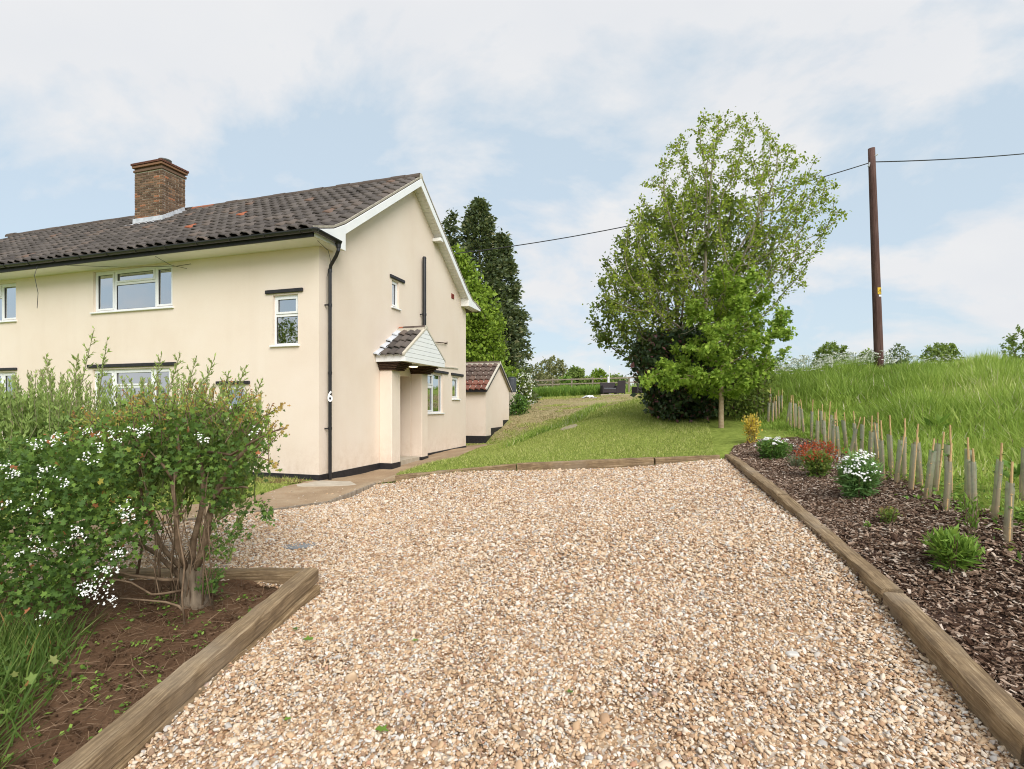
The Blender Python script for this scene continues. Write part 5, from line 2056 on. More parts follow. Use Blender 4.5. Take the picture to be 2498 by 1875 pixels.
bt = tree("blossom_tree", "white blossoming hawthorn tree left of the frame, mirrored in the small upper window", (-11.7, 6.5, hz(-11.7, 6.5)), [(1.4, -1.0, 1.0), (2.2, -1.5, 1.5), (3.2, -1.6, 1.6), (4.2, -1.2, 1.1), (4.9, -.5, .5)],
          [(0, 0, -.2), (0, 0, .5), (0, 0, 1.0)], 420, 3.0, .35, .25, .009, None, "dark_leaf", "bark", 6000, .10, .12, .95, trunk_r=.11)
u_ = rand_dir(260) * rng.uniform(.75, 1.0, (260, 1))
blossom_cloud("blossom", "parsley_petal", bt, u_ * [1.5, 1.5, 1.6] + [0, 0, 3.1], .10, 12, .06)


# far trees and hedges ------------------------------------------------------
def far_tree(label, x, y, h, wl, wr, lmat, n, ls, kind="round", zmin=.25, cat="tree", nattr=260, zoff=0.0):
    b = (x, y, hz(x, y) + zoff)
    pr = [(h * zmin, -wl * .75, wr * .75), (h * .45, -wl, wr), (h * .65, -wl * .97, wr), (h * .82, -wl * .8, wr * .78), (h * .94, -wl * .5, wr * .48), (h, -wl * .22, wr * .2)]
    return tree("far_tree", label, b, pr, [(0, 0, -.2), (0, 0, h * .12), (0, 0, h * .24)], nattr, h * .6, h * .055, h * .04, h * .0016, None, lmat, "bark", n, ls, ls * .5, .9,
                cat=cat, group="trees beyond the fence", trunk_r=h * .022)


oak = far_tree("open crowned oak with gnarled dark limbs beyond the post and rail fence", 6.1, 75, 5.6, 2.5, 2.3, "olive_leaf", 2300, .30, zmin=.3)
far_tree("round green tree just right of the open crowned oak", 7.9, 62, 3.3, 1.35, 1.1, "far_leaf", 3200, .24, zmin=.12)
far_tree("low bright green bush left of the round green tree, behind the fence", 6.35, 60, 1.9, 1.1, 1.0, "bright_leaf", 2000, .22, zmin=.05, cat="bush")
far_tree("low green bush right of the round green tree, behind the fence", 9.2, 60, 1.8, 1.2, 1.0, "far_leaf", 2000, .22, zmin=.05, cat="bush")
far_tree("bright green tree behind the garden sofa", 10.2, 60, 2.7, 1.2, 1.3, "lime_leaf", 2600, .22, zmin=.08)
far_tree("low green bush behind the garden chair", 12.6, 62, 2.1, 1.6, 1.6, "far_leaf", 2200, .22, zmin=.05, cat="bush")
far_tree("grey green tree far behind the garden chair", 22.5, 110, 4.2, 3.2, 3.0, "grey_leaf", 2000, .38, zmin=.1)
far_tree("grey green tree on the horizon beside the laurel bush", 28.5, 110, 4.6, 2.6, 2.6, "grey_leaf", 2000, .38, zmin=.1)
far_tree("olive scrub beside the blossom bush, left of the oak", 2.2, 52, 2.8, 1.3, 1.2, "olive_leaf", 2200, .18, zmin=.05, cat="bush")
far_tree("thin brownish scrub left of the oak, behind the fence", 4.0, 56, 2.1, 1.6, 1.3, "olive_leaf", 1700, .18, zmin=.05, cat="bush")
far_tree("dark distant wood edge left of the sofa", 15, 130, 4.4, 6.0, 5.5, "grey_leaf", 2600, .45, zmin=.05)
far_tree("round light green tree on the bank skyline left of the pole", 40.8, 65, 6.2, 2.2, 2.2, "far_leaf", 5200, .24, zmin=.35)
far_tree("low bush on the skyline just left of the pole foot", 42.0, 60, 4.5, 1.5, 1.5, "far_leaf", 1800, .26, zmin=.4, cat="bush")
far_tree("thin sparse tree on the skyline just right of the pole", 45.5, 60, 5.3, 1.2, 1.4, "grey_leaf", 1000, .24, zmin=.45)
far_tree("wide rounded tree on the skyline right of the pole", 54.8, 65, 6.0, 2.6, 2.6, "far_leaf", 4600, .26, zmin=.35)
far_tree("sparse leafy tree cut by the right edge of the frame", 41.0, 40, 4.9, 2.0, 2.3, "far_leaf", 4200, .16, zmin=.3)
far_tree("white blossomed bush on the skyline left of the pole", 13.0, 26.5, 1.5, 1.3, 1.3, "olive_leaf", 2400, .085, zmin=.1, cat="bush", zoff=.05)


def hedge_bank():
    """rough grass hedge below the fence"""
    q = np.c_[rng.uniform(.6, 8.0, 15000), rng.uniform(42.6, 45.5, 15000)]
    P = np.c_[q, HH(q[:, 0], q[:, 1])]
    n = len(q)
    D = np.c_[rng.normal(0, .35, (n, 2)), np.ones(n)]
    Nn = rng.normal(size=(n, 3)); Nn[:, 2] *= .2
    h = rng.uniform(.35, .95, n) * (.75 + .4 * patch(q[:, 0], q[:, 1], 1.7, 3))
    o = leaf_object("rough_hedge", P, D, Nn, h, "blade", MATS["bed_weed"], None, .06)
    tag(o, "rough green growth along the foot of the post and rail fence", "hedge", kind="stuff")
    q = np.c_[rng.uniform(-3, 30, 9000), rng.uniform(47, 60, 9000)]
    P = np.c_[q, HH(q[:, 0], q[:, 1])]
    n = len(q)
    D = np.c_[rng.normal(0, .35, (n, 2)), np.ones(n)]
    o = leaf_object("field_grass", P, D, rng.normal(size=(n, 3)), rng.uniform(.3, .9, n), "blade", MATS["meadow_blade"], None, .09)
    tag(o, "pale green rough field beyond the post and rail fence", "grass", kind="stuff")


hedge_bank()


def fence():
    root = empty("rail_fence", gz(5, 46.0))
    tag(root, "weathered wooden post and rail fence behind the garden furniture", "fence")
    bz = root.location
    xs = [2.15, 3.67, 5.4, 7.3, 8.75, 10.6, 12.3]
    for i, x in enumerate(xs):
        y = 46.0 + (x - 5) * .02
        m = MB(); z = hz(x, y) - bz.z
        m.box(x - 5 - .065, x - 5 + .065, y - 46 - .05, y - 46 + .05, z - .4, z + 1.5 + .06 * math.sin(i * 2.3))
        m.build("post", MATS["fence_wood"], root, bevel=.01)
        if i < len(xs) - 1:
            x2 = xs[i + 1]
            y2 = 46.0 + (x2 - 5) * .02
            z2 = hz(x2, y2) - bz.z
            for hh, w in ((1.36, .06), (.95, .055)):
                m = MB()
                m.prism([(x - 5 + .02, z + hh - w), (x2 - 5 - .02, z2 + hh - w), (x2 - 5 - .02, z2 + hh + w), (x - 5 + .02, z + hh + w)], "y", y - 46 - .09, y - 46 - .052)
                m.build("rail", MATS["fence_wood"], root, bevel=.008)


fence()


# garden furniture ------------------------------------------------------
def patio():
    V = [(7.2, 41.2), (12.4, 41.2), (12.4, 44.0), (7.2, 44.0)]
    m = MB()
    m.prism([(a, b) for a, b in V], "z", hz(9.5, 42.5) - .1, hz(9.5, 42.5) + .04)
    o = m.build("patio", MATS["paving_stone"])
    tag(o, kind="structure")


patio()
PZ_ = hz(9.5, 42.5) + .04


def seat_item(name, label, x, y, w, back_h, arm_h, seat_h, depth, rz, cushion=True):
    root = empty(name, (x, y, PZ_), rz)
    tag(root, label, "garden seat", "dark rattan garden furniture on the patio")
    m = MB(); m.box(-w / 2 + .09, w / 2 - .09, -depth / 2, depth / 2 - .08, .12, seat_h); m.build("seat", MATS["rattan"], root, bevel=.015)
    m = MB(); m.prism([(depth / 2 - .13, .1), (depth / 2 - .02, .1), (depth / 2 + .08, back_h), (depth / 2 - .01, back_h)], "x", -w / 2, w / 2)
    m.build("backrest", MATS["rattan"], root, bevel=.015)
    for s in (-1, 1):
        m = MB(); m.box(s * w / 2 - (.10 if s > 0 else 0), s * w / 2 + (.10 if s < 0 else 0), -depth / 2 - .01, depth / 2 - .14, .1, arm_h)
        m.build("armrest", MATS["rattan"], root, bevel=.015)
        for yy in (-depth / 2 + .05, depth / 2 - .06):
            m = MB(); m.box(s * (w / 2 - .06) - .03, s * (w / 2 - .06) + .03, yy - .03, yy + .03, .0, .12); m.build("leg", MATS["rattan"], root)
    if cushion:
        m = MB(); m.box(-w / 2 + .12, w / 2 - .12, -depth / 2, depth / 2 - .16, seat_h + .002, seat_h + .1); m.build("cushion", MATS["cushion_grey"], root, bevel=.03, segs=2)
    return root


seat_item("garden_sofa", "dark rattan two-seat garden sofa facing the house, left of the furniture", 8.0, 42.0, 1.25, .98, .72, .42, .78, R(4))
seat_item("high_back_chair", "dark rattan high-backed chair between the sofa and the low chair", 9.05, 42.6, .68, 1.15, .62, .42, .70, R(188), False)
seat_item("low_chair", "dark rattan low armchair on the right of the garden furniture", 10.55, 42.4, .85, .82, .62, .4, .75, R(200), False)


def parasol():
    root = empty("parasol_pole", (8.3, 43.3, PZ_))
    tag(root, "thin white parasol pole standing behind the garden sofa", "parasol")
    m = MB(); m.tube([(0, 0, .05), (0, 0, 2.35)], .026, 10); m.build("pole", MATS["white_plastic"], root)
    m = MB(); m.lathe([(.22, 0), (.22, .05), (.05, .09)], (0, 0, 0), 16); m.build("base", MATS["galvanised"], root)
    m = MB(); m.lathe([(.03, 0), (.045, .03), (.02, .09), (.0, .11)], (0, 0, 2.35), 10); m.build("finial", MATS["white_plastic"], root)
    m = MB(); m.lathe([(.05, .55), (.075, 1.0), (.06, 1.45), (.03, 1.55)], (-.12, 0, 0), 10); m.build("furled_canopy", MATS["white_cloth"], root)


parasol()


def cover_heap():
    x, y = 6.0, 39.6
    z = hz(x, y)
    r_ = np.random.default_rng(4)
    n = 9
    V, F = [], []
    for j in range(5):
        for i in range(n):
            u = i / (n - 1)
            V.append((x - .55 + 1.1 * u, y - .25 + .12 * j, z + max(0.0, .20 * math.sin(math.pi * u) * math.sin(math.pi * (j + .5) / 5) + r_.normal(0, .035)) + .01))
    for j in range(4):
        for i in range(n - 1):
            a = j * n + i
            F.append((a, a + 1, a + n + 1, a + n))
    o = link_mesh("folded_cover", np_mesh("folded_cover", np.array(V), np.array(F)), MATS["white_cloth"])
    tag(o, "crumpled white cover lying on the lawn left of the garden sofa", "cover")


cover_heap()


def stepping_stone(x, y, w, d, label, seed):
    r_ = random.Random(seed)
    pts = []
    for k in range(12):
        a = 2 * math.pi * k / 12
        rr = 1 + r_.uniform(-.12, .12)
        pts.append((math.cos(a) * w * rr, math.sin(a) * d * rr))
    m = MB(); m.prism(pts, "z", -.10, .022)
    o = m.build("stepping_stone", MATS["paving_stone"], bevel=.012)
    o.location = (x, y, hz(x, y))
    o.rotation_euler = (math.atan((hz(x, y + .3) - hz(x, y - .3)) / .6), -math.atan((hz(x + .3, y) - hz(x - .3, y)) / .6), 0)
    tag(o, label, "stone", "stepping stones in the lawn")


stepping_stone(1.63, 14.5, .26, .40, "flat buff stepping stone in the lawn, the nearer of two", 1)
stepping_stone(2.52, 17.0, .24, .40, "flat buff stepping stone in the lawn, the farther of two", 2)


def water_butt():
    x, y = .0, 27.6
    root = empty("water_butt", gz(x, y))
    tag(root, "dark grey plastic water butt at the back of the outbuilding", "water butt")
    z = 1.15
    m = MB(); m.lathe([(.20, .0), (.22, .05), (.24, .35), (.235, .7), (.21, .78)], (0, 0, z), 18); m.build("barrel", MATS["bin_plastic"], root)
    m = MB(); m.lathe([(.225, .78), (.23, .82), (.1, .85), (.0, .855)], (0, 0, z), 18); m.build("lid", MATS["bin_plastic"], root)
    m = MB(); m.lathe([(.22, -1.3), (.22, .0)], (0, 0, z), 18); m.build("stand", MATS["concrete"], root)


water_butt()


tree("elder_bush", "low leafy bush hiding the foot of the water butt", gz(.35, 26.6), [(.05, -.45, .5), (.4, -.5, .55), (.8, -.4, .4), (1.05, -.2, .2)], [(0, 0, -.1), (0, 0, .15)], 160, 1.5, .16, .12, .006, None,
     "shrub_leaf", "bark", 1500, .10, .08, .9, cat="bush")


# utility pole and cable ------------------------------------------------------
def pole_and_cable():
    x, y = 11.16, 15.45
    z0 = hz(x, y)
    root = empty("utility_pole", (x, y, z0))
    tag(root, "leaning brown wooden utility pole with yellow warning sign on the grassy bank", "pole")
    top = Vector((10.74 - x, 15.2 - y, 9.10 - z0))
    m = MB()
    n = 8
    m.tube([Vector((0, 0, -.5)).lerp(top, 0) if k == 0 else top * (k / n) for k in range(n + 1)], [.128 - .036 * k / n for k in range(n + 1)], 16)
    plain("pole_wood", (0.075, 0.038, 0.032), (0.145, 0.085, 0.072), 5, 0.85, 0.2, 26, 0.4, 0.01, stretch=(5, 5, .35))
    pl = m.build("post", MATS["pole_wood"], root, smooth=True)

    def on_pole(zw, ang, r):
        t = (zw - z0) / top.z
        c = top * t
        return c + Vector((math.sin(ang) * r, -math.cos(ang) * r, 0))

    zs = 1.43 + (988 - 709) / 1241 * 15.25
    plain("sign_yellow", (0.72, 0.45, 0.02), (0.78, 0.50, 0.03), 4, 0.5, 0.4)
    plain("sign_black", (0.012, 0.012, 0.012), None, 4, 0.5, 0.4)
    # the sign is bent to the curve of the pole
    def curved(mb, u0, u1, z0_, z1_, rad, seg=6, a0=0.30):
        vs, fs = [], []
        for k in range(seg + 1):
            u = u0 + (u1 - u0) * k / seg
            a = a0 + u / .112
            for zz in (z0_, z1_):
                vs.append(on_pole(zz, a, rad))
        for k in range(seg):
            fs.append((2 * k, 2 * k + 2, 2 * k + 3, 2 * k + 1))
        mb.add(vs, fs)
    m = MB(); curved(m, -.075, .075, zs - .10, zs + .10, .1185)
    sg = m.build("warning_sign", MATS["sign_yellow"], root)

    def strip(mb, p, q, w):
        # thin painted bar on the curved plate from (u,z) p to q
        (u0, za), (u1, zb) = p, q
        d = Vector((u1 - u0, zb - za)).normalized()
        nn = Vector((-d.y, d.x)) * w
        vs, fs = [], []
        for k in range(5):
            t = k / 4
            for s in (1, -1):
                u, z = u0 + (u1 - u0) * t + nn.x * s, za + (zb - za) * t + nn.y * s
                vs.append(on_pole(zs + z, .30 + u / .112, .1205))
        for k in range(4):
            fs.append((2 * k, 2 * k + 2, 2 * k + 3, 2 * k + 1))
        mb.add(vs, fs)
    m = MB()
    strip(m, (-.055, -.035), (0, .065), .006); strip(m, (0, .065), (.055, -.035), .006); strip(m, (.055, -.035), (-.055, -.035), .006)
    strip(m, (.012, .035), (-.012, .005), .005); strip(m, (-.012, .005), (.014, .003), .004); strip(m, (.014, .003), (-.004, -.024), .005)
    strip(m, (-.045, -.068), (.045, -.068), .008)
    m.build("warning_symbol", MATS["sign_black"], sg)
    m = MB(); curved(m, -.05, .045, zs - .17, zs - .115, .1185); m.build("number_plate", MATS["white_plastic"], root)
    m = MB(); h = on_pole(8.67, -1.3, .095); m.tube([top * ((8.67 - z0) / top.z), h], .02, 8); m.tube([h, h + Vector((-.03, 0, -.12))], .025, 8); m.build("cable_bracket", MATS["galvanised"], root)
    m = MB(); h2 = on_pole(8.85, .5, .08); m.tube([h2, h2 + Vector((.05, -.06, .02))], .018, 8); m.build("insulator", MATS["white_plastic"], root)

    hx, hy = L2W(.36, 6.19)
    A = Vector((hx, hy, 6.27)); B = Vector((10.64, 15.2, 8.66))
    pts = []
    for k in range(25):
        t = k / 24
        p = A.lerp(B, t)
        p.z -= .32 * 4 * t * (1 - t)
        pts.append(p)
    B2 = Vector((10.85, 15.2, 8.70)); C = Vector((24.0, 18.0, 11.15))
    m = MB(); m.tube(pts, .014, 6)
    o = m.build("overhead_cable", MATS["cable_black"])
    tag(o, "black overhead cable sagging from the pole to the house gable", "cable")
    pts = []
    for k in range(25):
        t = k / 24
        p = B2.lerp(C, t)
        p.z -= .22 * 4 * t * (1 - t)
        pts.append(p)
    m = MB(); m.tube(pts, .016, 6)
    o = m.build("overhead_cable", MATS["cable_black"])
    tag(o, "black overhead cable running from the pole out of the right of the frame", "cable")


pole_and_cable()


# ------------------------------------------------------------------ hawthorn hedge shrub on the left
def hawthorn():
    bx, by = -2.56, 4.14
    root = empty("hawthorn_shrub", gz(bx, by))
    tag(root, "hawthorn bush with white blossom and reddish young shoots beside the soil bed", "bush")
    z0 = root.location.z

    def X(px, py, dep):        # metres relative to the stem, from a sketch of the shrub
        return ((px - 1249) / 1241 * dep - bx, dep - by, 1.43 - (py - 988) / 1241 * dep - z0)
    # old stump with twisted stems
    m = MB()
    r_ = random.Random(2)
    def stem(pts, r0, r1, n=8):
        k = len(pts)
        m.tube(pts, [r0 + (r1 - r0) * i / (k - 1) for i in range(k)], n)
    def wob(pts, amt=.015):
        return [Vector(p) + Vector((r_.gauss(0, amt), r_.gauss(0, amt), r_.gauss(0, amt * .5))) for p in pts]
    # knotted old stump with ridged bark
    V, F = [], []
    ns, nr = 26, 12
    ph = [r_.uniform(0, 6.28) for _ in range(6)]
    for k in range(nr):
        t = k / (nr - 1)
        c = Vector(X(480 - 14 * t, 1500 - 125 * t, 4.14))
        rad = .105 - .045 * t + .045 * max(0, .18 - t) * 4 + .012 * math.sin(t * 9)
        for j in range(ns):
            a = 2 * math.pi * j / ns
            rr = rad * (1 + .16 * math.sin(a * 5 + ph[0] + t * 2) + .10 * math.sin(a * 9 + ph[1] - t * 3) + r_.gauss(0, .035))
            V.append((c.x + rr * math.cos(a), c.y + rr * math.sin(a), c.z + (r_.gauss(0, .012) if k == nr - 1 else 0)))
    for k in range(nr - 1):
        for j in range(ns):
            F.append((k * ns + j, k * ns + (j + 1) % ns, (k + 1) * ns + (j + 1) % ns, (k + 1) * ns + j))
    link_mesh("stump", np_mesh("stump", np.array(V), np.array(F)), MATS["bark"], root, True)
    m = MB()
    mains = [
        [(470, 1400, 4.14), (500, 1330, 4.12), (515, 1260, 4.14), (530, 1190, 4.18), (560, 1130, 4.2), (600, 1090, 4.2), (640, 1050, 4.15)],
        [(465, 1400, 4.2), (475, 1320, 4.25), (490, 1240, 4.3), (500, 1160, 4.3), (480, 1090, 4.3), (500, 1030, 4.3)],
        [(460, 1400, 4.1), (440, 1330, 4.0), (432, 1250, 4.0), (425, 1180, 4.0), (440, 1120, 4.05), (430, 1040, 4.1)],
        [(455, 1400, 4.2), (420, 1370, 4.3), (390, 1330, 4.35), (370, 1270, 4.4), (340, 1220, 4.4), (345, 1150, 4.35), (380, 1110, 4.3)],
        [(440, 1410, 4.25), (380, 1350, 4.5), (320, 1310, 4.6), (250, 1270, 4.6), (200, 1220, 4.5)],
        [(450, 1410, 4.1), (400, 1412, 4.05), (330, 1405, 4.0), (290, 1390, 3.95)],
        [(445, 1440, 4.0), (405, 1450, 3.9), (360, 1450, 3.85), (320, 1425, 3.8), (280, 1410, 3.75)],
        [(450, 1490, 3.75), (440, 1480, 3.75), (400, 1470, 3.72), (350, 1465, 3.7), (290, 1460, 3.7)],
        [(446, 1525, 3.7), (448, 1450, 3.72), (444, 1380, 3.75), (436, 1300, 3.8), (432, 1220, 3.85), (425, 1150, 3.9)],
        [(510, 1250, 4.1), (545, 1190, 4.1), (590, 1185, 4.05), (625, 1195, 4.0)],
        [(430, 1180, 4.0), (400, 1140, 3.9), (350, 1100, 3.9), (345, 1150, 3.9)],
        [(500, 1100, 4.1), (560, 1110, 4.0), (600, 1085, 3.95), (650, 1060, 3.9), (690, 1045, 3.85)],
        [(370, 1250, 3.9), (340, 1240, 3.8), (300, 1245, 3.75)], [(460, 1245, 3.8), (430, 1258, 3.78), (390, 1250, 3.78)],
        [(200, 1500, 4.3), (195, 1420, 4.3), (180, 1330, 4.3), (150, 1250, 4.2)], [(60, 1520, 4.2), (75, 1420, 4.2), (60, 1300, 4.2), (90, 1180, 4.2)],
        [(330, 1400, 4.4), (350, 1330, 4.4), (330, 1260, 4.35)],
    ]
    for i, pl in enumerate(mains):
        pts = wob([X(*p) for p in pl], .012)
        r0 = [.045, .036, .030, .030, .028, .022, .014, .013, .010, .018, .016, .016, .014, .014, .02, .02, .016][i]
        r0 *= .78
        stem(pts, r0, max(.005, r0 * .35), 7)
    # whippy thin shoots round the stump
    for k in range(24):
        a = r_.uniform(370, 520)
        top = r_.uniform(1130, 1330)
        d = r_.uniform(3.8, 4.4)
        pts = wob([X(a, 1480 + r_.uniform(-30, 25), d), X(a + r_.uniform(-25, 25), (1480 + top) / 2, d + r_.uniform(-.1, .1)), X(a + r_.uniform(-60, 60), top, d + r_.uniform(-.15, .15))], .02)
        stem(pts, r_.uniform(.004, .008), .003, 5)
    m.build("branch", MATS["twig"], root, smooth=True)

    # clumps of leaves: (px, py, dep, rx, ry, density)
    clumps = []
    for px in range(-120, 640, 36):
        for py in range(1000, 1500, 32):
            # silhouette of the hedge: rounded right end, open under the right half
            right = np.interp(py, [1000, 1040, 1100, 1160, 1220, 1280, 1340, 1500], [600, 650, 650, 640, 610, 470, 300, 150])
            if px > right:
                continue
            if py < np.interp(px, [-120, 0, 150, 260, 380, 480, 640], [1085, 1080, 1068, 1045, 1008, 995, 1000]) + random.uniform(-14, 14):
                continue
            bottom = np.interp(px, [-120, 0, 150, 260, 330, 380, 470, 560, 640], [1560, 1530, 1510, 1470, 1370, 1310, 1250, 1210, 1130])
            if py > bottom:
                continue
            hole = ((px - 420) / 95) ** 2 + ((py - 1205) / 75) ** 2 < 1 or (300 < px < 470 and py > 1290)
            if hole and random.random() < .86:
                continue
            clumps.append((px + random.uniform(-18, 18), py + random.uniform(-16, 16)))
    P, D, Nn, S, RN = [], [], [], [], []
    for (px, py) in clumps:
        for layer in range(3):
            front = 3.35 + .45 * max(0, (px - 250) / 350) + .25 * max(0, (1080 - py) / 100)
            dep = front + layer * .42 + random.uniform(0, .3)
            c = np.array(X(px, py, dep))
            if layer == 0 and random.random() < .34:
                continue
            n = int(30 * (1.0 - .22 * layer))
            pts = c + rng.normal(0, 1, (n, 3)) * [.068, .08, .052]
            tone = random.uniform(-.16, .2) + (.10 if layer == 0 else -.08)  # front layer paler, deeper layers darker: shade inside the hedge put into leaf colour
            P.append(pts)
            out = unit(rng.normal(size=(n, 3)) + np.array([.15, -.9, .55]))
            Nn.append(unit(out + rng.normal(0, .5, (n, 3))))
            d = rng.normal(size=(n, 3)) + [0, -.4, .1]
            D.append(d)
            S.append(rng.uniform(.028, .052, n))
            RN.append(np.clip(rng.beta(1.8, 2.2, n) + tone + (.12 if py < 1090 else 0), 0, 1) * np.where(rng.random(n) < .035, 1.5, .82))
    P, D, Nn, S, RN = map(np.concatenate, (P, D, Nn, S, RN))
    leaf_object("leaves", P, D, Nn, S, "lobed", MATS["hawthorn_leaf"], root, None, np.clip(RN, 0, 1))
    # sprigs low at the right of the stump
    P, D, S = [], [], []
    tw = MB()
    for (a, b) in [((500, 1290, 4.05), (640, 1220, 4.0)), ((505, 1330, 4.05), (600, 1290, 3.95)), ((500, 1360, 4.05), (545, 1330, 3.95)), ((510, 1240, 4.1), (560, 1215, 4.05)),
                   ((495, 1420, 4.1), (535, 1390, 4.0)), ((490, 1440, 4.1), (520, 1425, 4.0)), ((640, 1220, 4.0), (655, 1262, 4.0))]:
        A, B = np.array(X(*a)), np.array(X(*b))
        tw.tube([tuple(A), tuple((A + B) / 2 + [0, 0, .03]), tuple(B)], [.006, .004, .002], 5)
        n = 75
        t = rng.beta(2.2, 1.2, n)[:, None]
        P.append(A * (1 - t) + B * t + rng.normal(0, .032, (n, 3)))
        D.append((B - A) * .5 + rng.normal(0, .5, (n, 3)))
        S.append(rng.uniform(.024, .042, n))
    tw.build("low_sprig", MATS["twig"], root)
    P, D, S = map(np.concatenate, (P, D, S))
    leaf_object("low_leaves", P, D, rand_dir(len(P), 1.0) + [0, -.6, 0], S, "lobed", MATS["hawthorn_leaf"], root, None, rng.random(len(P)) * .8)
    # reddish young shoots on top and at the right
    P, D, S, RN = [], [], [], []
    tw = MB()
    for k in range(150):
        px = random.uniform(180, 660)
        py = np.interp(px, [180, 300, 450, 560, 620, 660], [1060, 1025, 990, 990, 1020, 1060]) + random.uniform(-5, 60)
        dep = random.uniform(3.75, 4.5)
        A = np.array(X(px, py, dep))
        L = random.uniform(.08, .26)
        dirv = unit(np.array([random.gauss(.25 if px > 520 else 0, .45), random.gauss(-.2, .3), random.uniform(.5, 1)]))
        B = A + dirv * L
        tw.tube([tuple(A - dirv * .1), tuple(B)], [.004, .002], 4)
        n = int(8 + L * 70)
        t = rng.random(n)[:, None]
        P.append(A * (1 - t) + B * t + rng.normal(0, .012, (n, 3)))
        D.append(dirv * .5 + rng.normal(0, .55, (n, 3)))
        S.append(rng.uniform(.018, .032, n) * (1.15 - t[:, 0] * .5))
        RN.append(np.clip(t[:, 0] * .7 + rng.random(n) * .35, 0, 1))
    tw.build("young_shoots", MATS["twig"], root)
    P, D, S, RN = map(np.concatenate, (P, D, S, RN))
    leaf_object("young_leaves", P, D, rand_dir(len(P), .6) + [0, -.5, 0], S, "lobed", MATS["hawthorn_young"], root, None, RN)
    # arching spray at the right end
    P, D, S, RN = [], [], [], []
    tw = MB()
    for (a, b) in [((600, 1060, 4.0), (690, 985, 3.9)), ((620, 1075, 4.0), (700, 1045, 3.9)), ((600, 1110, 4.0), (680, 1135, 3.9)), ((560, 1010, 4.1), (640, 960, 4.1))]:
        A, B = np.array(X(*a)), np.array(X(*b))
        tw.tube([tuple(A), tuple((A + B) / 2 + [0, 0, .02]), tuple(B)], [.006, .004, .002], 5)
        n = 60
        t = rng.random(n)[:, None]
        P.append(A * (1 - t) + B * t + rng.normal(0, .02, (n, 3)))
        D.append((B - A) + rng.normal(0, .4, (n, 3))); S.append(rng.uniform(.018, .034, n)); RN.append(t[:, 0] * .8)
    tw.build("spray", MATS["twig"], root)
    P, D, S, RN = map(np.concatenate, (P, D, S, RN))
    leaf_object("spray_leaves", P, D, rand_dir(len(P), .6) + [0, -.5, 0], S, "lobed", MATS["hawthorn_young"], root, None, RN)
    # blossom clusters
    spots = [(215, 1440, 20), (255, 1425, 14), (285, 1345, 16), (300, 1240, 16), (265, 1465, 16), (275, 1385, 14), (190, 1305, 12), (125, 1250, 12), (160, 1175, 14), (85, 1080, 16), (135, 1070, 18),
             (220, 1060, 14), (245, 1090, 12), (330, 1050, 16), (360, 1048, 12), (490, 1068, 16), (265, 1055, 8), (105, 1142, 16), (30, 1155, 18), (10, 1140, 10), (215, 1110, 8), (215, 1130, 8),
             (75, 1315, 8), (90, 1335, 10), (20, 1230, 10), (60, 1240, 8), (100, 1205, 8), (40, 1350, 8), (150, 1340, 8), (95, 1508, 8), (625, 1055, 10), (180, 1290, 8), (285, 1065, 8), (310, 1262, 12),
             (245, 1395, 12), (230, 1455, 14), (200, 1425, 12)]
    C, cnt = [], []
    for (px, py, k) in spots:
        dep = 3.28 + .45 * max(0, (px - 250) / 350) + .25 * max(0, (1080 - py) / 100) - .06
        for j in range(int(k * .62)):
            q = np.array(X(px + random.gauss(0, 11), py + random.gauss(0, 6), dep + random.uniform(-.05, .05)))
            C.append(q)
    C = np.array(C)
    n = len(C)
    Nn = unit(rng.normal(0, .4, (n, 3)) + [0, -.8, .6])
    D = rng.normal(size=(n, 3))
    D = D - Nn * (D * Nn).sum(1, keepdims=True)
    leaf_object("blossom", C, D, Nn, rng.uniform(.011, .017, n), "star", MATS["white_petal"], root, None)
    P2 = np.repeat(C, 2, 0) + rng.normal(0, .013, (2 * n, 3))
    Nn = unit(rng.normal(0, .4, (2 * n, 3)) + [0, -.8, .6])
    D = rng.normal(size=(2 * n, 3)); D = D - Nn * (D * Nn).sum(1, keepdims=True)
    leaf_object("small_blossom", P2, D, Nn, rng.uniform(.008, .013, 2 * n), "disc", MATS["white_petal"], root, None)


hawthorn()


plain("green_twig", (0.15, 0.16, 0.07), (0.26, 0.25, 0.13), 14, 0.9, 0.15)


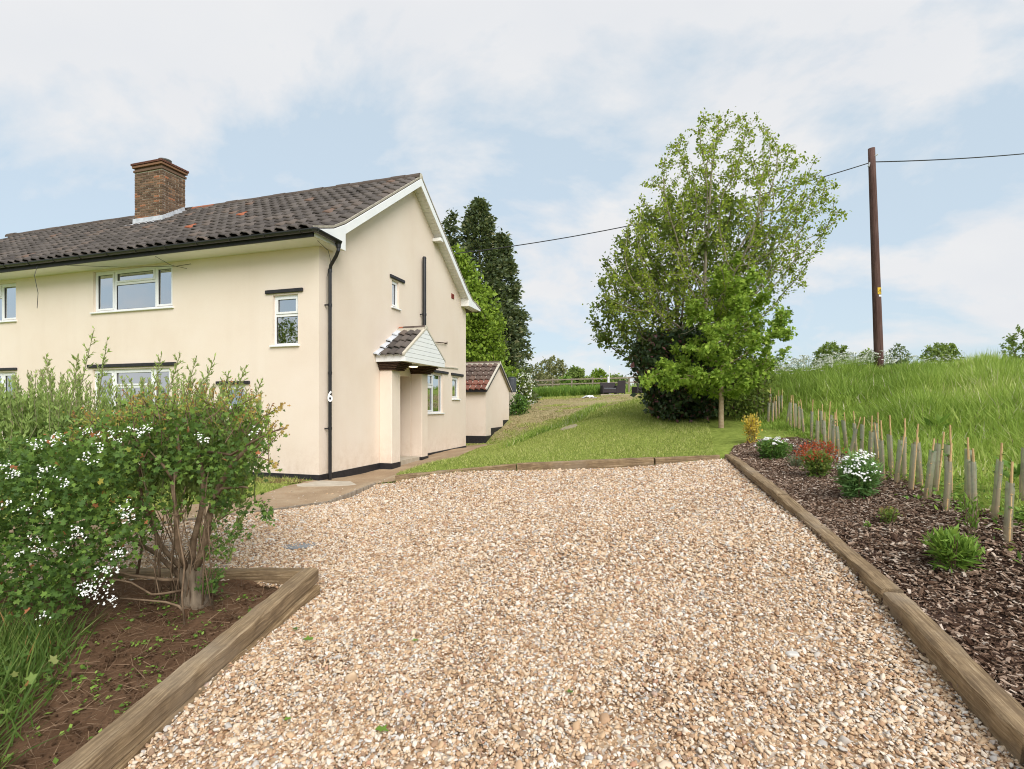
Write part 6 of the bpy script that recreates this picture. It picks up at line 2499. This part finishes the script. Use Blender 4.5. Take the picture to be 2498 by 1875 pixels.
def willow_shrub():
    bx, by = -4.0, 5.0
    root = empty("willow_shrub", gz(bx, by))
    tag(root, "feathery light green willow-like shrub growing up behind the hawthorn", "bush")
    z0 = root.location.z
    tw = MB()
    P, D, S, RN = [], [], [], []
    r_ = random.Random(21)
    for k in range(540):
        dep = r_.uniform(4.3, 5.3)
        px = r_.uniform(-330, 640)
        if 205 < px < 440 and r_.random() < .35:
            continue
        prof = np.interp(px, [-330, -100, 0, 100, 220, 260, 330, 450, 560, 640], [970, 915, 905, 890, 905, 905, 910, 905, 925, 955])
        ytop = prof + 8 + r_.expovariate(1 / 62.0)
        lean = r_.gauss(0, .12) + (.25 if px > 470 else 0)
        L = r_.uniform(.45, 1.05)
        tx, tz = (px - 1249) / 1241 * dep - bx, 1.43 - (ytop - 988) / 1241 * dep - z0
        B = np.array([tx, dep - by, tz])
        dirv = unit(np.array([lean, r_.gauss(0, .12), 1.0]))
        A = B - dirv * L
        mid = (A + B) / 2 + np.array([r_.gauss(0, .03), r_.gauss(0, .03), 0])
        tw.tube([tuple(A), tuple(mid), tuple(B)], [.004, .003, .0015], 4, cap=False)
        n = int(85 * L + 20)
        t = rng.random(n)[:, None] ** .85
        base = A * (1 - t) + B * t
        P.append(base + rng.normal(0, .004, (n, 3)))
        a = rng.uniform(0, 6.28, n)
        D.append(np.c_[np.cos(a) * .55, np.sin(a) * .55, np.full(n, .75)] + dirv * .3)
        S.append(rng.uniform(.035, .075, n) * (1.15 - .55 * t[:, 0]))
        RN.append(np.clip(.25 + rng.random(n) * .6 + (t[:, 0] > .88) * .3, 0, 1))
    # a few tall sprigs
    for (px, py, L) in [(230, 800, 1.0), (262, 825, .9), (480, 870, .7), (440, 862, .7), (395, 862, .7), (560, 905, .6), (640, 925, .6), (112, 862, .7), (190, 862, .6), (525, 868, .7), (600, 895, .6)]:
        dep = r_.uniform(4.4, 4.9)
        B = np.array([(px - 1249) / 1241 * dep - bx, dep - by, 1.43 - (py - 988) / 1241 * dep - z0])
        dirv = unit(np.array([r_.gauss(.08, .12) + (.25 if px > 430 else 0), 0, 1.0]))
        A = B - dirv * L
        tw.tube([tuple(A), tuple((A + B) / 2 + [.012, 0, 0]), tuple(B)], [.006, .004, .002], 5, cap=False)
        for s in range(8):
            t = .45 + .5 * s / 8
            c = A * (1 - t) + B * t
            dd = unit(dirv + np.array([.6 * (-1) ** s, r_.gauss(0, .3), 0]))
            e = c + dd * .16 * (1.2 - t)
            tw.tube([tuple(c), tuple(e)], [.003, .0015], 4, cap=False)
            n = 12
            tt = rng.random(n)[:, None]
            P.append(c * (1 - tt) + e * tt); D.append(dd + rng.normal(0, .4, (n, 3))); S.append(rng.uniform(.022, .042, n)); RN.append(rng.random(n) * .6 + .4)
        n = 60
        tt = rng.random(n)[:, None]
        P.append(A * (1 - tt) + B * tt); D.append(dirv + rng.normal(0, .4, (n, 3))); S.append(rng.uniform(.025, .05, n)); RN.append(rng.random(n) * .6 + .4)
    tw.build("stems", MATS["green_twig"], root)
    P, D, S, RN = map(np.concatenate, (P, D, S, RN))
    leaf_object("leaves", P, D, rng.normal(size=P.shape) + [0, -.5, .3], S, "long", MATS["willow_leaf"], root, S * 1.25, RN)
    # inner foliage that closes the lower half
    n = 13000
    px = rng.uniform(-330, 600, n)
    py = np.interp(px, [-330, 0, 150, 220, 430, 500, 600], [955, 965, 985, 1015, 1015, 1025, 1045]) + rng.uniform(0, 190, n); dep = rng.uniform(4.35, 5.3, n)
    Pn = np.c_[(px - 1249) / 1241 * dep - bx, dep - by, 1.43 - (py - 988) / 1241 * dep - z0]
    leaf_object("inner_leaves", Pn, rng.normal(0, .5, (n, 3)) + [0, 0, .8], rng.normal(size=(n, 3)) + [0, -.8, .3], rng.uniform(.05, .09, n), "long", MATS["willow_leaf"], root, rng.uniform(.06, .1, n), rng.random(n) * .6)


willow_shrub()


# ------------------------------------------------------------------ plants in the beds
def shrub(name, label, x, y, w, d, h, lmat, n, ls, kind="leaf", stems=14, flowers=None, cat="shrub", shell=.35, up=.3, upright=.0, stem_mat="twig", zoff=0.0):
    z = hz(x, y) + .01 + zoff
    root = empty(name, (x, y, z))
    tag(root, label, cat)
    m = MB()
    tips = []
    for k in range(stems):
        a = random.uniform(0, 6.28)
        rr = math.sqrt(random.random()) * .8
        T = Vector((math.cos(a) * rr * w / 2, math.sin(a) * rr * d / 2, h * random.uniform(.55, .95)))
        m.tube([(T.x * .35, T.y * .35, -.02), (T.x * .65, T.y * .65, T.z * .55), T], [.0042, .0035, .002], 5)
        tips.append(T)
    m.build("stems", MATS[stem_mat], root)
    u = rand_dir(n)
    rr = rng.uniform(shell, 1, n) ** .6
    P = u * rr[:, None] * [w / 2, d / 2, h / 2] + [0, 0, h * .52]
    # lumpy outline: pull leaves towards a number of shoot tips
    tp = np.array([tuple(t) for t in tips])
    pick = rng.integers(0, len(tp), n)
    P = P * .55 + (tp[pick] + rng.normal(0, 1, (n, 3)) * [w * .10, d * .10, h * .12]) * .45
    P[:, 2] = np.abs(P[:, 2] - h * .12)
    low = rng.random(n) < .25
    P[low] = np.c_[P[low, :2] * .8, rng.uniform(.0, h * .35, low.sum())]
    D = unit(P - [0, 0, h * .15]) * .8 + rng.normal(0, .5, (n, 3)) + [0, 0, upright]
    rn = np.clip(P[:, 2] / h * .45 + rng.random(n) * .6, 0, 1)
    leaf_object("leaves", P, D, rand_dir(n, 1.0) + [0, -.3, 0], ls * np.exp(rng.normal(0, .2, n)), kind, MATS[lmat], root, None, rn)
    if flowers:
        fm, fk, num, per, fs, rad, zlo = flowers
        u = rand_dir(num, .9)
        C = u * [w / 2, d / 2, h / 2] * .95 + [0, 0, h * .52]
        C = C[C[:, 2] > h * zlo]
        C[:, 1] -= .01
        F = np.repeat(C, per, 0) + rng.normal(0, rad, (len(C) * per, 3)) * [1, 1, .5]
        Nn = unit(F - [0, 0, h * .3]) + rng.normal(0, .35, F.shape) + [0, -.25, .3]
        Nn = unit(Nn)
        Dd = rng.normal(size=F.shape); Dd = Dd - Nn * (Dd * Nn).sum(1, keepdims=True)
        leaf_object("flowers", F, Dd, Nn, fs * rng.uniform(.8, 1.2, len(F)), fk, MATS[fm], root)
    return root


shrub("golden_shrub", "small golden-yellow leaved shrub at the far end of the mulch bed", 4.5, 9.55, .40, .40, .66, "golden_leaf", 850, .038, "leaf", 16, shell=.1, upright=.3)
shrub("white_flowering_shrub", "low green shrub with clusters of small white flowers behind the red-tipped shrub", 4.28, 8.3, .66, .5, .36, "shrub_leaf", 2200, .040, "leaf", 14,
      ("white_petal", "disc", 30, 14, .014, .018, .5))
shrub("grey_shrub", "small dull green shrub squeezed left of the red-tipped shrub", 4.22, 7.55, .36, .3, .22, "grey_leaf", 800, .030, "long", 10)
rs = shrub("red_tipped_shrub", "shrub with green lower leaves and red new leaves in the mulch bed", 4.05, 6.75, .48, .46, .42, "mixed_leaf", 2000, .034, "leaf", 16)
n = 900
u = rand_dir(n, .7); P = u * [.25, .24, .22] * rng.uniform(.8, 1.08, (n, 1)) + [0, 0, .235] + rng.normal(0, .025, (n, 3))
P = P[(P[:, 2] > .22) & (patch(P[:, 0] * 9, P[:, 2] * 9, 1.3, 2) > .35)]
leaf_object("red_leaves", P, unit(P) + rng.normal(0, .4, P.shape), rand_dir(len(P), 1.0), rng.uniform(.022, .04, len(P)), "leaf", MATS["red_leaf"], rs)
shrub("choisya_shrub", "bushy shrub with narrow leaves and starry white flowers in the mulch bed", 3.78, 5.55, .44, .44, .52, "choisya_leaf", 3000, .07, "long", 20,
      ("white_petal", "star", 46, 6, .028, .026, .34), upright=.1)
shrub("small_shrub", "tiny bronze-green shrub alone in the middle of the mulch bed", 3.42, 4.62, .22, .22, .17, "mixed_leaf", 620, .018, "leaf", 12)
shrub("seedling", "tiny green seedling left of the small bronze-green shrub", 3.22, 4.6, .07, .07, .07, "bed_weed", 50, .02, "leaf", 4)
shrub("leafy_plant", "bright green bushy leafy plant in the mulch bed at the right", 3.22, 3.72, .40, .38, .30, "bright_leaf", 1000, .065, "long", 26, upright=.2)
shrub("tall_sprig", "slender bright green sprig just behind the bushy leafy plant", 3.62, 4.0, .16, .16, .36, "bright_leaf", 110, .05, "long", 4, upright=.5)
shrub("ground_weed", "patch of low green weeds at the foot of the nearest tree guard", 4.15, 4.0, .5, .5, .10, "bed_weed", 240, .045, "leaf", 12)


def big_dock(x, y, label):
    root = empty("dock_plant", gz(x, y))
    tag(root, label, "plant", "broad leaved docks on the bank")
    n = 11
    a = rng.uniform(0, 6.28, n)
    D = np.c_[np.cos(a) * .7, np.sin(a) * .7, rng.uniform(.5, 1.2, n)]
    leaf_object("leaves", np.zeros((n, 3)) + rng.normal(0, .04, (n, 3)) + [0, 0, .12], D, rand_dir(n, 2), rng.uniform(.16, .26, n), "leaf", MATS["bright_leaf"], root, rng.uniform(.12, .18, n))
    m = MB(); m.tube([(0, 0, -.02), (0, 0, .2)], .012, 6); m.build("stem", MATS["cane"], root)


big_dock(6.6, 7.9, "broad-leaved dock standing out of the long grass above the tree guards")
big_dock(4.75, 4.75, "broad-leaved dock low in the grass behind the nearest tree guard")

# ------------------------------------------------------------------ tree guards: sapling tubes with canes
GUARDS = [(6.19, 12.86), (6.25, 12.7), (6.03, 11.98), (6.38, 12.6), (6.09, 11.9), (6.26, 12.06), (6.39, 12.18), (6.58, 12.4), (6.16, 11.4), (5.77, 10.54), (5.71, 10.26), (5.7, 10.1),
          (5.6, 9.76), (5.45, 9.26), (5.21, 8.68), (5.77, 9.46), (5.14, 8.34), (5.6, 9.0), (5.45, 8.66), (5.05, 8.0), (4.99, 7.76), (5.47, 8.32), (4.96, 7.5), (5.21, 7.7), (5.07, 7.38),
          (5.17, 7.2), (4.63, 6.58), (4.9, 6.8), (4.36, 5.98), (4.67, 6.26), (4.32, 5.72), (4.53, 5.88), (4.2, 5.36), (4.43, 5.52), (4.06, 4.98), (4.36, 5.24), (3.89, 4.56), (4.21, 4.9),
          (4.09, 4.56), (3.81, 4.2), (3.96, 4.18), (3.72, 3.82), (4.5, 4.48)]


def guards():
    mm, nt, out = newmat("guard_plastic")
    f = noise_tex(nt, 9, 4, .6)
    oi = nt.nodes.new("ShaderNodeObjectInfo")
    col = ramp(nt, f, [(.3, (.22, .25, .17)), (.55, (.42, .43, .34)), (.75, (.30, .24, .16))])
    tcn = nt.nodes.new("ShaderNodeTexCoord")
    sz = nt.nodes.new("ShaderNodeSeparateXYZ")
    nt.links.new(tcn.outputs["Object"], sz.inputs[0])
    mud = math_n(nt, "ADD", math_n(nt, "MULTIPLY", sz.outputs["Z"], -2.0), math_n(nt, "ADD", f, .25))
    col = mixc(nt, ramp(nt, mud, [(.0, (0, 0, 0)), (.6, (1, 1, 1))]), col, (.42, .31, .20))
    col = mixc(nt, math_n(nt, "MULTIPLY", oi.outputs["Random"], .5), col, (.40, .33, .24))
    b = nt.nodes.new("ShaderNodeBsdfPrincipled")
    nt.links.new(col, b.inputs["Base Color"])
    b.inputs["Roughness"].default_value = .5
    t = nt.nodes.new("ShaderNodeBsdfTransparent")
    t.inputs["Color"].default_value = (.80, .86, .82, 1)
    ms = nt.nodes.new("ShaderNodeMixShader")
    ms.inputs[0].default_value = .48
    nt.links.new(t.outputs[0], ms.inputs[1]); nt.links.new(b.outputs[0], ms.inputs[2])
    nt.links.new(ms.outputs[0], out.inputs[0])
    # alternative weathered grey-brown tube
    order = sorted(range(len(GUARDS)), key=lambda i: GUARDS[i][1])
    r_ = random.Random(8)
    words = ["nearest", "second nearest", "third nearest", "fourth nearest", "fifth nearest", "sixth nearest", "seventh nearest", "eighth nearest", "ninth nearest", "tenth nearest"]
    for rank, i in enumerate(order):
        x, y = GUARDS[i]
        root = empty("tree_guard", gz(x, y), r_.uniform(0, 6.28))
        if rank < len(words):
            lab = f"{words[rank]} plastic tree guard with bamboo cane, counted from the camera"
            if rank == 0:
                lab = "nearest plastic tree guard with bamboo cane, leaning right at the bed's edge"
        elif rank < 24:
            lab = "grey-green tree guard tube with cane in the middle of the row"
        else:
            lab = "small distant tree guard tube with cane at the far end of the row"
        tag(root, lab, "tree guard", "tree guards planted along the foot of the bank" if rank < 10 else ("tree guards in the middle of the row" if rank < 24 else "tree guards at the far end of the row"))
        tx, ty = r_.gauss(0, .05), r_.gauss(0, .05)
        if (x, y) == (3.72, 3.82):
            tx, ty = .055, 0
        root.rotation_euler = (ty, tx, r_.uniform(-.4, .4))
        h = r_.uniform(.46, .54)
        rad = r_.uniform(.024, .031)
        n = 14
        V, F = [], []
        for k in range(9):
            zz = -.03 + (h + .03) * k / 8
            for j in range(n):
                a = 2 * math.pi * j / n
                rr = rad * (1 + .05 * math.sin(a * 2 + zz * 25) + r_.gauss(0, .012))
                V.append((rr * math.cos(a), rr * math.sin(a), zz + (.006 * math.sin(a) if k == 8 else 0)))
        for k in range(8):
            for j in range(n):
                F.append((k * n + j, k * n + (j + 1) % n, (k + 1) * n + (j + 1) % n, (k + 1) * n + j))
        link_mesh("tube", np_mesh("tube", np.array(V), np.array(F)), mm, root, True)
        hc = h + r_.uniform(.10, .24)
        m = MB()
        cx = -rad * .35 if r_.random() < .6 else rad * .4
        lx = r_.gauss(0, .02)
        m.tube([(cx, -rad * .6, -.02), (cx + lx * .5, -rad * .6, h * .6), (cx + lx, -rad * .5, hc)], [.0095, .009, .0075], 8)
        for kz in (.2, .42, .6):
            m.tube([(cx + lx * kz, -rad * .66, kz * hc), (cx + lx * kz, -rad * .66, kz * hc + .008)], .0105, 8)
        m.build("cane", MATS["cane"], root)
        m = MB(); m.tube([(0, 0, -.02), (.006, .004, h * .5), (-.004, 0, h + .05)], [.006, .005, .003], 6)
        nl = 10
        m.build("sapling_stem", MATS["twig"], root)
        Pl = np.c_[rng.normal(0, .012, nl), rng.normal(0, .012, nl), rng.uniform(h * .35, h + .08, nl)]
        leaf_object("sapling_leaves", Pl, rng.normal(size=(nl, 3)) + [0, 0, .6], rand_dir(nl, .5), rng.uniform(.025, .045, nl), "leaf", MATS["shrub_leaf"], root)


guards()


# ------------------------------------------------------------------ cow parsley along the crest of the bank
def cow_parsley():
    r_ = random.Random(31)
    n = 0
    for k in range(130):
        if k < 110:
            px = r_.uniform(1845, 2165)
            dep = r_.uniform(14.2, 17.0)
        else:
            px = r_.uniform(1960, 2400)
            dep = r_.uniform(12.5, 16.5)
        x = (px - 1249) / 1241 * dep
        z = hz(x, dep)
        root = empty("cow_parsley", (x, dep, z))
        tag(root, "cow parsley with flat white flower heads along the top of the bank", "wildflower", "cow parsley along the top of the bank")
        h = r_.uniform(.42, .80) * (1.0 if k < 110 else .7)
        m = MB()
        ln = r_.gauss(0, .06)
        m.tube([(0, 0, 0), (ln * .5, 0, h * .5), (ln, 0, h)], [.005, .004, .003], 4, cap=False)
        C = [(ln, 0, h)]
        for j in range(r_.randint(3, 6)):
            a = r_.uniform(0, 6.28); L = r_.uniform(.08, .2); z1 = h * r_.uniform(.55, .85)
            e = (ln * .8 + math.cos(a) * L, math.sin(a) * L, z1 + L * 1.1)
            m.tube([(ln * z1 / h, 0, z1), e], [.003, .002], 4, cap=False)
            C.append(e)
        m.build("stem", MATS["bed_weed_stem"] if "bed_weed_stem" in MATS else MATS["twig"], root)
        C = np.array(C)
        F = np.repeat(C, 14, 0)
        off = rng.normal(0, .028, F.shape); off[:, 2] *= .25
        F = F + off
        Nn = rand_dir(len(F), 1.3)
        D = rng.normal(size=F.shape); D = D - Nn * (D * Nn).sum(1, keepdims=True)
        tag(leaf_object("flower_heads", F, D, Nn, rng.uniform(.018, .034, len(F)), "disc", MATS["parsley_petal"], root), kind="stuff")


plain("bed_weed_stem", (0.10, 0.17, 0.03), (0.16, 0.25, 0.05), 10, 0.8, 0.2)
cow_parsley()


# ------------------------------------------------------------------ small things on the ground
def litter():
    # seedlings and weeds in the soil bed
    spots = np.c_[rng.uniform(-3.1, -1.95, 240), rng.uniform(2.1, 4.4, 240)]
    spots = spots[pip(spots[:, 0], spots[:, 1], SOIL)]
    n = len(spots)
    k = 4
    P = np.repeat(np.c_[spots, HH(spots[:, 0], spots[:, 1]) + .035], k, 0) + rng.normal(0, .012, (n * k, 3)) * [1, 1, .3]
    o = leaf_object("soil_weeds", P, rng.normal(size=P.shape) * [1, 1, .3], rand_dir(len(P), 2.5), rng.uniform(.015, .038, len(P)), "leaf", MATS["bright_leaf"])
    tag(o, "small green weed seedlings dotted over the bare soil", "weeds", kind="stuff")
    q = np.c_[rng.uniform(-3.6, -1.9, 2600), rng.uniform(2.1, 4.6, 2600)]
    q = q[pip(q[:, 0], q[:, 1], SOIL)]
    P = np.c_[q, HH(q[:, 0], q[:, 1]) + .034]
    n = len(P)
    D = rng.normal(size=(n, 3)) * [1, 1, .12]
    o = leaf_object("dead_twigs", P, D, rand_dir(n, 3), rng.uniform(.05, .20, n), "tri", MATS["dead_stalk"], None, .0045)
    tag(o, "dry stalks and twigs scattered on the bare soil", "twigs", kind="stuff")
    # clods and stones in the soil
    q = np.c_[rng.uniform(-3.2, -1.9, 2600), rng.uniform(2.0, 4.6, 2600)]
    q = q[pip(q[:, 0], q[:, 1], SOIL)]
    n = len(q)
    s = .009 * np.exp(rng.normal(0, .55, n))
    gn_scatter("soil_clods", np.c_[q, HH(q[:, 0], q[:, 1]) + .02], np.c_[rng.uniform(0, 6, (n, 3))], np.c_[s * 1.2, s, s * .8], MATS["bare_soil"], "pebble", "stuff", "crumbly brown clods on the soil bed", "soil")
    # grass and weeds creeping into the bark between the guards
    n = 2600
    t = rng.random(n)
    gy = 3.4 + t * 7.0
    gx = np.interp(gy, [3.4, 3.8, 4.9, 6, 7.5, 9, 11.9], [3.7, 3.8, 4.1, 4.5, 5.05, 5.5, 6.05]) + rng.normal(.12, .16, n)
    pv = patch(gx, gy, 3.0, 2.0)
    k = rng.random(n) < pv
    P = np.c_[gx, gy, HH(gx, gy) + .03 + rng.uniform(0, .05, n)][k]
    n = len(P)
    o = leaf_object("bed_weeds", P, rng.normal(size=(n, 3)) * [1, 1, .5] + [0, 0, .4], rand_dir(n, 1.5), rng.uniform(.03, .075, n), "leaf", MATS["bed_weed"], None, rng.uniform(.015, .05, n))
    tag(o, "green weeds creeping among the tree guards", "weeds", kind="stuff")
    # fallen leaves on the gravel
    for (px, py, s, lab, mt) in [(718, 1532, .075, "dark green fallen leaf on the gravel near the heavy sleeper", "hawthorn_leaf"), (764, 1560, .085, "pale green fallen leaf on the gravel, right of the dark one", "bright_leaf"),
                                 (917, 1780, .085, "long green torn leaf lying on the near gravel", "bright_leaf"), (710, 1753, .045, "small round green leaf at the bottom of the gravel", "bright_leaf"),
                                 (1398, 1692, .045, "small dark green leaf on the gravel in the middle foreground", "hawthorn_leaf"), (1020, 1562, .05, "thin green leaf on the gravel above the long torn one", "bright_leaf")]:
        t = np.arange(1.5, 9, .01)
        X_ = (px - 1249) / 1241 * t
        Z_ = 1.43 - (py - 988) / 1241 * t
        i = np.where(Z_ <= HH(X_, t) + .02)[0][0]
        x, y = X_[i], t[i]
        o = leaf_object("fallen_leaf", np.array([[0, 0, .004]]), np.array([[random.uniform(-1, 1), random.uniform(-.4, .4), .05]]), np.array([[.1, -.1, 1.0]]), [s], "lobed", MATS[mt], None, [s * .75], np.array([.5]))
        o.location = (x, y, hz(x, y) + .02)
        tag(o, lab, "leaf", "leaves fallen on the gravel")
    # manhole cover part hidden by gravel
    x, y = -2.42, 5.78
    m = MB(); m.lathe([(.0, .0), (.17, .0), (.175, .012), (.15, .016), (.0, .018)], (0, 0, 0), 20)
    o = m.build("drain_cover", MATS["slate_grey"])
    o.location = (x, y, hz(x, y) - .002)
    tag(o, "round grey drain cover half buried in the gravel right of the hawthorn", "drain cover")
    # grey flat stone in the gravel
    m = MB(); m.prism([(-.035, -.02), (.03, -.03), (.042, .014), (.0, .032), (-.042, .014)], "z", 0, .024)
    o = m.build("flat_stone", MATS["slate_stone"], bevel=.008)
    x, y = 1.72, 3.12
    o.location = (x, y, hz(x, y) + .004)
    tag(o, "pale flat angular stone on the gravel left of the wide sleeper joint", "stone")
    # concrete slab patch by the house corner
    pts = [(-4.35, 9.55), (-2.95, 9.75), (-3.25, 10.25), (-3.9, 10.35)]
    m = MB(); z = hz(-3.5, 10.0)
    m.prism(pts, "z", z - .05, z + .035)
    o = m.build("concrete_slab", MATS["concrete"], bevel=.008)
    tag(o, "pale concrete slab let into the path below the house corner", "slab")


leafmat("dead_stalk", [(0.0, (0.09, 0.052, 0.024)), (1.0, (0.28, 0.19, 0.09))], 0.05, gain=1.0)
plain("slate_stone", (0.50, 0.47, 0.43), (0.62, 0.60, 0.56), 9, 0.8, 0.2, 30, 0.3, 0.004)
litter()
